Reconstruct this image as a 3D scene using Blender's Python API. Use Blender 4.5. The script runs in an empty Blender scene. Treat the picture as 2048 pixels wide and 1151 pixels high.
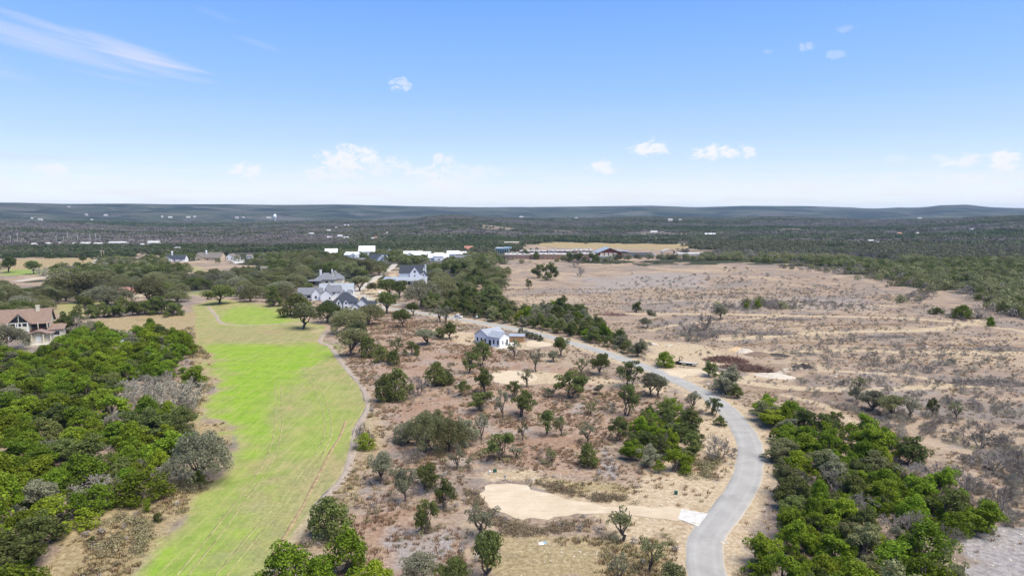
import bpy, bmesh, math, random
import numpy as np
from mathutils import Vector, Matrix

# ------------------------------------------------------------------ camera, sky, sun, exposure
CAM_H = 55.0
PITCH = math.radians(6.0)
FPX = 1380.0                     # focal length in pixels of the 2048 px wide photograph
sc = bpy.context.scene
col = sc.collection

cam_d = bpy.data.cameras.new('camera')
cam_d.sensor_width = 36.0
cam_d.lens = FPX / 2048.0 * 36.0
cam_d.clip_start = 0.5
cam_d.clip_end = 60000.0
cam = bpy.data.objects.new('camera', cam_d)
cam.location = (0, 0, CAM_H)
cam.rotation_euler = (math.radians(90) - PITCH, 0, 0)
col.objects.link(cam)
sc.camera = cam

SUN_EL = math.radians(64.0)
SUN_AZ = math.radians(118.0)     # clockwise from +Y (view direction): behind and to the right
sun_d = bpy.data.lights.new('sun', 'SUN')
sun_d.energy = 2.0
sun_d.angle = math.radians(48.0)   # veiled bright sky: very soft shade
sun_d.color = (1.0, 0.925, 0.80)
sun = bpy.data.objects.new('sun', sun_d)
sdir = Vector((math.sin(SUN_AZ) * math.cos(SUN_EL), math.cos(SUN_AZ) * math.cos(SUN_EL), math.sin(SUN_EL)))
sun.rotation_euler = sdir.to_track_quat('Z', 'Y').to_euler()
sun.location = (60, -40, 200)
col.objects.link(sun)

sc.view_settings.view_transform = 'Standard'
sc.view_settings.look = 'None'
sc.view_settings.exposure = 1.85
sc.view_settings.gamma = 1.0
sc.view_settings.use_curve_mapping = False
sc.render.engine = 'CYCLES'
sc.cycles.use_denoising = True
try:
    sc.cycles.denoiser = 'OPENIMAGEDENOISE'
    sc.cycles.denoising_input_passes = 'RGB_ALBEDO_NORMAL'
except Exception:
    pass
sc.cycles.max_bounces = 5
sc.cycles.diffuse_bounces = 2
sc.cycles.glossy_bounces = 2
sc.cycles.transmission_bounces = 2
sc.cycles.volume_bounces = 0
sc.cycles.transparent_max_bounces = 6

def px_dir(px, py):
    dx = (px - 1024.0) / FPX
    dy = (575.5 - py) / FPX
    c, s = math.cos(PITCH), math.sin(PITCH)
    return Vector((dx, c + dy * s, -s + dy * c))

def az_el(px, py):
    d = px_dir(px, py)
    return math.atan2(d.x, d.y), math.atan2(d.z, math.hypot(d.x, d.y))

# ------------------------------------------------------------------ world: Nishita sky, pale horizon air, clouds by direction
world = bpy.data.worlds.new('World')
sc.world = world
world.use_nodes = True
NT = world.node_tree
NT.nodes.clear()

class Nodes:
    """tiny helper for wiring node trees"""
    def __init__(s, nt): s.nt = nt
    def n(s, t, **kw):
        nd = s.nt.nodes.new(t)
        for k, v in kw.items(): setattr(nd, k, v)
        return nd
    def put(s, sock, v):
        if v is None: return
        if hasattr(v, 'links') or isinstance(v, bpy.types.NodeSocket): s.nt.links.new(v, sock)
        else: sock.default_value = v
    def math(s, op, a, b=None, c=None, clamp=False):
        nd = s.n('ShaderNodeMath', operation=op, use_clamp=clamp)
        s.put(nd.inputs[0], a); s.put(nd.inputs[1], b); s.put(nd.inputs[2], c)
        return nd.outputs[0]
    def mix(s, f, a, b, mode='MIX'):
        nd = s.n('ShaderNodeMix', data_type='RGBA', blend_type=mode)
        s.put(nd.inputs[0], f)
        for i, v in ((6, a), (7, b)):
            if isinstance(v, (tuple, list)) and len(v) == 3: v = (*v, 1)
            s.put(nd.inputs[i], v)
        return nd.outputs[2]
    def noise(s, vec, scale, detail=4, rough=0.55, dist=0.0, out=0):
        nd = s.n('ShaderNodeTexNoise')
        s.put(nd.inputs['Vector'], vec); s.put(nd.inputs['Scale'], scale)
        s.put(nd.inputs['Detail'], detail); s.put(nd.inputs['Roughness'], rough); s.put(nd.inputs['Distortion'], dist)
        return nd.outputs[out]
    def ramp(s, f, stops, interp='LINEAR'):
        nd = s.n('ShaderNodeValToRGB')
        nd.color_ramp.interpolation = interp
        el = nd.color_ramp.elements
        while len(el) < len(stops): el.new(0.5)
        for e, (p, c) in zip(el, stops):
            e.position = p
            e.color = (*c, 1) if isinstance(c, (tuple, list)) else (c, c, c, 1)
        s.put(nd.inputs[0], f)
        return nd.outputs[0]
    def step(s, v, lo, hi):
        nd = s.n('ShaderNodeMapRange', interpolation_type='SMOOTHSTEP')
        s.put(nd.inputs[0], v); s.put(nd.inputs[1], lo); s.put(nd.inputs[2], hi)
        return nd.outputs[0]

W = Nodes(NT)
tc = W.n('ShaderNodeTexCoord')
sep = W.n('ShaderNodeSeparateXYZ'); NT.links.new(tc.outputs['Generated'], sep.inputs[0])
elv = W.math('ARCSINE', sep.outputs[2])
azv = W.math('ARCTAN2', sep.outputs[0], sep.outputs[1])
sky = W.n('ShaderNodeTexSky', sky_type='NISHITA')
sky.sun_disc = False
sky.sun_elevation = SUN_EL
sky.sun_rotation = SUN_AZ
sky.altitude = 300
sky.air_density = 1.0
sky.dust_density = 0.3
sky.ozone_density = 1.6
SKY_STR = 0.07
skyc = W.mix(1.0, sky.outputs[0], (SKY_STR, SKY_STR, SKY_STR), 'MULTIPLY')
# blue gradient of the clear sky by elevation (radians), blended with the physical sky
E = 2.0 ** -sc.view_settings.exposure
def disp(r, g, b):
    f = lambda v: (v / 255.0 / 12.92 if v < 10.3 else ((v / 255.0 + 0.055) / 1.055) ** 2.4) * E
    return (f(r), f(g), f(b))
erel = W.math('DIVIDE', elv, 1.5708, clamp=True)
deg = lambda d: d / 90.0
grad = W.ramp(erel, [(0.0, disp(247, 249, 252)), (deg(1.6), disp(243, 246, 253)), (deg(3.3), disp(214, 230, 255)),
                     (deg(6.0), disp(184, 212, 255)), (deg(10.0), disp(148, 193, 255)), (deg(17.0), disp(108, 168, 255)),
                     (deg(40.0), disp(92, 152, 238)), (1.0, disp(74, 130, 220))])
base = W.mix(0.85, skyc, grad)
# cirrus and cumulus: each is a soft ellipse in (azimuth, elevation) broken up by noise
cv = W.n('ShaderNodeCombineXYZ')
NT.links.new(azv, cv.inputs[0]); NT.links.new(W.math('MULTIPLY', elv, 1.6), cv.inputs[1])
n_c = W.noise(cv.outputs[0], 58.0, 7, 0.62, 0.6)
n_f = W.noise(cv.outputs[0], 120.0, 4, 0.6)
nsum = W.math('ADD', W.math('MULTIPLY', W.math('SUBTRACT', n_c, 0.5), 4.6), W.math('MULTIPLY', W.math('SUBTRACT', n_f, 0.5), 1.6))
CLOUDS = [  # px, py, half width px, half height px, strength
    (1303, 300, 36, 16, 1.0), (1425, 308, 36, 17, 1.0), (1491, 306, 17, 15, .75), (1206, 338, 28, 15, .9),
    (2004, 323, 32, 22, 1.0), (1922, 324, 38, 14, .8), (1885, 319, 20, 10, .5), (1928, 364, 44, 12, .9), (1996, 366, 18, 10, .8),
    (1790, 319, 20, 12, .35), (1780, 362, 30, 10, .5), (700, 322, 52, 26, .95), (668, 348, 50, 18, .75), (760, 335, 50, 22, .6),
    (888, 320, 20, 12, .7), (860, 347, 40, 14, .8), (887, 372, 44, 13, .95), (700, 382, 46, 11, .8), (930, 350, 60, 20, .45),
    (491, 343, 30, 16, .9), (105, 347, 30, 17, .75), (178, 356, 14, 8, .6), (8, 374, 16, 8, .7), (800, 172, 19, 13, .5),
    (1610, 96, 17, 8, .3), (1672, 110, 17, 9, .22), (1695, 59, 20, 7, .18), (1537, 104, 9, 6, .2), (590, 385, 70, 14, .35),
    (2120, 340, 40, 18, .9), (-70, 350, 45, 18, .8)]
alpha = None
for (px, py, hw, hh, st) in CLOUDS:
    a0, e0 = az_el(px, py)
    a1, _ = az_el(px + hw * 1.35, py); _, e1 = az_el(px, py - hh * 1.35)
    da = W.math('DIVIDE', W.math('SUBTRACT', azv, a0), a1 - a0)
    de = W.math('DIVIDE', W.math('SUBTRACT', elv, e0), e1 - e0)
    # flatter underside
    de = W.math('MULTIPLY', de, W.math('MULTIPLY_ADD', W.math('LESS_THAN', de, 0.0), 0.55, 1.0))
    d2 = W.math('ADD', W.math('MULTIPLY', da, da), W.math('MULTIPLY', de, de))
    m = W.math('ADD', W.math('SUBTRACT', 1.0, d2), nsum)
    al = W.math('MULTIPLY', W.step(m, 0.0, 1.1), st)
    alpha = al if alpha is None else W.math('MAXIMUM', alpha, al)
# long cirrus streak on the left
rotm = W.n('ShaderNodeMapping')
rotm.inputs['Rotation'].default_value = (0, 0, math.radians(14))
NT.links.new(cv.outputs[0], rotm.inputs[0])
stretch = W.n('ShaderNodeVectorMath', operation='MULTIPLY'); stretch.inputs[1].default_value = (5.0, 48.0, 1.0)
NT.links.new(rotm.outputs[0], stretch.inputs[0])
n_s = W.noise(stretch.outputs[0], 1.0, 6, 0.62, 0.5)
CIRRUS = [(70, 76, 270, 44, .6), (275, 114, 165, 28, .95), (120, 66, 190, 18, .7), (-250, 60, 330, 50, .5), (60, 312, 190, 9, .4), (512, 86, 60, 8, .2), (430, 28, 70, 10, .15), (110, 100, 110, 9, .45)]
ca = None
for (px, py, hw, hh, st) in CIRRUS:
    a0, e0 = az_el(px, py)
    a1, _ = az_el(px + hw, py); _, e1 = az_el(px, py - hh)
    u = W.math('SUBTRACT', azv, a0); v = W.math('SUBTRACT', elv, e0)
    sl = 0.24 if py < 200 else 0.0
    v = W.math('MULTIPLY_ADD', u, sl, v)
    da = W.math('DIVIDE', u, a1 - a0); de = W.math('DIVIDE', v, e1 - e0)
    d2 = W.math('ADD', W.math('MULTIPLY', da, da), W.math('MULTIPLY', de, de))
    m = W.math('ADD', W.math('SUBTRACT', 1.0, d2), W.math('MULTIPLY', W.math('SUBTRACT', n_s, 0.5), 2.6))
    al = W.math('MULTIPLY', W.step(m, -0.1, 1.5), st)
    ca = al if ca is None else W.math('MAXIMUM', ca, al)
withc = W.mix(ca, base, disp(218, 227, 252))
# thin veil of broken cloud low over the horizon
vv = W.n('ShaderNodeVectorMath', operation='MULTIPLY'); vv.inputs[1].default_value = (9.0, 70.0, 1.0)
NT.links.new(cv.outputs[0], vv.inputs[0])
n_v = W.noise(vv.outputs[0], 1.0, 5, 0.6, 0.4)
veil = W.math('MULTIPLY', W.step(n_v, 0.40, 0.62), W.ramp(erel, [(0.0, 0.8), (deg(2.0), 0.65), (deg(4.2), 0.0), (1.0, 0.0)]))
withc = W.mix(veil, withc, disp(251, 250, 250))
withc = W.mix(W.math('MINIMUM', alpha, 0.95), withc, disp(253, 253, 255))
bg = W.n('ShaderNodeBackground'); NT.links.new(withc, bg.inputs[0]); bg.inputs[1].default_value = 1.0
wo = W.n('ShaderNodeOutputWorld'); NT.links.new(bg.outputs[0], wo.inputs[0])
world.cycles.sampling_method = 'MANUAL'; world.cycles.sample_map_resolution = 256
# ------------------------------------------------------------------ terrain
rng = np.random.default_rng(7)
random.seed(11)
def vnoise(x, y, seed=0):
    """smooth value noise on a unit lattice, 0..1 (numpy arrays)"""
    xi = np.floor(x).astype(np.int64); yi = np.floor(y).astype(np.int64)
    xf = x - xi; yf = y - yi
    u = xf * xf * (3 - 2 * xf); v = yf * yf * (3 - 2 * yf)
    def hsh(a, b):
        n = (a * 374761393 + b * 668265263 + seed * 1442695041) & 0xFFFFFFFF
        n = ((n ^ (n >> 13)) * 1274126177) & 0xFFFFFFFF
        return ((n ^ (n >> 16)) & 0xFFFF) / 65535.0
    a = hsh(xi, yi); b = hsh(xi + 1, yi); c = hsh(xi, yi + 1); d = hsh(xi + 1, yi + 1)
    return (a * (1 - u) + b * u) * (1 - v) + (c * (1 - u) + d * u) * v
def fbm(x, y, seed=0, octs=4):
    t = 0.0; a = 0.5; s = 0.0
    for i in range(octs):
        t = t + a * vnoise(x * 2 ** i + 17.3 * i, y * 2 ** i - 9.1 * i, seed + i); s += a; a *= 0.5
    return t / s
def sstep(v, lo, hi):
    t = np.clip((v - lo) / (hi - lo), 0, 1); return t * t * (3 - 2 * t)

def az_of(px): return math.atan2((px - 1024.0) / FPX, math.cos(PITCH))
SKYL = [(-900, 416), (-400, 412), (0, 409), (70, 409.5), (150, 411), (260, 409.5), (350, 410), (460, 409.5), (560, 410.5), (680, 409), (780, 411),
        (860, 412.5), (960, 414), (1060, 413.5), (1150, 412.5), (1300, 411), (1390, 414.5), (1480, 412), (1600, 413), (1700, 416), (1735, 418.5), (1790, 416),
        (1830, 417.5), (1870, 413), (1925, 412), (1950, 416), (2048, 419), (2300, 414), (2900, 416)]
SK_AZ = np.array([az_of(p) for p, _ in SKYL])
SK_EL = np.array([math.atan((575.5 - y) / FPX) - PITCH for _, y in SKYL])
# middle ridges: pixel column, skyline row, distance
MIDR = [(-900, 441, 3400), (0, 440, 3400), (180, 441, 3500), (340, 446, 3600), (480, 447, 3600), (560, 445, 3500), (700, 441, 3900), (820, 439, 3700),
        (880, 431, 3300), (925, 430.5, 3200), (985, 435, 3300), (1060, 437, 3900), (1180, 436.5, 4200), (1270, 432.5, 4000), (1340, 434.5, 4100), (1450, 436.5, 4400),
        (1540, 433, 4200), (1660, 435, 4300), (1760, 437, 4200), (1860, 436, 3900), (1950, 433, 3600), (2048, 431, 3500), (2900, 430, 3500)]
MD_AZ = np.array([az_of(p) for p, _, _ in MIDR])
MD_EL = np.array([math.atan((575.5 - y) / FPX) - PITCH for _, y, _ in MIDR])
MD_R = np.array([r for _, _, r in MIDR], float)

def height(x, y):
    x = np.asarray(x, float); y = np.asarray(y, float)
    r = np.hypot(x, y); az = np.arctan2(x, np.maximum(y, 1e-3))
    az = np.where(y <= 0, np.sign(x) * 1.5, az)
    near = (fbm(x / 70.0, y / 70.0, 3, 3) - 0.5) * 1.6
    mid = (fbm(x / 260.0, y / 260.0, 9, 3) - 0.5) * 5.0 * sstep(r, 500, 1400)
    # middle ridge
    Rm = np.interp(az, MD_AZ, MD_R)
    Hm = CAM_H + Rm * np.tan(np.interp(az, MD_AZ, MD_EL)) - 5.0
    fm = sstep(r, 0.42 * Rm, Rm) * (1 - 0.8 * sstep(r, Rm, Rm * 1.35))
    # far skyline ridge
    Rf = np.interp(az, [-0.7, 0.0, 0.7], [7200, 8800, 10200])
    Hf = CAM_H + Rf * np.tan(np.interp(az, SK_AZ, SK_EL)) - 4.0
    ff = sstep(r, 0.60 * Rf, Rf)
    gul = (fbm(x / 650.0, y / 650.0, 21, 4) - 0.5)
    h = near + mid + Hm * fm * (1 - ff) + Hf * ff
    h = h + gul * 42.0 * sstep(r, 1800, 4200) * (1 - np.clip((ff - .75) * 4, 0, 1)) * (1 - 0.7 * np.exp(-((r - Rm) / 500.0) ** 2))
    return h
def hz(x, y): return float(height(x, y))

def at(px, py, lift=0.0):
    """world point on the terrain (plus lift) seen at a pixel of the photograph"""
    d = px_dir(px, py)
    if py < 488:
        ts = np.geomspace(300, 11500, 900); g_ = CAM_H + d.z * ts - lift - height(d.x * ts, d.y * ts)
        k = int(np.argmax(g_ < 0)) if (g_ < 0).any() else len(ts) - 1
        t = ts[k] if k == 0 or g_[k] >= 0 else ts[k - 1] + (ts[k] - ts[k - 1]) * g_[k - 1] / (g_[k - 1] - g_[k] + 1e-9)
        return Vector((d.x * t, d.y * t, hz(d.x * t, d.y * t)))
    z = 0.0
    for _ in range(14):
        if d.z >= -1e-4: break
        t = (CAM_H - z - lift) / -d.z
        t = min(t, 9000.0)
        z = 0.5 * z + 0.5 * hz(d.x * t, d.y * t)
    x, y = d.x * t, d.y * t
    return Vector((x, y, hz(x, y)))
def pxm(p):
    """photo pixels per metre at a world point"""
    dep = p.y * math.cos(PITCH) + (CAM_H - p.z) * math.sin(PITCH)
    return FPX / dep
def project(x, y, z):
    dz = z - CAM_H
    dep = y * math.cos(PITCH) - dz * math.sin(PITCH)
    up = y * math.sin(PITCH) + dz * math.cos(PITCH)
    return 1024 + FPX * x / dep, 575.5 - FPX * up / dep
def poly_w(pts, lift=0.0): return np.array([at(a, b, lift)[:2] for a, b in pts])

def poly_sd(P, X, Y):
    """signed distance (inside positive) from polygon P"""
    n = len(P); best = np.full(X.shape, 1e18); ins = np.zeros(X.shape, bool)
    for i in range(n):
        ax, ay = P[i]; bx, by = P[(i + 1) % n]
        ex, ey = bx - ax, by - ay; L = ex * ex + ey * ey + 1e-9
        t = np.clip(((X - ax) * ex + (Y - ay) * ey) / L, 0, 1)
        d = (X - ax - t * ex) ** 2 + (Y - ay - t * ey) ** 2
        best = np.minimum(best, d)
        c = ((ay > Y) != (by > Y)) & (X < (bx - ax) * (Y - ay) / (by - ay + 1e-12) + ax)
        ins ^= c
    d = np.sqrt(best)
    return np.where(ins, d, -d)
def line_d(P, X, Y):
    best = np.full(X.shape, 1e18)
    for i in range(len(P) - 1):
        ax, ay = P[i]; bx, by = P[i + 1]
        ex, ey = bx - ax, by - ay; L = ex * ex + ey * ey + 1e-9
        t = np.clip(((X - ax) * ex + (Y - ay) * ey) / L, 0, 1)
        best = np.minimum(best, (X - ax - t * ex) ** 2 + (Y - ay - t * ey) ** 2)
    return np.sqrt(best)
def smooth_line(P, step=2.0):
    P = [np.array(p, float) for p in P]
    out = []
    Q = [2 * P[0] - P[1]] + P + [2 * P[-1] - P[-2]]
    for i in range(1, len(Q) - 2):
        p0, p1, p2, p3 = Q[i - 1], Q[i], Q[i + 1], Q[i + 2]
        n = max(2, int(np.linalg.norm(p2 - p1) / step))
        for k in range(n):
            t = k / n
            out.append(0.5 * ((2 * p1) + (-p0 + p2) * t + (2 * p0 - 5 * p1 + 4 * p2 - p3) * t * t + (-p0 + 3 * p1 - 3 * p2 + p3) * t ** 3))
    out.append(P[-1])
    return np.array(out)

def axis(fine_lo, fine_hi, step, lo, hi, g):
    a = list(np.arange(fine_lo, fine_hi + 1e-6, step))
    s = step; v = a[-1]
    while v < hi: s *= g; v += s; a.append(v)
    s = step; v = a[0]; b = []
    while v > lo: s *= g; v -= s; b.append(v)
    return np.array(b[::-1] + a)
GX = axis(-160, 180, 1.1, -16000, 16000, 1.045)
GY = axis(84, 300, 1.0, -9000, 16000, 1.0125)
# thin out the rows behind the camera
keep = np.ones(len(GY), bool); bi = np.where(GY < 60)[0]; keep[bi] = False; keep[bi[::14]] = True; keep[bi[:1]] = True
GY = GY[keep]
XX, YY = np.meshgrid(GX, GY)
ZZ = height(XX, YY)
nx, ny = len(GX), len(GY)
verts = np.stack([XX.ravel(), YY.ravel(), ZZ.ravel()], 1)
ii = np.arange(nx * ny).reshape(ny, nx)
quads = np.stack([ii[:-1, :-1].ravel(), ii[:-1, 1:].ravel(), ii[1:, 1:].ravel(), ii[1:, :-1].ravel()], 1)
def np_mesh(name, V, Q, smooth=True):
    me = bpy.data.meshes.new(name)
    k = Q.shape[1]
    me.vertices.add(len(V)); me.vertices.foreach_set('co', np.asarray(V, np.float32).ravel())
    me.loops.add(Q.size); me.loops.foreach_set('vertex_index', Q.astype(np.int32).ravel())
    me.polygons.add(len(Q)); me.polygons.foreach_set('loop_start', np.arange(0, Q.size, k, dtype=np.int32))
    me.polygons.foreach_set('loop_total', np.full(len(Q), k, np.int32))
    if smooth: me.polygons.foreach_set('use_smooth', np.ones(len(Q), bool))
    me.update(calc_edges=True)
    return me

# ------------------------------------------------------------------ ground cover weights (what grows or lies where)
fx, fy = XX.ravel(), YY.ravel()
R_ = np.hypot(fx, fy)
warp = (fbm(fx / 5.0, fy / 5.0, 31, 3) - 0.5)
warp2 = (fbm(fx / 22.0, fy / 22.0, 37, 3) - 0.5)
front = fy > 50
CH = {k: np.zeros(len(fx)) for k in ('lime', 'mown', 'straw', 'red', 'pale', 'grey', 'wood', 'dirt')}
def zone(ch, pts, soft=3.0, w=1.0, wob=4.0, lift=0.0, sub=False):
    P = poly_w(pts, lift)
    m = front & (fx > P[:, 0].min() - 25) & (fx < P[:, 0].max() + 25) & (fy > P[:, 1].min() - 25) & (fy < P[:, 1].max() + 25)
    if not m.any(): return
    sd = poly_sd(P, fx[m], fy[m]) + warp[m] * wob + warp2[m] * wob
    v = sstep(sd, -soft * .5, soft * .5) * w
    CH[ch][m] = CH[ch][m] * (1 - v) if sub else np.maximum(CH[ch][m], v)
def track(ch, pts, width, soft=0.8, w=1.0, ruts=False, wob=0.8):
    P = smooth_line(poly_w(pts), 3.0)
    m = front & (fx > P[:, 0].min() - 10) & (fx < P[:, 0].max() + 10) & (fy > P[:, 1].min() - 10) & (fy < P[:, 1].max() + 10)
    d = line_d(P, fx[m], fy[m]) + warp[m] * wob
    if ruts: d = np.abs(d - width * 0.62); width = width * .55
    v = (1 - sstep(d, width * .5 - soft * .3, width * .5 + soft)) * w
    CH[ch][m] = np.maximum(CH[ch][m], v)

FAIR = [(240, 1180), (300, 1112), (350, 1060), (400, 1000), (438, 960), (470, 900), (468, 850), (455, 842), (412, 836), (412, 810), (436, 762), (424, 712), (415, 690), (395, 690),
        (392, 660), (384, 610), (440, 597), (560, 612), (612, 640), (655, 655), (640, 682), (672, 705), (700, 742), (728, 786), (736, 826),
        (712, 862), (706, 905), (690, 950), (650, 1000), (604, 1062), (562, 1108), (500, 1180)]
zone('mown', FAIR, 3.0, 0.95, 3.0)
zone('lime', [(412, 836), (436, 762), (420, 700), (430, 688), (500, 690), (600, 686), (648, 684), (668, 702), (650, 720), (612, 735), (600, 760), (560, 790), (556, 850), (530, 915), (500, 960), (462, 940), (470, 900), (470, 850), (440, 838)], 16.0, 0.85, 14.0)
zone('lime', [(436, 640), (440, 622), (480, 612), (540, 616), (590, 640), (560, 648), (470, 652)], 12.0, 0.6, 6.0)
zone('lime', [(600, 760), (690, 770), (726, 830), (705, 900), (640, 920), (560, 930), (570, 850)], 12.0, 0.5, 10.0)
zone('lime', [(270, 1180), (330, 1095), (400, 1030), (470, 950), (540, 925), (600, 940), (600, 1000), (560, 1060), (520, 1110), (470, 1180)], 14.0, 0.72, 14.0)
zone('lime', [(285, 1160), (325, 1098), (352, 1084), (345, 1115), (310, 1151)], 3.0, 0.9, 4.0)
zone('lime', [(0, 540), (60, 538), (100, 536), (95, 548), (0, 552)], 8.0, 0.6, 4.0)
zone('lime', [(368, 588), (400, 574), (470, 570), (500, 575), (490, 590), (430, 594)], 8.0, 0.5, 4.0)
zone('mown', [(100, 545), (180, 520), (235, 520), (190, 540), (160, 552)], 5.0, 0.7, 4.0)
zone('mown', [(230, 545), (300, 528), (400, 530), (430, 545)], 5.0, 0.5, 4.0)
zone('mown', [(110, 605), (210, 600), (230, 615), (140, 635), (110, 625)], 5.0, 0.7, 4.0)
zone('straw', [(60, 1180), (88, 1060), (100, 1040), (180, 1030), (240, 985), (330, 950), (400, 955), (440, 962), (400, 1002), (340, 1070), (250, 1170)], 4.0, 0.95, 5.0)
zone('straw', [(330, 640), (440, 600), (430, 640), (440, 700), (440, 760), (400, 840), (470, 850), (468, 905), (400, 905), (350, 860), (400, 760), (370, 690)], 4.0, 0.85, 5.0)
zone('straw', [(0, 518), (120, 515), (240, 512), (235, 522), (170, 530), (100, 540), (0, 540)], 6.0, 0.8, 4.0)
zone('straw', [(185, 640), (300, 630), (390, 625), (390, 668), (330, 670), (240, 660)], 4.0, 0.9, 4.0)
zone('straw', [(1040, 487), (1130, 484), (1400, 487), (1410, 494), (1330, 499), (1240, 497), (1130, 496)], 8.0, 1.0, 6.0)
zone('straw', [(660, 790), (740, 800), (780, 870), (740, 1000), (640, 1060), (600, 1080), (650, 1000), (700, 910)], 5.0, 0.6, 6.0)
zone('straw', [(930, 1050), (1200, 1060), (1330, 1050), (1370, 1100), (1370, 1180), (960, 1180)], 6.0, 0.8, 10.0)
zone('straw', [(1000, 940), (1200, 960), (1300, 975), (1400, 985), (1400, 1012), (1200, 1005), (1080, 975), (1000, 962)], 4.0, 0.8, 6.0)
zone('red', [(690, 640), (780, 625), (900, 645), (1000, 680), (1100, 720), (1200, 760), (1290, 780), (1330, 800), (1250, 900), (1330, 960), (1200, 960), (1000, 930), (900, 960), (900, 1030), (960, 1100), (900, 1180),
             (740, 1180), (690, 1090), (720, 980), (780, 900), (740, 800), (690, 720)], 8.0, 0.85, 14.0)
zone('red', [(1330, 960), (1420, 880), (1470, 900), (1450, 980), (1400, 1000)], 4.0, 0.7, 8.0)
zone('red', [(1380, 1050), (1300, 1060), (1200, 1110), (1250, 1180), (1360, 1180)], 6.0, 0.45, 10.0)
# worn, straw coloured turf inside the fairway
for q_, w_ in (([(575, 930), (690, 925), (655, 1000), (600, 1062), (540, 1125), (480, 1185), (440, 1185), (520, 1060)], .75), ([(430, 1030), (500, 950), (545, 960), (500, 1040), (430, 1110), (380, 1130)], .6),
               ([(392, 655), (460, 656), (560, 652), (640, 665), (640, 684), (540, 684), (430, 686), (400, 690)], .6), ([(545, 770), (580, 770), (575, 830), (550, 830)], .6), ([(640, 770), (700, 760), (725, 800), (690, 850), (650, 830)], .45)):
    zone('mown', q_, 16.0, w_ * .62, 16.0, sub=True); zone('straw', q_, 16.0, w_ * .8, 16.0); zone('lime', q_, 16.0, w_ * .6, 16.0, sub=True)
# pale caliche soil
zone('pale', [(1230, 1000), (1300, 950), (1360, 895), (1395, 850), (1398, 815), (1345, 780), (1320, 785), (1280, 770), (1315, 768), (1390, 795), (1440, 850), (1430, 900), (1380, 920), (1410, 960), (1440, 985), (1420, 1020), (1340, 1018)], 5.0, 1.0, 8.0)
zone('pale', [(1200, 1030), (1345, 1038), (1350, 1060), (1290, 1085), (1220, 1060)], 4.0, 0.95, 6.0)
zone('pale', [(960, 945), (1060, 935), (1130, 985), (1240, 985), (1240, 1012), (1120, 998), (1020, 962), (950, 975)], 4.0, 0.9, 6.0)
zone('pale', [(1270, 728), (1330, 735), (1400, 735), (1420, 748), (1400, 762), (1340, 758), (1300, 748)], 2.5, 1.0, 2.5)
zone('pale', [(1285, 680), (1400, 690), (1470, 710), (1530, 730), (1420, 735), (1330, 735), (1290, 715)], 8.0, 0.8, 8.0)
zone('pale', [(1500, 740), (1570, 748), (1560, 762), (1470, 758)], 4.0, 0.9, 4.0)
zone('pale', [(1570, 720), (1640, 728), (1660, 745), (1600, 735)], 4.0, 0.7, 4.0)
zone('pale', [(1840, 700), (1950, 700), (2048, 705), (2100, 715), (2000, 716), (1880, 712)], 5.0, 0.5, 5.0)
zone('pale', [(1800, 890), (1900, 870), (2048, 880), (2100, 900), (2048, 925), (1900, 900)], 8.0, 0.4, 14.0)
zone('pale', [(972, 742), (1040, 738), (1130, 748), (1240, 760), (1240, 770), (1130, 765), (1060, 770), (1000, 768)], 3.0, 0.9, 4.0)
zone('pale', [(890, 660), (960, 665), (955, 690), (930, 690), (880, 672)], 3.0, 0.8, 3.0)
zone('pale', [(985, 690), (1030, 684), (1100, 680), (1110, 690), (1060, 700), (990, 699)], 3.0, 0.7, 3.0)
zone('pale', [(700, 590), (745, 560), (790, 545), (800, 555), (770, 590), (800, 605), (740, 612)], 4.0, 0.75, 4.0)
zone('pale', [(590, 640), (620, 650), (660, 660), (640, 670)], 3.0, 0.4, 4.0)
zone('pale', [(1440, 660), (1560, 640), (1700, 665), (1800, 690), (1650, 700), (1500, 680)], 14.0, 0.3, 16.0)
# grey stony mulch
zone('grey', [(1920, 1080), (1960, 1050), (2048, 1055), (2120, 1080), (2120, 1180), (1950, 1180)], 4.0, 0.9, 6.0)
zone('grey', [(1140, 575), (1170, 555), (1260, 545), (1420, 548), (1440, 562), (1350, 575), (1220, 585)], 30.0, 0.5, 60.0)
zone('grey', [(770, 1080), (800, 1050), (880, 1040), (920, 1060), (900, 1110), (800, 1120)], 4.0, 0.55, 8.0)
zone('grey', [(1185, 895), (1230, 890), (1260, 950), (1240, 960), (1195, 955)], 3.0, 0.7, 5.0)
zone('grey', [(1130, 800), (1180, 800), (1190, 830), (1140, 830)], 3.0, 0.5, 6.0)
zone('grey', [(1640, 760), (1760, 740), (1850, 800), (1800, 850), (1680, 790)], 8.0, 0.35, 14.0)
zone('grey', [(1380, 605), (1560, 590), (1740, 600), (1760, 620), (1560, 620), (1400, 622)], 14.0, 0.4, 26.0)
zone('dirt', [(1480, 770), (1620, 770), (1780, 790), (1760, 860), (1640, 830), (1540, 800)], 8.0, 0.5, 10.0)
zone('dirt', [(1700, 850), (1800, 840), (1880, 900), (1860, 930), (1760, 900)], 8.0, 0.6, 10.0)
zone('dirt', [(1440, 720), (1580, 725), (1570, 745), (1470, 748)], 4.0, 0.5, 6.0)
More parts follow.
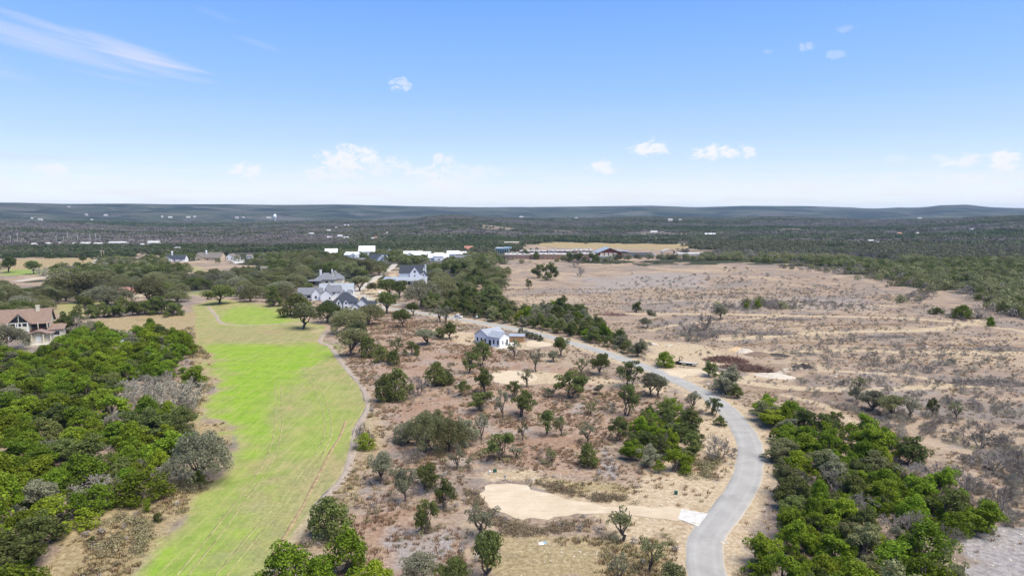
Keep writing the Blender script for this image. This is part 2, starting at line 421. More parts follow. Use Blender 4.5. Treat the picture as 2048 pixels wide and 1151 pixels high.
# road verges, cart path, tracks
ROAD_PX = [(1475, 1290), (1440, 1210), (1416, 1151), (1408, 1100), (1413, 1075), (1430, 1050), (1454, 1020), (1469, 1000), (1492, 960), (1500, 920), (1499, 890), (1486, 860), (1463, 830), (1429, 800),
           (1396, 780), (1353, 760), (1307, 740), (1252, 720), (1194, 700), (1128, 681), (1066, 665), (990, 650), (930, 640), (872, 630), (820, 622), (780, 617), (740, 612)]
P = poly_w(ROAD_PX); P = smooth_line(P, 4.0)
m = front & (fy < 600) & (fx > -140) & (fx < 160)
dR = np.full(len(fx), 1e3); dR[m] = line_d(P, fx[m], fy[m])
CH['pale'] = np.maximum(CH['pale'], (1 - sstep(dR + warp * 5, 3.4, 8.5)) * 0.85)
track('pale', [(655, 660), (640, 682), (660, 692), (682, 722), (702, 746), (720, 766), (733, 792), (736, 818), (716, 852), (706, 900), (690, 950), (655, 990), (632, 1016), (600, 1060), (560, 1100)], 1.9, 0.7, 0.55)
track('dirt', [(655, 660), (640, 682), (660, 692), (682, 722), (702, 746), (720, 766), (733, 792), (736, 818), (716, 852), (706, 900), (690, 950), (655, 990), (632, 1016)], 2.2, 0.7, 0.5)
track('pale', [(416, 612), (430, 628), (446, 647), (500, 650), (560, 647), (610, 648)], 1.6, 0.7, 0.7)
track('red', [(692, 840), (682, 868), (660, 905), (642, 940), (612, 1000), (575, 1062), (546, 1108), (520, 1151)], 0.9, 0.5, 1.0)
track('straw', [(480, 700), (500, 760), (500, 830)], 1.0, 1.5, 0.4)
track('pale', [(1150, 634), (1300, 627), (1500, 629), (1700, 633), (1870, 640), (1960, 650), (2100, 670)], 4.5, 1.6, 1.0)
track('pale', [(1450, 678), (1600, 668), (1700, 663), (1850, 660), (1930, 648), (1965, 640)], 5.0, 2.4, 1.0)
track('pale', [(1540, 704), (1700, 700), (1850, 705), (2048, 702), (2120, 705)], 4.0, 2.0, 1.0)
track('pale', [(1390, 742), (1480, 762), (1600, 776), (1750, 778), (1900, 771), (2048, 768), (2120, 768)], 4.2, 2.0, 1.0)
track('pale', [(1640, 740), (1740, 745), (1830, 752), (1900, 771)], 2.6, 2.0, 0.8)
track('pale', [(1570, 790), (1650, 812), (1720, 850)], 2.6, 2.2, 0.7)
track('pale', [(1300, 660), (1360, 648), (1460, 640), (1560, 632)], 2.6, 2.0, 0.7)
track('dirt', [(1480, 690), (1600, 684), (1760, 690), (1900, 690), (2048, 696)], 3.0, 2.5, 0.9)
track('dirt', [(1540, 655), (1660, 650), (1800, 648)], 3.0, 2.5, 0.9)
track('pale', [(1280, 605), (1420, 598), (1600, 600), (1800, 612)], 3.0, 2.4, 0.7)
track('pale', [(90, 570), (70, 600), (40, 625), (20, 640)], 4.0, 1.5, 0.8)
track('pale', [(190, 600), (260, 588), (330, 590), (430, 592), (500, 598), (560, 605), (640, 612)], 3.0, 1.2, 0.7)
track('pale', [(225, 515), (180, 530), (140, 545), (100, 552), (60, 560), (30, 562)], 7.0, 2.0, 0.9)
CH['dirt'] = np.maximum(CH['dirt'], (fbm(fx / 35., fy / 35., 51, 4) > .6) * 0.0)

# open land and woodland farther out
OPEN = [  # hand-read open ground beyond ~450 m (photo pixels on the ground plane)
    [(960, 560), (1010, 532), (1040, 520), (1160, 523), (1240, 527), (1400, 526), (1560, 528), (1640, 532), (1720, 545), (1800, 560), (1860, 575), (1940, 590), (2060, 640), (2200, 700), (1200, 720), (1060, 640)],
    [(1020, 500), (1060, 487), (1130, 484), (1400, 487), (1410, 497), (1400, 516), (1230, 522), (1040, 520)],
    [(-60, 517), (120, 515), (240, 512), (215, 524), (150, 552), (60, 580), (-80, 585)],
    [(330, 522), (500, 520), (520, 535), (420, 548), (330, 540)],
    [(690, 600), (745, 552), (800, 535), (810, 548), (800, 600), (760, 625)],
    [(940, 452), (985, 449), (1040, 452), (1030, 466), (950, 464)],
    [(1050, 463), (1150, 460), (1160, 468), (1060, 470)],
    [(1540, 459), (1640, 456), (1640, 468), (1560, 470)],
    [(1280, 463), (1420, 464), (1420, 470), (1280, 469)],
    [(820, 471), (930, 470), (935, 474), (840, 474)],
    [(480, 449), (540, 443), (575, 441), (575, 446), (500, 454)],
    [(220, 512), (300, 506), (330, 510), (320, 524), (230, 530)]]
OPEN_W = [poly_w(p) for p in OPEN]
def open_amt(X, Y):
    o = np.zeros(X.shape)
    for Pp in OPEN_W:
        m_ = (X > Pp[:, 0].min() - 30) & (X < Pp[:, 0].max() + 30) & (Y > Pp[:, 1].min() - 30) & (Y < Pp[:, 1].max() + 30)
        if m_.any():
            rr = np.hypot(X[m_], Y[m_])
            o[m_] = np.maximum(o[m_], (1.0 if rr.min() < 1500 else np.where(fbm(X[m_] / 120., Y[m_] / 60., 88, 3) > .5, .75, .25)) * sstep(poly_sd(Pp, X[m_], Y[m_]) + (fbm(X[m_] / 25., Y[m_] / 25., 77, 3) - .5) * 75 * np.clip(rr / 500, .4, 1.6), -2, 3))
    return o
CH['wood'] = np.where(front, sstep(R_, 470, 620) * (1 - open_amt(fx, fy)), 0)
side = (np.abs(np.arctan2(fx, np.maximum(fy, 1))) > 0.72) & (R_ > 200)
CH['wood'] = np.maximum(CH['wood'], np.where(side, sstep(R_, 200, 300), 0))
CH['wood'] = np.maximum(CH['wood'], np.where(~front, sstep(R_, 60, 200), 0))

me = np_mesh('ground', verts, quads)
for nm, keys in (('cover_a', ('lime', 'mown', 'straw', 'red')), ('cover_b', ('pale', 'grey', 'wood', 'dirt'))):
    at_ = me.color_attributes.new(nm, 'FLOAT_COLOR', 'POINT')
    at_.data.foreach_set('color', np.stack([CH[k] for k in keys], 1).astype(np.float32).ravel())

# ------------------------------------------------------------------ materials
def new_mat(name):
    mt = bpy.data.materials.new(name); mt.use_nodes = True
    nt = mt.node_tree; nt.nodes.clear()
    N = Nodes(nt)
    out = N.n('ShaderNodeOutputMaterial'); b = N.n('ShaderNodeBsdfPrincipled')
    nt.links.new(b.outputs[0], out.inputs[0])
    b.inputs['Specular IOR Level'].default_value = 0.25
    return mt, N, b, out
def bump(N, b, h, strength=0.3, dist=0.1):
    bp = N.n('ShaderNodeBump'); bp.inputs['Strength'].default_value = strength; bp.inputs['Distance'].default_value = dist
    N.put(bp.inputs['Height'], h); N.nt.links.new(bp.outputs[0], b.inputs['Normal'])
def simple_mat(name, c, rough=0.8, var=0.12, scale=1.5, spec=0.25, metal=0.0, bmp=0.0):
    mt, N, b, _ = new_mat(name)
    g = N.n('ShaderNodeNewGeometry')
    f = N.noise(g.outputs['Position'], scale, 5, 0.6)
    lo = tuple(v * (1 - var * 1.6) for v in c); hi = tuple(min(v * (1 + var * 1.6), 1) for v in c)
    N.put(b.inputs['Base Color'], N.ramp(f, [(0.25, lo), (0.75, hi)]))
    b.inputs['Roughness'].default_value = rough; b.inputs['Specular IOR Level'].default_value = spec
    b.inputs['Metallic'].default_value = metal
    if bmp: bump(N, b, f, bmp, 0.05)
    return mt
M = {}
# ground
mt, N, b, _ = new_mat('ground_cover'); nt = mt.node_tree
g = N.n('ShaderNodeNewGeometry'); pos = g.outputs['Position']
ca_ = N.n('ShaderNodeVertexColor', layer_name='cover_a'); cb_ = N.n('ShaderNodeVertexColor', layer_name='cover_b')
sa = N.n('ShaderNodeSeparateColor'); nt.links.new(ca_.outputs[0], sa.inputs[0])
sb = N.n('ShaderNodeSeparateColor'); nt.links.new(cb_.outputs[0], sb.inputs[0])
lime, mown, straw, red = sa.outputs[0], sa.outputs[1], sa.outputs[2], ca_.outputs[1]
pale, grey, wood, dirt = sb.outputs[0], sb.outputs[1], sb.outputs[2], cb_.outputs[1]
n1 = N.noise(pos, 0.035, 5, 0.6)      # 30 m patches
n2 = N.noise(pos, 0.22, 5, 0.62)      # 4 m patches
n3 = N.noise(pos, 1.1, 5, 0.65)       # 1 m tufts
n4 = N.noise(pos, 4.5, 3, 0.6)        # grain
n5 = N.noise(pos, 0.09, 6, 0.65, 0.6)
# streaks along the valley direction: mower and dozer lines
mp = N.n('ShaderNodeMapping'); mp.inputs['Scale'].default_value = (0.9, 0.06, 1); mp.inputs['Rotation'].default_value = (0, 0, math.radians(-6)); nt.links.new(pos, mp.inputs[0])
nst = N.noise(mp.outputs[0], 1.0, 4, 0.6)
mp2 = N.n('ShaderNodeMapping'); mp2.inputs['Scale'].default_value = (0.05, 0.32, 1); mp2.inputs['Rotation'].default_value = (0, 0, math.radians(5)); nt.links.new(pos, mp2.inputs[0])
nsw = N.noise(mp2.outputs[0], 1.0, 6, 0.65, 0.7)
def amt(w, n, k=1.2, lo=0.12, hi=0.95):
    """cover weight broken up by noise: full inside, ragged at the edges"""
    return N.step(N.math('MULTIPLY', w, N.math('MULTIPLY_ADD', N.math('SUBTRACT', n, 0.5), 2.2 * k, 1.12)), lo, hi)
field = N.ramp(n3, [(0.25, (0.150, 0.106, 0.078)), (0.5, (0.246, 0.182, 0.136)), (0.75, (0.335, 0.262, 0.198))])
field = N.mix(N.step(nsw, 0.46, 0.66), field, (0.318, 0.248, 0.172))
field = N.mix(N.math('MULTIPLY', N.step(n5, 0.50, 0.66), 0.75), field, (0.132, 0.104, 0.084))
fpat = N.noise(pos, 0.018, 6, 0.66, 1.0)
field = N.mix(N.math('MULTIPLY', N.step(fpat, 0.50, 0.62), 0.6), field, (0.365, 0.285, 0.195))
field = N.mix(N.math('MULTIPLY', N.step(fpat, 0.50, 0.38), 0.7), field, (0.178, 0.156, 0.140))
field = N.mix(N.math('MULTIPLY', N.step(N.noise(pos, 0.35, 6, 0.7, 0.5), 0.60, 0.70), 0.7), field, (0.43, 0.36, 0.27))
field = N.mix(N.math('MULTIPLY', N.step(N.noise(pos, 0.06, 5, 0.6, 0.4), 0.55, 0.7), 0.5), field, (0.235, 0.215, 0.195))
c = field
c = N.mix(amt(dirt, n2, 0.9), c, N.ramp(n3, [(0.3, (0.135, 0.092, 0.062)), (0.7, (0.225, 0.155, 0.105))]))
redc = N.ramp(n3, [(0.28, (0.172, 0.110, 0.078)), (0.5, (0.268, 0.188, 0.136)), (0.72, (0.352, 0.275, 0.208))])
redc = N.mix(N.math('MULTIPLY', N.step(n2, 0.5, 0.66), 0.8), redc, (0.300, 0.208, 0.130))
redc = N.mix(N.math('MULTIPLY', N.step(n5, 0.50, 0.64), 0.75), redc, (0.275, 0.240, 0.208))
redc = N.mix(N.math('MULTIPLY', N.step(N.noise(pos, 0.05, 5, 0.6, 0.8), 0.52, 0.66), 0.6), redc, (0.228, 0.136, 0.090))
c = N.mix(amt(red, n2, 1.1), c, redc)
strawc = N.ramp(n3, [(0.25, (0.180, 0.132, 0.070)), (0.5, (0.275, 0.215, 0.118)), (0.78, (0.375, 0.308, 0.190))])
strawc = N.mix(N.math('MULTIPLY', N.step(n5, 0.54, 0.7), 0.55), strawc, (0.150, 0.115, 0.052))
c = N.mix(amt(straw, n2, 1.0), c, strawc)
mownc = N.ramp(n2, [(0.25, (0.140, 0.182, 0.048)), (0.5, (0.218, 0.225, 0.084)), (0.72, (0.285, 0.245, 0.122))])
mownc = N.mix(N.math('MULTIPLY', N.step(nst, 0.48, 0.64), 0.6), mownc, (0.325, 0.275, 0.135))
mownc = N.mix(N.math('MULTIPLY', N.step(n5, 0.48, 0.64), 0.65), mownc, (0.290, 0.230, 0.118))
c = N.mix(amt(mown, n3, 0.35), c, mownc)
limec = N.ramp(n2, [(0.25, (0.122, 0.226, 0.017)), (0.55, (0.170, 0.286, 0.022)), (0.8, (0.236, 0.304, 0.052))])
limec = N.mix(N.math('MULTIPLY', N.step(nst, 0.46, 0.66), 0.5), limec, (0.275, 0.290, 0.085))
limec = N.mix(N.math('MULTIPLY', N.step(N.noise(pos, 0.55, 5, 0.7), 0.52, 0.66), 0.45), limec, (0.255, 0.270, 0.075))
lm = N.math('ADD', N.math('MULTIPLY', N.math('SUBTRACT', n1, 0.5), 0.9), N.math('ADD', N.math('MULTIPLY', N.math('SUBTRACT', n2, 0.5), 0.9), N.math('MULTIPLY', N.math('SUBTRACT', nst, 0.5), 0.9)))
lm = N.math('ADD', lm, N.math('MULTIPLY', N.math('SUBTRACT', n3, 0.5), 0.5))
c = N.mix(N.math('MULTIPLY', N.step(N.math('MULTIPLY', lime, N.math('ADD', lm, 1.0)), 0.0, 1.0), 0.93), c, limec)
palec = N.ramp(n3, [(0.25, (0.290, 0.210, 0.125)), (0.5, (0.385, 0.302, 0.200)), (0.75, (0.480, 0.410, 0.300))])
palec = N.mix(N.math('MULTIPLY', N.step(n2, 0.52, 0.66), 0.5), palec, (0.265, 0.195, 0.115))
c = N.mix(amt(pale, n2, 0.9), c, palec)
greyc = N.ramp(n3, [(0.25, (0.175, 0.158, 0.150)), (0.75, (0.330, 0.310, 0.295))])
c = N.mix(amt(grey, n2, 1.1), c, greyc)
# forest floor and, far away, the canopy itself: cedar green, bare hardwood, clearings, painted ridge relief
dist = N.n('ShaderNodeVectorMath', operation='LENGTH'); nt.links.new(pos, dist.inputs[0]); rr = dist.outputs['Value']
w1 = N.noise(pos, 0.0042, 6, 0.62, 0.5); w2 = N.noise(pos, 0.03, 5, 0.68)
mp3 = N.n('ShaderNodeMapping'); mp3.inputs['Scale'].default_value = (0.0011, 0.0040, 0.004); nt.links.new(pos, mp3.inputs[0])
w3 = N.noise(mp3.outputs[0], 1.0, 5, 0.6, 0.6)
woodc = N.ramp(w2, [(0.3, (0.018, 0.024, 0.014)), (0.5, (0.042, 0.050, 0.030)), (0.68, (0.086, 0.084, 0.058))])
woodc = N.mix(N.math('MULTIPLY', N.step(w3, 0.47, 0.60), 0.75), woodc, N.ramp(w2, [(0.3, (0.064, 0.058, 0.052)), (0.7, (0.135, 0.120, 0.108))]))
wfar = N.noise(pos, 0.0019, 6, 0.62, 0.8)
woodc = N.mix(N.math('MULTIPLY', N.step(wfar, 0.46, 0.60), N.math('MULTIPLY', N.step(rr, 3500.0, 6000.0), 0.75)), woodc, (0.008, 0.013, 0.009))  # relief of the far ridges painted in as dark and light patches
woodc = N.mix(N.math('MULTIPLY', N.step(wfar, 0.42, 0.30), N.math('MULTIPLY', N.step(rr, 3500.0, 6000.0), 0.7)), woodc, (0.105, 0.105, 0.075))
woodc = N.mix(N.math('MULTIPLY', N.step(w1, 0.66, 0.72), 0.6), woodc, (0.24, 0.19, 0.14))
c = N.mix(N.math('MULTIPLY', N.step(rr, 1300.0, 2200.0), 0.6), c, N.mix(w2, (0.10, 0.085, 0.062), (0.20, 0.165, 0.125)))
c = N.mix(N.step(wood, 0.25, 0.75), c, woodc)
grain = N.ramp(N.math('ADD', N.math('MULTIPLY', n4, 0.6), N.math('MULTIPLY', n3, 0.4)), [(0.3, (0.72, 0.72, 0.72)), (0.7, (1.22, 1.22, 1.22))])
c = N.mix(1.0, c, grain, 'MULTIPLY')
N.put(b.inputs['Base Color'], c)
b.inputs['Roughness'].default_value = 1.0; b.inputs['Specular IOR Level'].default_value = 0.0
hgt = N.math('ADD', N.math('MULTIPLY', n3, 0.55), N.math('ADD', N.math('MULTIPLY', n4, 0.18), N.math('MULTIPLY', w2, N.math('MULTIPLY', wood, 9.0))))
notl = N.math('SUBTRACT', 1.0, N.math('MULTIPLY', mown, 0.7))
bump(N, b, N.math('MULTIPLY', hgt, notl), 0.85, 0.7)
M['ground'] = mt
ground = bpy.data.objects.new('ground', me); col.objects.link(ground); me.materials.append(mt)
ground['kind'] = 'structure'; ground['label'] = 'dry brown and tan land with a strip of green fairway'
# ------------------------------------------------------------------ more materials
def foliage_mat(name, dark, mid, light, trans=0.25, hue=0.03):
    mt, N, b, out = new_mat(name); nt = mt.node_tree
    oi = N.n('ShaderNodeObjectInfo'); g = N.n('ShaderNodeNewGeometry')
    f = N.math('ADD', N.math('MULTIPLY', g.outputs['Random Per Island'], 0.62), N.math('MULTIPLY', oi.outputs['Random'], 0.38))
    c = N.ramp(f, [(0.08, dark), (0.5, mid), (0.95, light)])
    hs = N.n('ShaderNodeHueSaturation')
    N.put(hs.inputs['Hue'], N.math('MULTIPLY_ADD', N.math('FRACT', N.math('MULTIPLY', oi.outputs['Random'], 7.31)), hue, 0.5 - hue * .5))
    N.put(hs.inputs['Value'], N.math('MULTIPLY_ADD', N.math('FRACT', N.math('MULTIPLY', oi.outputs['Random'], 3.77)), 0.55, 0.72))
    N.put(hs.inputs['Color'], c)
    N.put(b.inputs['Base Color'], hs.outputs[0])
    b.inputs['Roughness'].default_value = 0.75; b.inputs['Specular IOR Level'].default_value = 0.12
    tr = N.n('ShaderNodeBsdfTranslucent'); nt.links.new(hs.outputs[0], tr.inputs[0])
    mx = N.n('ShaderNodeMixShader'); mx.inputs[0].default_value = trans
    nt.links.new(b.outputs[0], mx.inputs[1]); nt.links.new(tr.outputs[0], mx.inputs[2]); nt.links.new(mx.outputs[0], out.inputs[0])
    return mt
M['cedar'] = foliage_mat('cedar_leaves', (0.070, 0.110, 0.010), (0.142, 0.205, 0.014), (0.250, 0.320, 0.026), 0.34, 0.035)
M['cedar_dark'] = foliage_mat('cedar_leaves_dark', (0.070, 0.086, 0.024), (0.114, 0.138, 0.038), (0.182, 0.206, 0.062), 0.36, 0.03)
M['oak'] = foliage_mat('oak_leaves', (0.128, 0.132, 0.054), (0.192, 0.196, 0.086), (0.275, 0.278, 0.138), 0.40, 0.03)
M['oak_grey'] = foliage_mat('oak_leaves_pale', (0.140, 0.140, 0.082), (0.212, 0.210, 0.130), (0.300, 0.295, 0.195), 0.38, 0.03)
M['twig'] = foliage_mat('bare_twigs', (0.150, 0.128, 0.112), (0.225, 0.198, 0.176), (0.320, 0.288, 0.260), 0.0, 0.02)
M['twig_pale'] = foliage_mat('pale_bare_twigs', (0.200, 0.180, 0.140), (0.290, 0.265, 0.210), (0.390, 0.360, 0.290), 0.0, 0.02)
M['far_cedar'] = foliage_mat('far_cedar_leaves', (0.036, 0.052, 0.022), (0.064, 0.086, 0.034), (0.108, 0.136, 0.056), 0.2, 0.03)  # far leaves and twigs: darkened copies, dimness of distant woods put into the colour
M['far_oak'] = foliage_mat('far_oak_leaves', (0.070, 0.075, 0.040), (0.114, 0.119, 0.066), (0.170, 0.175, 0.104), 0.2, 0.03)
M['far_twig'] = foliage_mat('far_bare_twigs', (0.096, 0.085, 0.077), (0.150, 0.134, 0.122), (0.220, 0.198, 0.182), 0.0, 0.02)
M['bark'] = simple_mat('bark', (0.105, 0.085, 0.070), 0.95, 0.3, 3.0)
M['dry_tuft'] = foliage_mat('dry_grass_blades', (0.185, 0.110, 0.064), (0.280, 0.185, 0.112), (0.390, 0.290, 0.185), 0.3, 0.03)
M['straw_tuft'] = foliage_mat('straw_blades', (0.170, 0.125, 0.055), (0.280, 0.215, 0.105), (0.420, 0.345, 0.190), 0.2, 0.03)
M['weed'] = foliage_mat('brown_weeds', (0.165, 0.126, 0.076), (0.255, 0.200, 0.125), (0.360, 0.292, 0.192), 0.35, 0.03)
M['scrub'] = foliage_mat('grey_green_scrub', (0.190, 0.165, 0.085), (0.270, 0.235, 0.125), (0.360, 0.320, 0.180), 0.3, 0.03)
M['limestone'] = simple_mat('limestone', (0.43, 0.375, 0.30), 0.95, 0.2, 2.0)
M['stone_grey'] = simple_mat('grey_stone', (0.36, 0.34, 0.31), 0.95, 0.2, 2.0)
M['white_wall'] = simple_mat('white_painted_boards', (0.70, 0.71, 0.73), 0.7, 0.05, 0.8)
M['cream_wall'] = simple_mat('cream_stucco', (0.62, 0.57, 0.44), 0.9, 0.08, 0.8)
M['stone_wall'] = simple_mat('pale_stone', (0.52, 0.47, 0.39), 0.95, 0.16, 1.6)
M['tan_wall'] = simple_mat('tan_stone', (0.47, 0.38, 0.27), 0.95, 0.12, 1.0)
M['brick_wall'] = simple_mat('red_brown_brick', (0.255, 0.160, 0.122), 0.95, 0.14, 1.0)
M['dark_red'] = simple_mat('dark_red_trim', (0.140, 0.040, 0.032), 0.7, 0.1, 0.8)
M['white_trim'] = simple_mat('white_trim', (0.74, 0.74, 0.73), 0.6, 0.04, 1.0)
M['glass'] = simple_mat('dark_window_glass', (0.018, 0.022, 0.028), 0.12, 0.2, 0.6, 0.6)
M['glass_blue'] = simple_mat('blue_grey_metal_cladding', (0.20, 0.30, 0.36), 0.35, 0.08, 0.6, 0.5)
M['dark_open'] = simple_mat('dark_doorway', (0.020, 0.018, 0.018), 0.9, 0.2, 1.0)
M['timber'] = simple_mat('cedar_boards', (0.36, 0.205, 0.105), 0.85, 0.16, 1.2)
M['dark_timber'] = simple_mat('dark_stained_timber', (0.070, 0.034, 0.026), 0.85, 0.2, 1.2)
M['concrete'] = simple_mat('pale_concrete', (0.45, 0.43, 0.39), 0.92, 0.16, 0.9)
M['metal_white'] = simple_mat('white_metal', (0.75, 0.76, 0.77), 0.4, 0.03, 0.4, 0.4)
M['black_metal'] = simple_mat('black_metal', (0.018, 0.018, 0.020), 0.5, 0.2, 1.0, 0.4)
M['grey_metal'] = simple_mat('galvanised_metal', (0.32, 0.33, 0.33), 0.5, 0.1, 1.0, 0.4, 0.3)
M['green_box'] = simple_mat('green_enamel', (0.020, 0.090, 0.055), 0.5, 0.1, 1.0)
M['rubber'] = simple_mat('black_rubber', (0.012, 0.012, 0.012), 0.9, 0.2, 1.0)
M['car_white'] = simple_mat('white_car_paint', (0.72, 0.72, 0.72), 0.25, 0.02, 0.5, 0.5)
M['car_blue'] = simple_mat('navy_car_paint', (0.020, 0.028, 0.052), 0.25, 0.05, 0.5, 0.5)
M['car_black'] = simple_mat('black_car_paint', (0.014, 0.015, 0.018), 0.25, 0.05, 0.5, 0.5)
M['lamp_glass'] = simple_mat('lamp_glass', (0.55, 0.55, 0.52), 0.2, 0.02, 0.5, 0.5)
M['wood_pole'] = simple_mat('weathered_pole', (0.20, 0.17, 0.14), 0.95, 0.1, 1.0)
M['brush_red'] = foliage_mat('cut_red_brush', (0.110, 0.062, 0.046), (0.205, 0.128, 0.096), (0.330, 0.245, 0.205), 0.0, 0.03)
M['brush_grey'] = foliage_mat('cut_grey_brush', (0.130, 0.104, 0.086), (0.225, 0.190, 0.162), (0.340, 0.298, 0.260), 0.0, 0.02)
M['black_soil'] = simple_mat('black_mulch', (0.040, 0.034, 0.032), 1.0, 0.25, 2.0, 0.1)
M['ochre_soil'] = simple_mat('ochre_soil', (0.46, 0.335, 0.195), 1.0, 0.15, 1.0, 0.1, 0, 0.4)
def roof_mat(name, c, rough=0.6, seam=0.0, var=0.08, spec=0.3):
    mt, N, b, _ = new_mat(name)
    tcn = N.n('ShaderNodeTexCoord'); f = N.noise(tcn.outputs['Object'], 0.9, 5, 0.6)
    lo = tuple(v * (1 - var * 2) for v in c); hi = tuple(min(1, v * (1 + var * 2)) for v in c)
    cc = N.ramp(f, [(0.25, lo), (0.75, hi)])
    wv = N.n('ShaderNodeTexNoise'); mpn = N.n('ShaderNodeMapping'); mpn.inputs['Scale'].default_value = (0.6, 0.6, 9.0)
    N.nt.links.new(tcn.outputs['Object'], mpn.inputs[0]); N.nt.links.new(mpn.outputs[0], wv.inputs[0]); wv.inputs['Scale'].default_value = 1.0
    cc = N.mix(1.0, cc, N.ramp(wv.outputs[0], [(0.3, 0.88), (0.7, 1.12)]), 'MULTIPLY')
    N.put(b.inputs['Base Color'], cc); b.inputs['Roughness'].default_value = rough; b.inputs['Specular IOR Level'].default_value = spec
    return mt
M['roof_brown'] = roof_mat('brown_shingles', (0.205, 0.142, 0.110), 0.9)
M['roof_red'] = roof_mat('faded_red_roof', (0.340, 0.150, 0.115), 0.8)
M['roof_navy'] = roof_mat('dark_slate_shingles', (0.036, 0.043, 0.056), 0.8)
M['roof_grey'] = roof_mat('grey_shingles', (0.150, 0.155, 0.170), 0.8)
M['roof_silver'] = roof_mat('silver_metal_roof', (0.270, 0.290, 0.315), 0.5)
M['roof_white'] = roof_mat('white_metal_roof', (0.58, 0.585, 0.59), 0.6, var=0.04)
M['roof_brownish'] = roof_mat('weathered_grey_brown_shingles', (0.150, 0.130, 0.112), 0.85)
M['roof_membrane'] = roof_mat('pale_roof_membrane', (0.40, 0.395, 0.385), 0.8, var=0.06)
# asphalt: sun-bleached chip seal with worn wheel lanes
mt, N, b, _ = new_mat('bleached_asphalt')
g = N.n('ShaderNodeNewGeometry'); ua = N.n('ShaderNodeAttribute', attribute_name='across')
f1 = N.noise(g.outputs['Position'], 0.25, 5, 0.6); f2 = N.noise(g.outputs['Position'], 6.0, 3, 0.7)
cc = N.ramp(f1, [(0.3, (0.250, 0.240, 0.218)), (0.7, (0.312, 0.300, 0.274))])
lane = N.math('ABSOLUTE', N.math('SUBTRACT', N.math('ABSOLUTE', ua.outputs['Fac']), 0.5))
cc = N.mix(N.math('MULTIPLY', N.step(lane, 0.20, 0.02), 0.18), cc, (0.395, 0.382, 0.350))
cc = N.mix(N.math('MULTIPLY', N.step(N.noise(g.outputs['Position'], 0.07, 5, 0.65, 0.6), 0.54, 0.62), 0.45), cc, (0.225, 0.215, 0.196))
cc = N.mix(N.math('MULTIPLY', N.step(N.noise(g.outputs['Position'], 0.9, 5, 0.7, 0.6), 0.58, 0.68), 0.3), cc, (0.20, 0.19, 0.175))
cc = N.mix(N.math('MULTIPLY', N.step(N.math('ABSOLUTE', ua.outputs['Fac']), 0.90, 1.0), 0.5), cc, (0.42, 0.36, 0.27))
cc = N.mix(1.0, cc, N.ramp(f2, [(0.2, 0.88), (0.8, 1.12)]), 'MULTIPLY')
crk = N.n('ShaderNodeTexVoronoi', feature='DISTANCE_TO_EDGE'); N.put(crk.inputs['Vector'], N.noise(g.outputs['Position'], 0.5, 3, 0.6, 0.0, 1)); N.put(crk.inputs['Scale'], 5.0)
cc = N.mix(N.math('MULTIPLY', N.math('SUBTRACT', 1.0, N.step(crk.outputs['Distance'], 0.0, 0.012)), 0.35), cc, (0.12, 0.118, 0.112))
N.put(b.inputs['Base Color'], cc); b.inputs['Roughness'].default_value = 0.95; b.inputs['Specular IOR Level'].default_value = 0.15
bump(N, b, f2, 0.3, 0.03)
M['asphalt'] = mt
mt, N, b, _ = new_mat('crushed_limestone')
g = N.n('ShaderNodeNewGeometry')
f1 = N.noise(g.outputs['Position'], 0.16, 5, 0.65, 0.5); f2 = N.noise(g.outputs['Position'], 3.0, 4, 0.7)
mpn = N.n('ShaderNodeMapping'); mpn.inputs['Scale'].default_value = (0.12, 0.9, 1); mpn.inputs['Rotation'].default_value = (0, 0, math.radians(-14)); N.nt.links.new(g.outputs['Position'], mpn.inputs[0])
f3 = N.noise(mpn.outputs[0], 1.0, 4, 0.6, 0.4)
cc = N.ramp(f1, [(0.3, (0.395, 0.315, 0.218)), (0.55, (0.450, 0.370, 0.268)), (0.75, (0.495, 0.422, 0.318))])
cc = N.mix(N.math('MULTIPLY', N.step(f3, 0.50, 0.64), 0.35), cc, (0.345, 0.272, 0.180))
cc = N.mix(1.0, cc, N.ramp(f2, [(0.2, 0.86), (0.8, 1.14)]), 'MULTIPLY')
N.put(b.inputs['Base Color'], cc); b.inputs['Roughness'].default_value = 1.0; b.inputs['Specular IOR Level'].default_value = 0.0
bump(N, b, f2, 0.5, 0.08)
M['gravel'] = mt
mt = simple_mat('pale_drive_concrete', (0.36, 0.32, 0.26), 0.95, 0.16, 0.5); M['drive'] = mt

M['wheel_track'] = simple_mat('worn_turf', (0.252, 0.240, 0.100), 1.0, 0.3, 0.4, 0.05, 0, 0.3)
M['red_track'] = simple_mat('bare_red_earth', (0.275, 0.205, 0.112), 1.0, 0.3, 0.8, 0.05, 0, 0.3)
M['path'] = simple_mat('worn_dirt', (0.285, 0.235, 0.185), 1.0, 0.25, 1.2, 0.1, 0, 0.4)
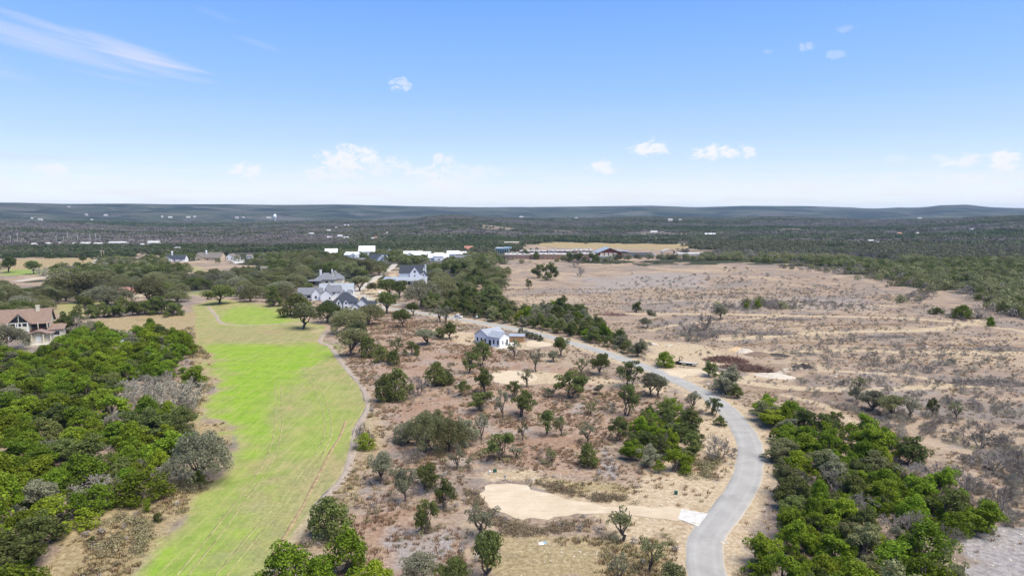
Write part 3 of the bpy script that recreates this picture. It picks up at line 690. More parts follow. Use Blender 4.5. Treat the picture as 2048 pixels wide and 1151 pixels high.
# ------------------------------------------------------------------ small mesh kit
class MB:
    """collects simple solids; build() links them as one mesh object"""
    def __init__(s): s.v = []; s.f = []
    def add(s, vs, fs):
        o = len(s.v); s.v += [tuple(v) for v in vs]; s.f += [tuple(i + o for i in f) for f in fs]; return s
    def box(s, x0, x1, y0, y1, z0, z1):
        vs = [(x0, y0, z0), (x1, y0, z0), (x1, y1, z0), (x0, y1, z0), (x0, y0, z1), (x1, y0, z1), (x1, y1, z1), (x0, y1, z1)]
        return s.add(vs, [(0, 3, 2, 1), (4, 5, 6, 7), (0, 1, 5, 4), (1, 2, 6, 5), (2, 3, 7, 6), (3, 0, 4, 7)])
    def prism(s, prof, axis, a, b):
        """extrude a profile of (u, z) points along x or y from a to b"""
        n = len(prof)
        mk = (lambda u, z, t: (t, u, z)) if axis == 'x' else (lambda u, z, t: (u, t, z))
        vs = [mk(u, z, a) for u, z in prof] + [mk(u, z, b) for u, z in prof]
        fs = [tuple(range(n)), tuple(range(2 * n - 1, n - 1, -1))] + [(i, i + n, (i + 1) % n + n, (i + 1) % n) for i in range(n)]
        return s.add(vs, fs)
    def tube(s, pts, rads, n=5, cap=True):
        rings = []
        for i, p in enumerate(pts):
            p = Vector(p)
            d = (Vector(pts[min(i + 1, len(pts) - 1)]) - Vector(pts[max(i - 1, 0)])).normalized()
            a = d.orthogonal().normalized(); b2 = d.cross(a)
            rings.append([p + (a * math.cos(2 * math.pi * k / n) + b2 * math.sin(2 * math.pi * k / n)) * rads[i] for k in range(n)])
        vs = [v for r in rings for v in r]; fs = []
        for i in range(len(rings) - 1):
            for k in range(n):
                fs.append((i * n + k, i * n + (k + 1) % n, (i + 1) * n + (k + 1) % n, (i + 1) * n + k))
        if cap: fs += [tuple(range(n - 1, -1, -1)), tuple((len(rings) - 1) * n + k for k in range(n))]
        return s.add(vs, fs)
    def mesh(s, name, mat=None, smooth=False):
        me = bpy.data.meshes.new(name); me.from_pydata(s.v, [], s.f)
        bm = bmesh.new(); bm.from_mesh(me); bmesh.ops.recalc_face_normals(bm, faces=bm.faces); bm.to_mesh(me); bm.free()
        if smooth: me.polygons.foreach_set('use_smooth', np.ones(len(me.polygons), bool))
        if mat: me.materials.append(mat)
        return me
    def build(s, name, mat, parent=None, smooth=False):
        o = bpy.data.objects.new(name, s.mesh(name, mat, smooth)); col.objects.link(o)
        if parent is not None: o.parent = parent
        return o
def link(name, me, parent=None):
    o = bpy.data.objects.new(name, me); col.objects.link(o)
    if parent is not None: o.parent = parent
    return o
def tag(o, label=None, cat=None, group=None, kind=None):
    if label: o['label'] = label
    if cat: o['category'] = cat
    if group: o['group'] = group
    if kind: o['kind'] = kind
    return o
def thing(name, label, cat, p, rot=0.0, group=None):
    o = bpy.data.objects.new(name, None); o.empty_display_size = 0.5
    col.objects.link(o); o.location = p; o.rotation_euler = (0, 0, rot)
    return tag(o, label, cat, group)
def copy_tree(o, parent=None):
    c = o.copy(); col.objects.link(c); c.parent = parent
    for ch in o.children: copy_tree(ch, c)
    return c

# ------------------------------------------------------------------ roads, drives and pads
def ribbon(name, px, width, mat, lift, label, across=4, pts=None, rag=0.0):
    P = smooth_line(poly_w(px) if pts is None else pts, 2.0)
    T = np.gradient(P, axis=0); T /= np.linalg.norm(T, axis=1)[:, None] + 1e-9
    Nn = np.stack([T[:, 1], -T[:, 0]], 1)
    us = np.linspace(-1, 1, across + 1)
    V = []; att = []
    for u in np.concatenate([[-1.06], us, [1.06]]):
        Q = P + Nn * (u * width / 2)
        if abs(u) >= .99 and rag: Q = Q + Nn * ((fbm(P[:, 0] / 2.2 + u * 9, P[:, 1] / 2.2, 13, 3) - .5) * rag)[:, None]
        z = height(Q[:, 0], Q[:, 1]) + (lift + 0.05 * (1 - u * u) if abs(u) <= 1 else -0.12)
        V.append(np.column_stack([Q, z])); att.append(np.full(len(P), u))
    k = len(V); n = len(P)
    V = np.concatenate(V); att = np.concatenate(att)
    idx = np.arange(k * n).reshape(k, n)
    Q = np.stack([idx[:-1, :-1].ravel(), idx[:-1, 1:].ravel(), idx[1:, 1:].ravel(), idx[1:, :-1].ravel()], 1)
    me = np_mesh(name, V, Q)
    a = me.attributes.new('across', 'FLOAT', 'POINT'); a.data.foreach_set('value', att.astype(np.float32))
    me.materials.append(mat)
    bm = bmesh.new(); bm.from_mesh(me); bmesh.ops.recalc_face_normals(bm, faces=bm.faces); bm.to_mesh(me); bm.free()
    o = link(name, me); tag(o, label, kind='structure'); return o
def sheet(name, px, mat, lift, label, smooth=True, wob=0.0, kind='structure'):
    """a ground sheet with a rounded outline, triangulated and draped on the terrain"""
    P = poly_w(px)
    if smooth:
        P = smooth_line(np.vstack([P, P[:1]]), 1.5)[:-1]
    if wob: P = P + np.stack([vnoise(P[:, 0] * .7, P[:, 1] * .7, 5) - .5, vnoise(P[:, 0] * .7, P[:, 1] * .7, 6) - .5], 1) * wob
    x0, y0 = P.min(0) - 1; x1, y1 = P.max(0) + 1
    st = 1.0 if max(x1 - x0, y1 - y0) < 60 else 2.0
    bm = bmesh.new()
    vs = [bm.verts.new((p[0], p[1], 0)) for p in P]
    bm.faces.new(vs)
    for ax, lo, hi in ((0, x0, x1), (1, y0, y1)):
        for t in np.arange(lo, hi, st * 2):
            no = (1, 0, 0) if ax == 0 else (0, 1, 0); co = (t, 0, 0) if ax == 0 else (0, t, 0)
            bmesh.ops.bisect_plane(bm, geom=bm.verts[:] + bm.edges[:] + bm.faces[:], plane_co=co, plane_no=no)
    bm.verts.ensure_lookup_table()
    xy = np.array([v.co[:2] for v in bm.verts]); z = height(xy[:, 0], xy[:, 1]) + lift
    for v, zz in zip(bm.verts, z): v.co.z = zz
    bmesh.ops.triangulate(bm, faces=[f for f in bm.faces if len(f.verts) > 4])
    bmesh.ops.recalc_face_normals(bm, faces=bm.faces)
    if sum(f.normal.z for f in bm.faces) < 0: bmesh.ops.reverse_faces(bm, faces=bm.faces)
    edges = [e for e in bm.edges if e.is_boundary]
    r = bmesh.ops.extrude_edge_only(bm, edges=edges)
    for v in [g_ for g_ in r['geom'] if isinstance(g_, bmesh.types.BMVert)]: v.co.z -= lift + 0.1
    me = bpy.data.meshes.new(name); bm.to_mesh(me); bm.free(); me.materials.append(mat)
    o = link(name, me); tag(o, label, kind=kind); return o
ribbon('road', ROAD_PX, 6.0, M['asphalt'], 0.06, 'pale grey asphalt road curving through the dry land', 8, rag=.7)
ribbon('cart_path', [(655, 660), (640, 682), (660, 692), (682, 722), (702, 746), (720, 766), (733, 792), (736, 818), (716, 852), (706, 900), (690, 950), (655, 990), (632, 1016)], 1.9, M['path'], 0.03, 'narrow grey brown dirt path along the fairway edge', 4, rag=.8)
ribbon('cart_path', [(416, 612), (430, 628), (446, 647), (500, 650), (560, 647), (610, 648)], 1.5, M['path'], 0.03, 'narrow pale dirt path across the top of the fairway', 4, rag=.6)
ribbon('street', [(735, 614), (716, 606), (706, 592), (716, 580), (735, 566), (752, 555), (768, 545), (782, 536), (790, 528)], 6.5, M['drive'], 0.05, 'pale dusty street between the white houses', 4)
ribbon('driveway', [(800, 610), (760, 606), (735, 596), (722, 588)], 6.0, M['drive'], 0.09, 'pale driveway in front of the dark roofed house', 4)
ribbon('driveway', [(64, 628), (74, 615), (84, 606), (92, 598)], 7.0, M['asphalt'], 0.07, 'grey driveway behind the brown roofed house', 4)
ribbon('road', [(30, 563), (100, 551), (140, 543), (172, 532), (190, 524), (200, 517)], 7.0, M['drive'], 0.08, 'pale road crossing the open field by the far trees', 4)
ribbon('driveway', [(1330, 752), (1360, 744), (1400, 744), (1430, 750)], 10.0, M['gravel'], 0.05, 'crushed stone entrance off the road to the cleared field', 6)
def offset_line(px, d):
    P = smooth_line(poly_w(px), 2.0); T = np.gradient(P, axis=0); T /= np.linalg.norm(T, axis=1)[:, None]
    return P + np.stack([T[:, 1], -T[:, 0]], 1) * d
for px_, lb in (([(556, 765), (557, 850), (538, 920), (490, 990), (430, 1070), (352, 1165)], 'worn wheel line running down the middle of the fairway'),
                ([(612, 735), (645, 800), (655, 870), (600, 960), (500, 1080), (430, 1165)], 'worn wheel line curving across the paler side of the fairway')):
    for d in (-.85, .85): ribbon('wheel_track', None, .3, M['wheel_track'], .012, lb, 2, offset_line(px_, d)[::3], rag=.35)
ribbon('dirt_track', [(692, 840), (682, 868), (660, 905), (642, 940), (612, 1000), (575, 1062), (546, 1108), (535, 1120)], .65, M['red_track'], .014, 'thin bare red earth track along the fairway edge', 2, rag=.5)
sheet('gravel_pad', [(962, 986), (972, 972), (998, 966), (1040, 968), (1082, 981), (1130, 996), (1200, 1009), (1280, 1013), (1372, 1016), (1366, 1042), (1300, 1034), (1210, 1027), (1150, 1029), (1095, 1036), (1052, 1038), (1022, 1033), (996, 1020), (974, 1004)], M['gravel'], 0.07, 'tan gravel pad narrowing to a drive beside the road', wob=1.6)
sheet('concrete_apron', [(1363, 1018), (1416, 1027), (1396, 1053), (1356, 1037)], M['concrete'], 0.11, 'white concrete apron where the gravel pad meets the road', False)
sheet('gravel_pad', [(983, 748), (1000, 742), (1040, 742), (1068, 748), (1075, 758), (1050, 767), (1010, 768), (988, 762)], M['gravel'], 0.06, 'small tan gravel pad between cedars on the brown lot', wob=0.5)
sheet('gravel_pad', [(838, 661), (846, 656), (862, 655), (876, 658), (878, 663), (866, 667), (846, 667)], M['gravel'], 0.06, 'oval tan gravel pad among trees near the far road', wob=0.3)
sheet('patio_slab', [(975, 690), (1000, 686), (1034, 684), (1036, 691), (1000, 698)], M['concrete'], 0.1, 'pale concrete slab round the small white house', False)
sheet('gravel_drive', [(1054, 682), (1072, 680), (1106, 688), (1098, 692), (1056, 693)], M['gravel'], 0.07, 'pale gravel drive beside the timber shed', wob=0.2)
sheet('parking_slab', [(462, 522), (470, 519), (492, 520), (490, 525), (470, 527)], M['concrete'], 0.3, 'white concrete slab beside the far white gabled house', False)
# ------------------------------------------------------------------ buildings
KEEP_OUT = []       # (x, y, radius) of houses and yards
def slab_roof(mb, prof, axis, a, b, t=0.22):
    """thin bent sheet: prof is the underside polyline of (u, z)"""
    top = [(u, z + t) for u, z in prof]
    mb.prism(list(prof) + top[::-1], axis, a, b)
def gable(par, x0, x1, y0, y1, he, hr, ridge='x', wall='white_wall', roof='roof_grey', over=0.45, z0=-1.2, name_wall='wall', name_roof='roof'):
    (u0, u1, a, b) = (y0, y1, x0, x1) if ridge == 'x' else (x0, x1, y0, y1)
    um = (u0 + u1) / 2; s = (hr - he) / (um - u0)
    w = MB(); w.prism([(u0, z0), (u1, z0), (u1, he), (um, hr), (u0, he)], ridge, a, b)
    wo = w.build(name_wall, M[wall], par)
    r = MB(); e = 0.03
    slab_roof(r, [(u0 - over, he - over * s + e), (um, hr + e), (u1 + over, he - over * s + e)], ridge, a - over * .7, b + over * .7)
    ro = r.build(name_roof, M[roof], par)
    return wo, ro
def hip(par, x0, x1, y0, y1, he, hr, ins, wall='white_wall', roof='roof_grey', over=0.5, z0=-1.2):
    w = MB().box(x0, x1, y0, y1, z0, he).build('wall', M[wall], par)
    X0, X1, Y0, Y1 = x0 - over, x1 + over, y0 - over, y1 + over; ym = (y0 + y1) / 2
    ins = min(ins, (X1 - X0) / 2 - .05)
    vs = [(X0, Y0, he + .02), (X1, Y0, he + .02), (X1, Y1, he + .02), (X0, Y1, he + .02), (X0, Y0, he + .25), (X1, Y0, he + .25), (X1, Y1, he + .25), (X0, Y1, he + .25), (X0 + ins, ym, hr), (X1 - ins, ym, hr)]
    fs = [(3, 2, 1, 0), (0, 1, 5, 4), (1, 2, 6, 5), (2, 3, 7, 6), (3, 0, 4, 7), (4, 5, 9, 8), (6, 7, 8, 9), (5, 6, 9), (7, 4, 8)]
    r = MB().add(vs, fs).build('roof', M[roof], par)
    return w, r
def window(par, face, plane, u, z, w, h, frame='white_trim', pane='glass', name='window', d=0.06):
    """framed opening on an outside wall; face is the outward direction"""
    def bx(mb, ua, ub, za, zb, da, db):
        if face == '-y': mb.box(ua, ub, plane - db, plane - da, za, zb)
        elif face == '+y': mb.box(ua, ub, plane + da, plane + db, za, zb)
        elif face == '+x': mb.box(plane + da, plane + db, ua, ub, za, zb)
        else: mb.box(plane - db, plane - da, ua, ub, za, zb)
    f = MB(); t = min(.12, w * .12)
    bx(f, u - w / 2, u - w / 2 + t, z, z + h, -.02, d); bx(f, u + w / 2 - t, u + w / 2, z, z + h, -.02, d)
    bx(f, u - w / 2 + t, u + w / 2 - t, z, z + t, -.02, d); bx(f, u - w / 2 + t, u + w / 2 - t, z + h - t, z + h, -.02, d)
    fo = f.build(name, M[frame], par)
    p = MB(); bx(p, u - w / 2 + t, u + w / 2 - t, z + t, z + h - t, -.015, d * .4); p.build('pane', M[pane], fo)
    return fo
def door(par, face, plane, u, w, h, mat='dark_timber', z=0.0):
    d = MB()
    if face == '-y': d.box(u - w / 2, u + w / 2, plane - .05, plane + .02, z, z + h)
    elif face == '+x': d.box(plane - .02, plane + .05, u - w / 2, u + w / 2, z, z + h)
    else: d.box(plane - .05, plane + .02, u - w / 2, u + w / 2, z, z + h)
    return d.build('door', M[mat], par)
def site(name, label, cat, px, py, rot, keep=14, group=None):
    p = at(px, py); KEEP_OUT.append((p.x, p.y, keep))
    return thing(name, label, cat, p, math.radians(rot), group)

# --- brown roofed two storey house with a glazed front gable
H = site('brown_house', 'large brown roofed house with tall glazed front gable and cream chimney', 'house', 56, 674, 24, 17)
gable(H, -11, 8.5, 0, 11, 7.0, 12.2, 'x', 'cream_wall', 'roof_brown', 1.1)
gable(H, -6.2, 1.2, -3.2, 5.3, 7.2, 11.2, 'y', 'cream_wall', 'roof_brown', 0.7)
for (a, b_) in ((-5.8, -2.65), (-2.35, 0.8)):      # triangular glazing
    mid = -2.5; s = 3.55 / 3.7
    inner, outer = (b_, a) if b_ < mid + .2 else (a, b_)
    f = MB(); zi = 7.4 + (3.7 - abs(inner - mid)) * s * .86; zo = 7.4 + (3.7 - abs(outer - mid)) * s * .86
    f.prism([(a, 7.35), (b_, 7.35), (b_, max(7.45, 7.35 + (3.5 - abs(b_ - mid)) * .95)), (a, max(7.45, 7.35 + (3.5 - abs(a - mid)) * .95))], 'y', -3.26, -3.18)
    o = f.build('window', M['glass'], H)
for k in range(3): window(H, '-y', -3.2, -4.75 + 2.25 * k, 5.3, 2.0, 1.7)
balc = MB().box(-6.4, 1.4, -5.0, -3.25, 3.0, 3.25).build('balcony', M['cream_wall'], H)
rl = MB(); rl.box(-6.4, 1.4, -5.0, -4.9, 4.15, 4.28)
for k in range(22): rl.box(-6.35 + .365 * k, -6.22 + .365 * k, -4.98, -4.9, 3.25, 4.15)
rl.build('railing', M['white_trim'], balc)
for x in (-6.2, -2.5, 1.1): MB().box(x - .18, x + .18, -4.95, -4.6, -1, 7.3).build('post', M['white_trim'], H)
for x in (-4.6, -2.4, -.2): door(H, '-y', -3.2, x, 1.6, 2.5, 'glass')
MB().box(1.4, 8.3, -2.6, -.05, 3.0, 3.3).build('balcony', M['dark_timber'], H)
rl = MB(); rl.box(1.4, 8.3, -2.6, -2.5, 4.2, 4.34); [rl.box(1.5 + .5 * k, 1.6 + .5 * k, -2.6, -2.5, 3.3, 4.2) for k in range(14)]; rl.build('railing', M['dark_timber'], H)
MB().box(1.6, 8.2, -.07, .02, -.5, 6.9).build('cladding', M['dark_timber'], H)
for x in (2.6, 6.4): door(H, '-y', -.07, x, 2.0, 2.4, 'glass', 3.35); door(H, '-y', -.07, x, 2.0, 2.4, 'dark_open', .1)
for x in (4.6, 8.1): MB().box(x - .15, x + .15, -2.55, -2.25, -1, 7).build('post', M['cream_wall'], H)
MB().box(2.9, 4.3, 4.2, 5.4, 9, 13.6).box(2.75, 4.45, 4.05, 5.55, 13.6, 13.9).build('chimney', M['cream_wall'], H)
w_ = MB(); w_.prism([(-3.5, -1.2), (7.5, -1.2), (7.5, 5.2), (-3.5, 3.4)], 'x', 8.6, 14.0); w_.build('wall', M['cream_wall'], H)
r_ = MB(); slab_roof(r_, [(-4.2, 3.3), (8.2, 5.35)], 'x', 8.2, 14.9, .25); r_.build('roof', M['roof_brown'], H)
for y in (-1.6, .8, 3.2, 5.6): window(H, '+x', 14.0, y, 1.2, 1.2, 1.5)
window(H, '-y', -3.5, 11.3, .8, 3.4, 1.9); MB().box(-13.5, -11, 1, 8, -1, 3.2).build('wall', M['stone_wall'], H)
r_ = MB(); slab_roof(r_, [(-14.6, 3.3), (-11.1, 5.8)], 'y', .2, 9, .25); r_.build('roof', M['roof_brown'], H)
# front pavilion with a curved roof on a stone terrace
pv = site('garden_pavilion', 'cream pavilion with curved brown roof on a pale stone terrace', 'pavilion', 76, 691, 24, 6)
MB().box(-6, 6, -3.4, 4.5, -2, 0.9).build('terrace_wall', M['stone_wall'], pv)
MB().box(-5.2, 5.2, 0.0, 4.2, .9, 5.0).build('wall', M['cream_wall'], pv)
rp = MB(); n_ = 12
prof = [(-5.9 + 11.8 * i / n_, 4.9 + 1.35 * math.exp(-((i / n_ - .55) / .2) ** 2)) for i in range(n_ + 1)]
slab_roof(rp, prof, 'y', -1.6, 4.8, .3); rp.build('roof', M['roof_brown'], pv)
MB().prism([(-2.0 + 4.4 * i / 8, 5.0 + (1.15 * math.exp(-((i / 8 - .5) / .3) ** 2) if 0 < i < 8 else -.6)) for i in range(9)], 'y', -.03, .05).build('gable_panel', M['cream_wall'], pv)
window(pv, '-y', 0.0, .4, 1.7, 1.9, 2.2, pane='white_wall'); window(pv, '-y', 0.0, -3.4, 1.5, 1.7, 2.3)
for x in (-5.0, -1.8, 2.4, 5.0): MB().box(x - .22, x + .22, -1.35, -.95, .9, 5.0).build('post', M['cream_wall'], pv)
rl = MB(); rl.box(-5.9, 5.9, -3.3, -3.2, 1.75, 1.88); [rl.box(-5.8 + .55 * k, -5.7 + .55 * k, -3.3, -3.2, .9, 1.75) for k in range(22)]; rl.build('railing', M['white_trim'], pv)

# --- blue white tarp covered shed in the cedars
s_ = site('garden_shed', 'small pale blue roofed shed among the cedars', 'shed', 254, 694, 10, 4)
gable(s_, -1.9, 1.9, -1.6, 1.6, 2.2, 3.0, 'x', 'white_wall', 'roof_silver', .25); door(s_, '-y', -1.6, .6, .9, 1.9)

# --- small white house with grey roof, near the far road
WH_ROT = -43.0
cnr = at(999, 694); ca2, sa2 = math.cos(math.radians(WH_ROT)), math.sin(math.radians(WH_ROT))
H = thing('white_cottage', 'small white cottage with grey metal roof on a pale slab', 'house', (cnr.x - 11 * ca2, cnr.y - 11 * sa2, cnr.z), math.radians(WH_ROT))
KEEP_OUT.append((H.location.x, H.location.y, 11)); KEEP_OUT.append((cnr.x, cnr.y, 7))
gable(H, -4, 4, 0, 10.5, 3.9, 6.1, 'y', 'white_wall', 'roof_silver', .35)
gable(H, 3.9, 11, .05, 6, 3.85, 5.7, 'x', 'white_wall', 'roof_silver', .35)
for x, w in ((-2.2, .9), (.2, .9), (2.6, .9), (7.6, .9), (10.0, .9)): window(H, '-y', 0.0 if x < 4 else .05, x, 1.0, w, 1.7, 'black_metal')
door(H, '-y', .05, 5.3, 1.3, 2.4, 'dark_open')
window(H, '+x', 11, 4.6, .7, .9, 2.0, 'black_metal'); window(H, '+x', 11, 2.0, .9, .8, 1.6, 'white_trim')
MB().box(5.8, 6.1, 3.6, 3.9, 5.4, 6.3).build('vent_pipe', M['metal_white'], H)
MB().box(10.2, 11.0, -.8, -.05, 0, .9).build('air_conditioner', M['grey_metal'], H)
# timber shed beside it
s_ = site('timber_shed', 'flat grey roofed shed with warm timber board walls beside the white cottage', 'shed', 1033, 684, -4, 5)
MB().box(-3.2, 3.2, 0, 6.2, -1.0, 2.5).build('wall', M['timber'], s_)
MB().box(-3.5, 3.5, -.3, 6.5, 2.52, 2.72).build('roof', M['roof_silver'], s_)
bd = [MB().box(-3.2 + .64 * k + .02, -3.2 + .64 * (k + 1) - .02, -.05, -.003, -.8, 2.48).build('board', M['timber'], s_) for k in range(10)]

# --- white house with dark hip roof and front gables
H = site('dark_roofed_house', 'white house with steep dark slate hip roof and pointed front gables', 'house', 690, 622, 6, 17)
hip(H, -7, 6, 0, 12, 5.0, 10.6, 6.0, 'white_wall', 'roof_navy', .6)
hip(H, -14.5, -7.05, 2, 10, 3.4, 6.2, 4, 'white_wall', 'roof_navy', .5)
gable(H, -4.8, -1.6, -1.6, 4, 5.0, 7.4, 'y', 'white_wall', 'roof_navy', .35); gable(H, -.6, 2.4, -1.6, 4, 5.0, 7.2, 'y', 'white_wall', 'roof_navy', .35)
gable(H, 6.05, 13.2, -2.2, 7.5, 4.0, 7.4, 'y', 'white_wall', 'roof_navy', .5)
gable(H, 4.2, 8.6, -5.4, -1.9, 3.0, 4.7, 'y', 'white_wall', 'roof_navy', .4)
gable(H, 13.25, 17.5, .5, 7, 3.2, 5.2, 'x', 'white_wall', 'roof_navy', .4)
for x in (-3.2, .9): window(H, '-y', -1.6, x, 1.0, 1.5, 2.0, 'black_metal'); window(H, '-y', -1.6, x, 4.4, 1.0, 1.2, 'black_metal')
window(H, '-y', -2.2, 10.6, .9, 2.4, 2.2, 'black_metal'); window(H, '-y', -5.4, 6.4, .8, 1.6, 1.6, 'black_metal'); window(H, '-y', 0, 4.4, 1.0, 1.4, 2.0, 'black_metal')
window(H, '+x', 17.5, 3.6, 1.0, 1.2, 1.4, 'black_metal'); MB().box(-1.0, .2, 8, 9.2, 8, 11.6).build('chimney', M['white_wall'], H)

# --- white house with many grey gables
H = site('grey_roofed_house', 'sprawling white house with many grey gables and a pointed garage front', 'house', 652, 601, 8, 18)
gable(H, -3.6, 4.0, 0, 9, 3.8, 7.0, 'y', 'white_wall', 'roof_grey', .4)
gable(H, 0, 8.5, 5, 13, 5.4, 9.0, 'x', 'white_wall', 'roof_grey', .5)
gable(H, -19, -4.0, 8, 17, 3.6, 7.2, 'x', 'white_wall', 'roof_grey', .6)
gable(H, -9.5, -3.8, 3.5, 12, 4.2, 7.6, 'y', 'white_wall', 'roof_grey', .4)
gable(H, -6, 16, 14, 24, 5.0, 9.2, 'x', 'white_wall', 'roof_silver', .6)
gable(H, 8.6, 15.5, 3, 12.8, 3.4, 6.0, 'x', 'white_wall', 'roof_grey', .5)
gable(H, -1.5, 2.2, 9.2, 15, 6.5, 9.6, 'y', 'white_wall', 'roof_grey', .4)
window(H, '-y', 0, 2.4, .9, .9, 1.3, 'black_metal'); window(H, '-y', 5, 4.6, 3.6, 1.2, 1.0, 'black_metal'); window(H, '-y', 3, 12, 1, 2.0, 1.4, 'black_metal')
window(H, '-y', 8, -12, 1, 2.4, 1.6, 'black_metal'); window(H, '-y', 3.5, -6.8, 1.2, 1.2, 1.6, 'black_metal'); window(H, '-y', 9.2, .3, 6.7, .9, 1.1, 'black_metal')
door(H, '-y', 8, -16, 3.0, 2.4, 'white_trim')
# --- house behind it with chimney
H = site('slate_roofed_house', 'low house with slate grey hip roofs, white chimney and shaded patio', 'house', 650, 568, 4, 17)
hip(H, -8, 8, 0, 13, 3.4, 8.6, 7, 'cream_wall', 'roof_grey', .8); hip(H, 4, 13, 4, 14, 3.6, 8.0, 4, 'cream_wall', 'roof_grey', .6)
gable(H, 2, 9, 8, 16, 5, 9.6, 'y', 'cream_wall', 'roof_grey', .5)
MB().box(-5.2, -3.8, 6, 7.3, 5, 11).build('chimney', M['white_wall'], H); MB().box(3, 4, 12, 13, 7, 11).build('chimney', M['white_wall'], H)
r_ = MB(); slab_roof(r_, [(-4.5, 2.7), (-.02, 3.5)], 'x', -13, -2, .25); r_.build('porch_roof', M['roof_grey'], H)
for x in (-12.6, -9, -5.5, -2.4): MB().box(x - .15, x + .15, -4.2, -3.9, -1, 2.75).build('post', M['dark_timber'], H)
MB().box(-12.5, -8.05, .5, 9, -1, 3.3).build('wall', M['dark_timber'], H)
window(H, '-y', 0, 1.5, .9, 2.6, 1.6); window(H, '-y', 0, 5.6, .9, 1.6, 1.4)

# --- big white house with navy roof and long porch
H = site('porch_house', 'tall white house with navy gabled roof and a long white porch', 'house', 822, 568, -4, 20)
gable(H, -10, 9, 2, 13, 9.2, 14.4, 'x', 'white_wall', 'roof_navy', .5)
gable(H, -1.0, 7.2, .4, 8, 8.6, 14.0, 'y', 'white_wall', 'roof_navy', .4)
gable(H, 7.3, 11.4, 3, 9, 7.2, 10.4, 'y', 'white_wall', 'roof_navy', .4)
MB().box(9.0, 10.2, 11, 12.2, 7, 15.0).build('chimney', M['white_wall'], H)
window(H, '-y', .4, 3.1, 9.2, 1.6, 1.7, 'black_metal'); window(H, '-y', .4, 3.1, 6.2, .9, 1.3, 'black_metal'); window(H, '-y', 3, 9.4, 6.4, .9, 1.6, 'black_metal')
r_ = MB(); slab_roof(r_, [(-8.0, 3.7), (.3, 5.6)], 'x', -21, 10.8, .3); r_.build('porch_roof', M['roof_silver'], H)
fb = MB().box(-21, 10.8, -8.05, -7.95, 3.2, 3.75).build('fascia', M['white_trim'], H)
MB().box(-19, 10.4, -4.6, .2, -1.2, 3.9).build('wall', M['white_wall'], H)
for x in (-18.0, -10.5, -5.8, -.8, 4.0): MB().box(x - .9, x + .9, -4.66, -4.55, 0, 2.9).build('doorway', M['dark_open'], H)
for k in range(9): MB().box(-20.6 + 3.9 * k - .2, -20.6 + 3.9 * k + .2, -7.9, -7.5, -1.2, 3.6).build('post', M['white_trim'], H)

# --- red roofed house in the oaks
H = site('red_roofed_house', 'low house with faded red roof under the oaks', 'house', 248, 593, -6, 14)
gable(H, -8.5, 8.5, 0, 9.5, 3.2, 5.8, 'x', 'cream_wall', 'roof_red', .9); gable(H, 4, 9.6, -3, 5, 3.0, 4.6, 'y', 'cream_wall', 'roof_red', .6)
for x in (-5, -1, 2.4): window(H, '-y', 0, x, .9, 1.4, 1.4)
door(H, '-y', -3, 6.8, 2.6, 2.2, 'dark_open')

# --- far houses of the village
def far_house(name, label, px, py, wpx, hpx, rot, wall, roof, ridge='x', ef=.5, dep=10.0, wing=None, nw=2, keep=None):
    p = at(px, py); k = pxm(p); w = wpx / k * .94; h = hpx / k * .9
    o = thing(name, label, 'house', p, math.radians(rot)); KEEP_OUT.append((p.x, p.y + dep * .3, keep or max(w * .55, 8)))
    KEEP_OUT.append((p.x * .988, p.y * .988, max(w * .36, 5)))
    gable(o, -w / 2, w / 2, 0, dep, h * ef, h, ridge, wall, roof, .5)
    if wing:
        a, b_, hh, rd, rf = wing
        gable(o, a * w, b_ * w, -3.0, dep * .6, h * hh * .6, h * hh, rd, wall, rf or roof, .4)
    for i in range(nw):
        u = (-.32 + .64 * i / max(1, nw - 1)) * w
        inw = wing and wing[0] * w - .8 < u < wing[1] * w + .8
        window(o, '-y', -3.0 if inw else 0.0, u if not inw else (wing[0] + wing[1]) / 2 * w, h * ef * .25, min(1.8, w * .14), h * ef * .4, 'black_metal')
    return o
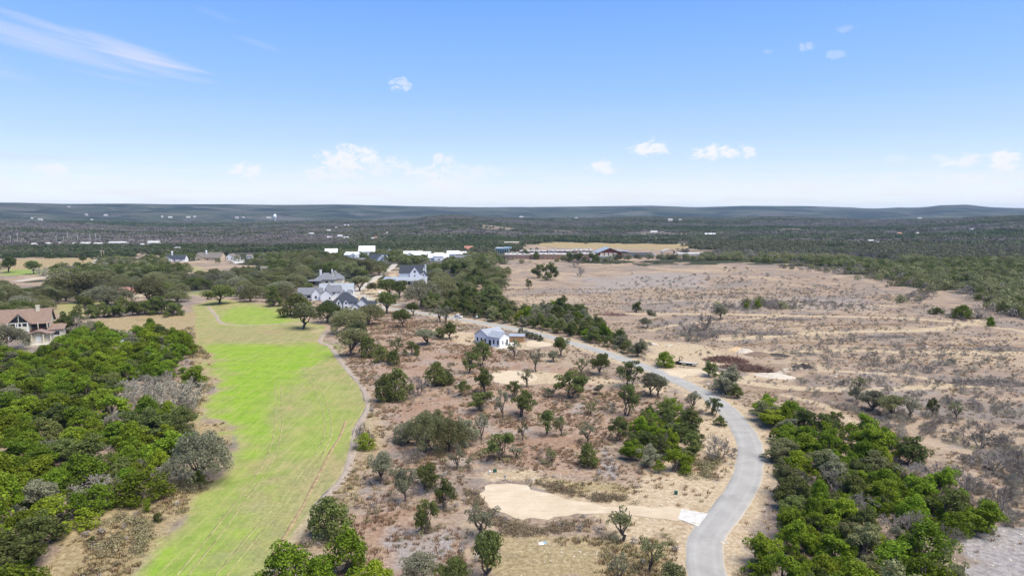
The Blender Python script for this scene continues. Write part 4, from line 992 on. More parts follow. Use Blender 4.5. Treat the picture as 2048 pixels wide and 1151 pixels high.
FH = [
 ('village_house', 'white metal roofed house with a lower wing at the edge of the village oaks', 662, 511, 26, 15, 8, 'white_wall', 'roof_white', 'x', .45, 12, (-.75, -.2, .65, 'x', None), 2),
 ('village_house', 'low white roofed house between two taller white houses', 701, 514, 30, 11, -12, 'white_wall', 'roof_white', 'x', .45, 14, (.1, .45, .8, 'y', None), 2),
 ('village_house', 'biggest white metal roofed house, high and plain like a barn', 733, 510, 34, 20, 5, 'white_wall', 'roof_white', 'x', .40, 16, None, 3),
 ('village_house', 'dark navy roofed house with a white front gable in the oaks', 755, 522, 34, 15, -10, 'white_wall', 'roof_navy', 'x', .4, 12, (.1, .5, .85, 'y', 'roof_silver'), 2),
 ('village_house', 'grey roofed house with one pale gable half hidden by oaks', 717, 529, 28, 14, 10, 'tan_wall', 'roof_grey', 'x', .4, 10, (-.1, .2, .85, 'y', None), 2),
 ('village_house', 'small grey gable end poking above the oaks', 777, 508, 12, 11, 0, 'stone_wall', 'roof_grey', 'y', .6, 8, None, 1),
 ('village_house', 'white roofed house with a brown front gable behind dark oaks', 826, 516, 40, 15, 6, 'white_wall', 'roof_white', 'x', .45, 14, (-.35, 0, .8, 'y', 'roof_brownish'), 2),
 ('village_house', 'white roofed square house next to the brown gabled one', 850, 516, 22, 14, -4, 'white_wall', 'roof_white', 'x', .5, 12, None, 2),
 ('village_house', 'long white roofed house in two steps', 877, 521, 44, 15, 4, 'white_wall', 'roof_white', 'x', .45, 12, (-.2, .25, 1.15, 'x', None), 3),
 ('village_house', 'tall two storey white house with white roof', 906, 517, 26, 17, 3, 'white_wall', 'roof_white', 'x', .62, 12, None, 3),
 ('village_house', 'white roofed annex behind the two storey white house', 924, 514, 18, 12, 3, 'white_wall', 'roof_white', 'x', .5, 10, None, 1),
 ('village_house', 'cream stone house with grey roof in front of the two storey white house', 924, 521, 36, 11, -8, 'cream_wall', 'roof_grey', 'x', .5, 10, (.1, .4, 1.0, 'y', None), 2),
 ('village_house', 'rust brown roofed house alone behind the village', 938, 502, 18, 11, 8, 'stone_wall', 'roof_red', 'x', .4, 12, None, 1),
 ('far_house', 'white gabled house with dark roof and a small white cupola beyond the meadow', 349, 523, 42, 14, 6, 'white_wall', 'roof_navy', 'x', .42, 12, (-.48, -.12, .85, 'y', None), 3),
 ('far_house', 'wide house with weathered brown roof beside the cupola house', 415, 521, 56, 17, -6, 'tan_wall', 'roof_brownish', 'x', .38, 16, (-.45, -.15, .75, 'y', None), 3),
 ('far_house', 'bright white gable fronted house beyond the meadow', 459, 520, 14, 14, 0, 'white_wall', 'roof_brownish', 'y', .55, 14, None, 2),
 ('far_house', 'little white gable fronted garage beside the bright white house', 471, 519, 9, 10, 0, 'white_wall', 'roof_brownish', 'y', .55, 10, None, 1),
 ('far_house', 'small white walled house at the oak wood edge', 498, 517, 11, 9, 8, 'white_wall', 'roof_brownish', 'x', .5, 9, None, 1),
 ('far_house', 'cream walled ruin like house sunk in the oak wood', 534, 541, 26, 9, 14, 'cream_wall', 'roof_brownish', 'x', .6, 8, None, 2),
]
for (nm, lb, px, py, w, h, rot, wl, rf, rd, ef, dp, wg, nw) in FH:
    o = far_house(nm, lb, px, py, w, h, rot, wl, rf, rd, ef, dp, wg, nw)
    if 'cupola' in lb:
        MB().box(-5, -3.6, 5, 6.4, 6, 11).add([(-5.3, 4.7, 11), (-3.3, 4.7, 11), (-3.3, 6.7, 11), (-5.3, 6.7, 11), (-4.3, 5.7, 12.6)], [(3, 2, 1, 0), (0, 1, 4), (1, 2, 4), (2, 3, 4), (3, 0, 4)]).build('cupola', M['white_wall'], o)
# fence line by the cupola house
fp = [at(305 + i * 9, 530 - i * 1.0) for i in range(7)]
fo = thing('field_fence', 'dark low fence in front of the cupola house', 'fence', fp[0])
m_ = MB()
for a, b_ in zip(fp[:-1], fp[1:]):
    for z in (.6, 1.2, 1.7): m_.tube([a - fp[0] + Vector((0, 0, z)), b_ - fp[0] + Vector((0, 0, z))], [.14, .14], 4)
m_.build('rail', M['dark_timber'], fo)
for q in fp: MB().box(q.x - fp[0].x - .14, q.x - fp[0].x + .14, q.y - fp[0].y - .14, q.y - fp[0].y + .14, q.z - fp[0].z - .5, q.z - fp[0].z + 1.9).build('post', M['dark_timber'], fo)

# --- blue grey glass block
H = site('glass_block', 'boxy blue grey building with banded glass beyond the oak belt', 'building', 1004, 511, -8, 16)
k = pxm(H.location); w = 26 / k; h = 15 / k
MB().box(-w / 2, w / 2, 0, 14, -2, h).build('wall', M['glass_blue'], H); MB().box(w * .1, w * .62, 2, 16, h * .9, h * 1.12).build('upper_block', M['glass_blue'], H)
for i in range(6):
    u = -w / 2 + w * (i + .5) / 6
    window(H, '-y', 0, u, h * .2, w / 6 * .72, h * .62, 'grey_metal', 'glass')
MB().box(-w / 2 - .3, w / 2 + .3, -.3, 14.3, h + .02, h + .5).build('parapet', M['metal_white'], H)

# --- school: long brick wings, pale roofs with rooftop units, gabled hall
H = site('school_building', 'long red brick school with pale roofs, rooftop units and a gabled hall', 'school', 1130, 519, 0, 30)
k = pxm(H.location); X = lambda px: (px - 1130) / k
for i in range(11): KEEP_OUT.append((H.location.x + X(1020 + 24 * i), H.location.y + 14, 22)); KEEP_OUT.append((H.location.x + X(1020 + 24 * i), H.location.y - 14, 20))
for i, (a, b_, y0, y1, h) in enumerate(((1010, 1062, 6, 40, 5.2), (1062.4, 1118, 0, 34, 6.0), (1100, 1150, 40, 70, 8.0), (1118.4, 1160, 4, 36, 5.6), (1160.4, 1196, 2, 38, 6.4), (1040, 1098, 44, 70, 7.4), (1150.4, 1195, 44, 72, 8.6))):
    MB().box(X(a), X(b_), y0, y1, -2, h).build('wall', M['brick_wall'], H)
    MB().box(X(a) - .3, X(b_) + .3, y0 - .3, y1 + .3, h + .02, h + .7).build('parapet', M['dark_red' if i in (2, 5) else 'tan_wall'], H)
    MB().box(X(a) + .3, X(b_) - .3, y0 + .3, y1 - .3, h + .75, h + .9).build('roof', M['roof_membrane'], H)
    for q in range(int((X(b_) - X(a)) / 6.5)):
        u = X(a) + 2.4 + q * 6.5 + rng.uniform(-.7, .7)
        MB().box(u, u + rng.uniform(1.6, 2.8), y0 + rng.uniform(2, 12), y0 + rng.uniform(14, 17), h + .92, h + rng.uniform(1.9, 3.0)).build('rooftop_unit', M['roof_membrane'], H)
    for q in range(int((X(b_) - X(a)) / 6)):
        if y0 < 10: window(H, '-y', y0, X(a) + 3 + q * 6, 1.2, 2.6, 1.8, 'white_trim')
gable(H, X(1196.5), X(1242), -2, 40, 9.0, 14.6, 'y', 'dark_red', 'roof_silver', 1.6)
MB().box(X(1232), X(1262), 6, 34, -2, 8.4).build('wall', M['tan_wall'], H)
r_ = MB(); slab_roof(r_, [(X(1236), 11.2), (X(1264), 8.8)], 'y', 3, 36, .4); r_.build('roof', M['roof_silver'], H)
for q in range(4): MB().box(X(1200) + 5.5 * q, X(1200) + 5.5 * q + 4.2, -2.12, -1.98, 4.2, 8.6).build('window', M['stone_wall'], H)
MB().box(X(1180), X(1226), -9, -2.2, -2, 4.2).build('wall', M['stone_wall'], H); MB().box(X(1179), X(1227), -9.6, -2.2, 4.25, 4.8).build('roof', M['roof_membrane'], H)
MB().box(X(1228), X(1236), -4, -2.1, -1, 3.2).build('doorway', M['dark_open'], H)
s_ = site('school_annex', 'low annex with a dark blue roof beside the gabled school hall', 'building', 1283, 516, 6, 20)
k = pxm(s_.location); w = 52 / k
gable(s_, -w / 2, w / 2, 0, 24, 2.6, 6.4, 'x', 'tan_wall', 'roof_navy', .6); window(s_, '-y', 0, -w * .2, .8, 2.4, 1.2); window(s_, '-y', 0, w * .2, .8, 2.4, 1.2)
s_ = site('school_canopy', 'pale arched canopy standing in the school yard', 'canopy', 1338, 507, 0, 14)
k = pxm(s_.location); w = 26 / k
r_ = MB(); slab_roof(r_, [(-w / 2 + w * i / 10, 3.0 + 3.2 * math.sin(math.pi * i / 10)) for i in range(11)], 'y', 0, 12, .3); r_.build('roof', M['roof_membrane'], s_)
for x in (-w / 2 + .4, w / 2 - .4): MB().box(x - .25, x + .25, .3, 11.7, -1, 3.0).build('side_wall', M['stone_wall'], s_)
s_ = site('storage_shed', 'long low pale shed at the edge of the school yard', 'shed', 1378, 511, 0, 16)
k = pxm(s_.location); w = 44 / k
gable(s_, -w / 2, w / 2, 0, 10, 2.4, 3.6, 'x', 'stone_wall', 'roof_membrane', .4)
s_ = site('tan_hall', 'flat tan building with a long straight roof behind the glass block', 'building', 1023, 491, 0, 26)
k = pxm(s_.location); w = 30 / k
MB().box(-w / 2, w / 2, 0, 14, -3, 6.0).build('wall', M['tan_wall'], s_); MB().box(-w / 2 - .4, w / 2 + .4, -.4, 14.4, 6.02, 6.8).build('roof', M['cream_wall'], s_)

# --- sheds and roofs far off in the woods
FAR = [ # px, py(base), width px, height px, roof, label
 (66, 492, 12, 6, 'roof_white', 'white shed by the first far power poles'), (95, 491, 15, 6, 'roof_white', 'long white shed between far power poles'),
 (170, 491, 24, 7, 'roof_white', 'bright white workshop roof in the far woods'), (195, 491, 22, 6, 'roof_membrane', 'grey white workshop roof beside the bright one'),
 (233, 489, 46, 6, 'roof_membrane', 'very long low pale barn roof in the far woods'), (306, 490, 30, 9, 'roof_white', 'pale barn with a hipped white roof in the far woods'),
 (283, 492, 9, 5, 'roof_white', 'small white shed beside the hipped barn'), (147, 490, 7, 5, 'roof_white', 'tiny white cabin beside the bright workshop'),
 (353, 500, 15, 5, 'roof_white', 'pale flat shed behind the cupola house'), (118, 489, 7, 4, 'roof_membrane', 'tiny grey cabin among the far power poles'),
 (79, 441, 12, 3.4, 'roof_white', 'white house on the first dark ridge'), (63, 438, 5, 3, 'roof_white', 'speck of a white house just beyond the dark ridge'),
 (172, 431, 7, 3, 'roof_white', 'white house alone on the hazy hillside'), (211, 432, 9, 3.5, 'roof_white', 'larger white house on the hazy hillside'), (183, 441, 6, 2.6, 'roof_white', 'white cabin where the dark ridge dips'),
 (137, 415, 7, 2.4, 'roof_membrane', 'faint house under the hill crest'), (340, 436, 10, 3.6, 'roof_white', 'white ranch house halfway up the far hill'), (324, 435, 5, 3, 'roof_white', 'small white barn near the far ranch house'),
 (376, 436, 10, 3, 'roof_membrane', 'pale row of roofs on the far hill'), (389, 435, 6, 2.6, 'roof_white', 'white end roof of the far hill row'),
 (473, 437, 9, 4, 'roof_white', 'white gabled house below the far hill'), (486, 436, 6, 2.6, 'roof_membrane', 'grey cabin next to the white gabled far house'),
 (537, 437, 13, 3.6, 'roof_white', 'long white house beside the water tower'), (622, 470, 13, 5, 'roof_white', 'white farm roof in the middle woods'), (657, 463, 11, 4, 'roof_white', 'white farm roof higher in the middle woods'),
 (658, 477, 12, 4.5, 'roof_membrane', 'grey white roof below the middle farms'), (679, 476, 12, 7, 'roof_white', 'steep white gable in the middle woods'), (692, 478, 13, 5, 'roof_membrane', 'pale grey roof beside the steep white gable'),
 (672, 458, 4, 3, 'roof_white', 'speck of a white cabin in the middle woods'), (690, 453, 4, 3, 'roof_white', 'first of two white specks in the purple woods'), (696, 453, 4, 3, 'roof_white', 'second of two white specks in the purple woods'),
 (745, 479, 7, 4, 'roof_white', 'white cabin by the red soil cut'), (751, 477, 6, 4, 'roof_red', 'red roofed cabin by the red soil cut'), (774, 467, 4, 3, 'roof_white', 'speck of a white cabin at the cedar wood edge'),
 (907, 476, 9, 4, 'roof_white', 'white house at the end of the pink clearing'), (898, 475, 4, 3, 'roof_white', 'white garage beside the pink clearing house'),
 (1043, 435, 15, 3, 'roof_white', 'long white building on the far plain'), (1153, 438, 8, 2.6, 'roof_white', 'small white building on the far plain'),
 (1341, 442, 12, 3.6, 'roof_white', 'white house on the brushy ridge'), (1361, 442, 7, 3, 'roof_membrane', 'pale house next to the white ridge house'),
 (1308, 467, 18, 6, 'roof_white', 'white domed barn below the brushy ridge'), (1324, 467, 12, 4.5, 'roof_brownish', 'brown shed attached to the white domed barn'), (1421, 471, 28, 5, 'roof_white', 'very long white poultry barn'),
 (1743, 484, 14, 4.5, 'roof_white', 'white roof in the olive woods'), (1756, 487, 7, 4, 'roof_white', 'small white roof below the olive woods roof'), (1840, 438, 12, 3, 'roof_white', 'white house on the dark ridge crest'),
 (1800, 469, 12, 4, 'roof_red', 'reddish roof in the brown woods'), (1836, 468, 6, 3.6, 'roof_white', 'white speck of a cabin beside the reddish roof'), (1945, 461, 8, 4, 'roof_membrane', 'pale cabin high in the brown woods'),
]
for (px, py, w, h, rf, lb) in FAR:
    p = at(px, py); k = pxm(p); W_ = min(w / k * .75, 34); h_ = min(max(h / k * .8, 3.5), 9)
    if py < 446 or (W_ < 22 and rf == 'roof_white'): rf = 'roof_membrane'
    p = p + Vector((0, 0, 1.0 if py > 460 else 3.5))
    o = thing('far_roof', lb, 'house', p, math.radians(random.uniform(-12, 12))); KEEP_OUT.append((p.x * .995, p.y * .995, W_ * .55 + 10)); KEEP_OUT.append((p.x * .985, p.y * .985, W_ * .45 + 8))
    o.name = 'distant_house'
    gable(o, -W_ / 2, W_ / 2, 0, max(8, W_ * .45), h_ * .5, h_, 'x', 'stone_wall', rf, .5, -6)
    if py > 460: window(o, '-y', 0, 0, h_ * .12, W_ * .12, h_ * .25, 'black_metal')
# water tower on the far rise
p = at(550, 441); k = pxm(p)
o = thing('water_tower', 'pale blue water tower on the far hill', 'water tower', p); KEEP_OUT.append((p.x, p.y, 20))
R_t = 3.0 / k; zt = 4.0 / k; ht = 9.0 / k
m_ = MB(); m_.tube([(0, 0, -4), (0, 0, zt)], [R_t * .45, R_t * .4], 10); m_.build('pedestal', M['metal_white'], o, True)
m_ = MB(); m_.tube([(0, 0, zt), (0, 0, zt + ht * .15), (0, 0, zt + ht * .8), (0, 0, zt + ht)], [R_t * .5, R_t, R_t, R_t * .4], 16); m_.build('tank', M['metal_white'], o, True)
# power poles in the far valley
for (px, y0, y1) in ((22, 494, 470), (36, 493, 466), (113, 490, 471), (128, 493, 472), (136, 492, 464), (156, 490, 470), (181, 490, 469), (192, 489, 466), (201, 490, 470)):
    p = at(px, y0); hgt_ = (y0 - y1) / pxm(p)
    o = thing('power_pole', 'tall thin power pole in the valley before the dark ridge', 'power pole', p, 0, 'power poles in the far valley')
    MB().tube([(0, 0, -1), (0, 0, hgt_)], [.42, .3], 6).build('mast', M['grey_metal'], o, True)
    for z in (.84, .93): MB().box(-2.6, 2.6, -.14, .14, hgt_ * z, hgt_ * z + .3).build('crossarm', M['grey_metal'], o)
for (px, y0, y1) in ((203, 517, 500), (208, 516, 501)):
    p = at(px, y0); hgt_ = (y0 - y1) / pxm(p)
    o = thing('yellow_mast', 'slim yellowish mast beside the field road end', 'mast', p, 0, 'masts beside the field road end')
    MB().tube([(0, 0, -1), (0, 0, hgt_)], [.28, .2], 6).build('mast_pole', M['tan_wall'], o, True); MB().box(-.9, .9, -.1, .1, hgt_ * .9, hgt_).build('sign_panel', M['tan_wall'], o)
# ------------------------------------------------------------------ tree prototypes
def leaf_quads(R, clumps, per, size, up=0.25, flat=0.75, jitter=0.55):
    """many small rhombic leaf sprays lying on the outside of clumps"""
    V = []
    for (cx, cy, cz, r) in clumps:
        n = max(6, int(per * (r ** 1.6)))
        d = R.normal(size=(n, 3)); d[:, 2] += up; d /= np.linalg.norm(d, axis=1)[:, None]
        rad = r * R.uniform(0.55, 1.08, n) ** 0.6
        p = np.array([cx, cy, cz]) + d * rad[:, None] * np.array([1, 1, flat])
        nrm = d + R.normal(scale=jitter, size=(n, 3)); nrm[:, 2] += 0.25; nrm /= np.linalg.norm(nrm, axis=1)[:, None]
        t = np.cross(nrm, R.normal(size=(n, 3))); t /= np.linalg.norm(t, axis=1)[:, None] + 1e-9
        b_ = np.cross(nrm, t)
        s = size * R.uniform(0.6, 1.35, n)[:, None]; a = R.uniform(0.55, 0.95, n)[:, None]
        q = np.stack([p - t * s, p - b_ * s * a + nrm * s * .25, p + t * s, p + b_ * s * a - nrm * s * .15], 1)
        V.append(q.reshape(-1, 3))
    V = np.concatenate(V)
    return V, np.arange(len(V)).reshape(-1, 4)
def limb(mb, a, b_, r0, r1, R, seg=3, n=5, wob=0.12):
    a = Vector(a); b_ = Vector(b_); L = (b_ - a).length
    pts = [a.lerp(b_, i / seg) + Vector(R.normal(scale=wob * L * (0 < i < seg) / seg, size=3)) for i in range(seg + 1)]
    mb.tube(pts, [r0 + (r1 - r0) * i / seg for i in range(seg + 1)], n, False)
PROTO = {}      # kind -> list of (trunk mesh, crown mesh, nominal width, nominal height)
def crown_mesh(name, V, Q, mat):
    me = np_mesh(name, V, Q, False); me.materials.append(mat); return me
def add_proto(kind, trunk_mb, V, Q, mats, w, h):
    tm = trunk_mb.mesh('trunk', M['bark'], True) if trunk_mb.v else None
    for key, mat in mats: PROTO.setdefault(key, []).append((tm, crown_mesh('crown', V, Q, M[mat]), w, h))
def make_cedar(seed, lifted):
    R = np.random.default_rng(seed); cl = []; mb = MB()
    w, h = 6.0, 5.6
    lean = R.normal(scale=.45, size=2)
    nl = int(R.integers(6, 9)) if lifted else int(R.integers(9, 13))
    lobes = []
    for k in range(nl):
        t = (k + R.uniform(.1, .9)) / nl
        a = k * 2.399 + R.normal(scale=.6)
        z = (.36 if lifted else .14) * h + (.52 if lifted else .70) * h * t
        prof = math.sin(math.pi * min(1, (.28 if lifted else .36) + .62 * t))
        rr = (w / 2 - .75) * prof * R.uniform(.55, 1.12)
        if k == nl - 1: rr *= .3
        lobes.append((rr * math.cos(a) + lean[0] * t, rr * math.sin(a) + lean[1] * t, z))
    for (lx, ly, lz) in lobes:
        for q in range(int(R.integers(4, 7))):
            o_ = R.normal(scale=(.52, .52, .38), size=3)
            cl.append((lx + o_[0], ly + o_[1], max(.35, lz + o_[2]), R.uniform(.40, .86)))
    V, Q = leaf_quads(R, cl, 210, 0.125, 0.45, 0.82, 0.6)
    ns = 3 if lifted else 2
    for k in range(ns):
        a = R.uniform(0, 6.28); base = (0.25 * math.cos(a), 0.25 * math.sin(a), -0.3)
        top = lobes[-1 - k]
        limb(mb, base, (top[0] * .8, top[1] * .8, top[2] - .3), 0.17, 0.05, R, 4, 5, .25)
    for c in lobes:
        limb(mb, (c[0] * .12, c[1] * .12, max(.4, c[2] * .45)), c[:3], 0.09, 0.03, R, 3, 4, .2)
    return mb, V, Q, w, h
for i in range(8):
    mb, V, Q, w, h = make_cedar(100 + i, False)
    add_proto('cedar', mb, V, Q, (('cedar', 'cedar'), ('cedar_dark', 'cedar_dark'), ('oakbush', 'oak'), ('oakbush_grey', 'oak_grey')), w, h)
for i in range(8):
    mb, V, Q, w, h = make_cedar(200 + i, True)
    add_proto('cedar_open', mb, V, Q, (('cedar_open', 'cedar_dark'), ('cedar_open_bright', 'cedar')), w, h)
def make_full_cedar(seed):
    """dense rounded cedar, foliage to the ground"""
    R = np.random.default_rng(seed); cl = []; mb = MB(); w, h = 6.0, 5.4; n = int(R.integers(38, 48)); ph = R.uniform(0, 6.28)
    for i in range(n):
        t = i / n; a = i * 2.399 + R.normal(scale=.4)
        prof = math.sin(math.pi * min(1, .36 + .62 * t) ** 1.1) * (1 + .16 * math.sin(2 * a + ph) + .10 * math.sin(5 * a))
        rr = (w / 2 - .7) * prof * R.uniform(.55, 1.06)
        cl.append((rr * math.cos(a), rr * math.sin(a), max(.4, h * (.10 + .76 * t) + R.normal(scale=.18)), R.uniform(.5, .95)))
    V, Q = leaf_quads(R, cl, 175, 0.125, 0.45, 0.85, 0.6)
    for c in cl[::5]: limb(mb, (0, 0, -.2), (c[0] * .8, c[1] * .8, c[2]), .13, .04, R, 3, 5, .2)
    return mb, V, Q, w, h
for i in range(5):
    mb, V, Q, w, h = make_full_cedar(700 + i)
    add_proto('cedar_full', mb, V, Q, (('cedar_full', 'cedar'), ('cedar_full_dark', 'cedar_dark')), w, h)
def make_oak(seed, sparse):
    R = np.random.default_rng(seed); cl = []; mb = MB()
    w, h = 8.0, 6.2
    fork = h * R.uniform(0.16, 0.26)
    limb(mb, (0, 0, -0.3), (R.normal(scale=.2), R.normal(scale=.2), fork), 0.33, 0.26, R, 2, 6)
    nl = int(R.integers(6, 8))
    for k in range(nl):
        a = 6.283 * k / nl + R.normal(scale=.3)
        reach = (w / 2 - 1.0) * R.uniform(0.45, 1.0); zt = h * R.uniform(0.55, 0.86) * (1.12 - 0.28 * reach / (w / 2))
        tip = Vector((reach * math.cos(a), reach * math.sin(a), zt))
        limb(mb, (0, 0, fork * .9), tip, 0.17, 0.06, R, 4, 5, .22)
        nb = 3 if sparse else 5
        for q in range(nb):
            f = R.uniform(0.55, 1.05)
            c = tip * f + Vector(R.normal(scale=.75, size=3)); c.z = max(h * .36, min(h - .8, zt * (0.6 + .4 * f) + R.normal(scale=.45)))
            cl.append((c.x, c.y, c.z, R.uniform(0.55, 0.95) if sparse else R.uniform(0.75, 1.2)))
            limb(mb, tip * .7, c, 0.06, 0.02, R, 2, 4, .2)
    if not sparse:
        for q in range(8):
            a = R.uniform(0, 6.28); r_ = R.uniform(0, w * .26); cl.append((r_ * math.cos(a), r_ * math.sin(a), h - 1.0 - 0.1 * r_ ** 2 + R.normal(scale=.2), R.uniform(.85, 1.25)))
    V, Q = leaf_quads(R, cl, 105 if sparse else 125, 0.145, 0.30, 0.70, 0.8)
    return mb, V, Q, w, h
for i in range(5):
    mb, V, Q, w, h = make_oak(300 + i, False)
    add_proto('oak', mb, V, Q, (('oak', 'oak'), ('oak_grey', 'oak_grey'), ('oak_dark', 'cedar_dark')), w, h)
for i in range(8):
    mb, V, Q, w, h = make_oak(400 + i, True)
    add_proto('oak_sparse', mb, V, Q, (('oak_sparse', 'oak'), ('oak_sparse_grey', 'oak_grey')), w, h)
def make_big_oak(seed):
    """old oak with foliage hanging close to the ground, fine leaf"""
    R = np.random.default_rng(seed); cl = []; mb = MB(); w, h = 12.0, 7.6
    limb(mb, (0, 0, -.3), (R.normal(scale=.3), R.normal(scale=.3), 1.7), .5, .4, R, 2, 7)
    for i in range(92):
        a = i * 2.399 + R.normal(scale=.3); t = (i + .5) / 92; rr = (w / 2 - .9) * math.sqrt(t) * R.uniform(.9, 1.05)
        e = rr / (w / 2 - .9); top = 1.3 + (h - 2.2) * math.sqrt(max(0, 1 - (e * .93) ** 2)) * (1 + .10 * math.sin(3 * a + seed))
        z = top if i % 3 else max(1.0, top - R.uniform(.8, 2.4))
        cl.append((rr * math.cos(a), rr * math.sin(a), z + R.normal(scale=.22), R.uniform(.75, 1.2)))
    for c in cl[::7]: limb(mb, (0, 0, 1.5), (c[0] * .9, c[1] * .9, c[2] - .3), .2, .05, R, 4, 5, .2)
    V, Q = leaf_quads(R, cl, 110, 0.14, 0.15, 0.85, 0.85)
    return mb, V, Q, w, h
for i in range(4):
    mb, V, Q, w, h = make_big_oak(600 + i)
    add_proto('big_oak', mb, V, Q, (('big_oak', 'oak'), ('big_oak_grey', 'oak_grey'), ('big_oak_dark', 'cedar_dark')), w, h)
def make_bare(seed):
    R = np.random.default_rng(seed); mb = MB(); tw = MB(); w, h = 7.0, 5.6
    def grow(p, d, L, r, lev):
        q = p + d * L
        (mb if lev < 2 else tw).tube([p, p.lerp(q, .5) + Vector(R.normal(scale=L * .06, size=3)), q], [r, r * .85, r * .65], 4 if lev < 2 else 3, False)
        if lev >= 5: return
        for k in range(3 if lev in (0, 2, 3) else 2):
            nd = (d + Vector(R.normal(scale=.62, size=3)) + Vector((0, 0, .10))).normalized()
            grow(q, nd, L * R.uniform(.62, .86), max(.034, r * .62), lev + 1)
        if 1 <= lev <= 4:
            nd = (d + Vector(R.normal(scale=.9, size=3))).normalized()
            grow(p.lerp(q, .5), nd, L * .6, max(.034, r * .5), max(lev + 1, 4))
    for k in range(3):
        a = 6.28 * k / 3 + R.normal(scale=.4)
        grow(Vector((0.15 * math.cos(a), .15 * math.sin(a), -.2)), Vector((math.cos(a) * .55, math.sin(a) * .55, 1)).normalized(), 1.45, 0.15, 0)
    return mb, tw, w, h
for i in range(4):
    mb, tw, w, h = make_bare(500 + i)
    tm = mb.mesh('trunk', M['twig'], True)
    for key, mat in (('bare', 'twig'), ('bare_pale', 'twig_pale')):
        cm = tw.mesh('crown', M[mat], True); tm2 = tm if key == 'bare' else mb.mesh('trunk', M[mat], True)
        PROTO.setdefault(key, []).append((tm2, cm, w, h))
print('protos', {k: (len(v), len(v[0][1].polygons)) for k, v in PROTO.items()})

NAMES = {'cedar': ('cedar_tree', 'cedar tree'), 'cedar_dark': ('cedar_tree', 'cedar tree'), 'cedar_open': ('cedar_tree', 'cedar tree'), 'cedar_open_bright': ('cedar_tree', 'cedar tree'),
         'oak': ('oak_tree', 'oak tree'), 'oak_grey': ('oak_tree', 'oak tree'), 'oak_dark': ('oak_tree', 'oak tree'), 'oak_sparse': ('oak_tree', 'oak tree'), 'oak_sparse_grey': ('oak_tree', 'oak tree'),
         'cedar_full': ('cedar_tree', 'cedar tree'), 'cedar_full_dark': ('cedar_tree', 'cedar tree'), 'oakbush': ('oak_tree', 'oak tree'), 'big_oak': ('oak_tree', 'oak tree'), 'big_oak_grey': ('oak_tree', 'oak tree'), 'big_oak_dark': ('oak_tree', 'oak tree'), 'oakbush_grey': ('oak_tree', 'oak tree'),
         'bare': ('bare_tree', 'bare tree'), 'bare_pale': ('bare_tree', 'bare tree')}
TREES = []
tree_rng = np.random.default_rng(5)
PLAN = []
def plant(kind, p, w, h, label, group=None):
    """note a tree; build_trees() makes the 300 largest of each kind in view as objects"""
    v = int(tree_rng.integers(len(PROTO[kind])))
    PLAN.append(dict(kind=kind, v=v, p=(p[0], p[1], p[2] - 0.03), w=w, h=h, label=label, group=group, rz=float(tree_rng.uniform(0, 6.28)), q=tree_rng.uniform(.84, 1.16, 2), tilt=tree_rng.normal(scale=.07, size=2)))
    TREES.append((p[0], p[1], w))
REST = []
def build_trees(limit=296):
    cats = {}
    for t in PLAN:
        u, v = project(*t['p']); k = pxm(Vector(t['p']))
        t['size'] = t['w'] * k if -20 < u < 2068 and v < 1240 else 0.0
        if t['group'] is None: t['size'] += 1000
        cats.setdefault(NAMES[t['kind']][1], []).append(t)
    for cat, L in cats.items():
        L.sort(key=lambda t: -t['size'])
        for i, t in enumerate(L):
            tm, cm, nw, nh = PROTO[t['kind']][t['v']]
            if i >= limit or t['size'] == 0.0: REST.append(t); continue
            o = thing(NAMES[t['kind']][0], t['label'], cat, t['p'], t['rz'], t['group'])
            s = t['w'] / nw; o.scale = (s * t['q'][0], s * t['q'][1], t['h'] / nh)
            o.rotation_euler = (float(t['tilt'][0]), float(t['tilt'][1]), t['rz'])
            if tm: link('trunk', tm, o)
            link('crown', cm, o)
def tree(kind, px, py, wpx, hpx, label, group=None):
    p = at(px, py); k = pxm(p)
    return plant(kind, p, wpx / k * 1.12, hpx / k * 1.08, label, group)
ROAD_W = smooth_line(poly_w(ROAD_PX), 6.0)
def grove(poly, spacing, mix, wr, hr, lift=3.0, avoid=(), keep=1.0):
    """fill a canopy outline with single trees; mix: list of (weight, kind, label, group)"""
    P = poly_w(poly, lift); x0, y0 = P.min(0); x1, y1 = P.max(0)
    pts = []; n = 0
    wts = np.array([m_[0] for m_ in mix], float); wts /= wts.sum()
    tries = int((x1 - x0) * (y1 - y0) / spacing ** 2 * 14)
    cand = np.column_stack([tree_rng.uniform(x0, x1, tries), tree_rng.uniform(y0, y1, tries)])
    cand = cand[poly_sd(P, cand[:, 0], cand[:, 1]) > 0.3]
    for c in cand:
        if any((c[0] - q[0]) ** 2 + (c[1] - q[1]) ** 2 < (spacing * q[2]) ** 2 for q in pts): continue
        if any((c[0] - ax) ** 2 + (c[1] - ay) ** 2 < ar * ar for ax, ay, ar in KEEP_OUT): continue
        if float(line_d(ROAD_W, np.array([c[0]]), np.array([c[1]]))[0]) < 7.2: continue
        sz = tree_rng.uniform(.72, 1.28)
        pts.append((c[0], c[1], sz))
        if tree_rng.uniform() > keep: continue
        m_ = mix[int(tree_rng.choice(len(mix), p=wts))]
        w = tree_rng.uniform(*wr) * sz; h = tree_rng.uniform(*hr) * sz ** .6
        plant(m_[1], (c[0], c[1], hz(c[0], c[1])), w, h, m_[2], m_[3]); n += 1
    return n

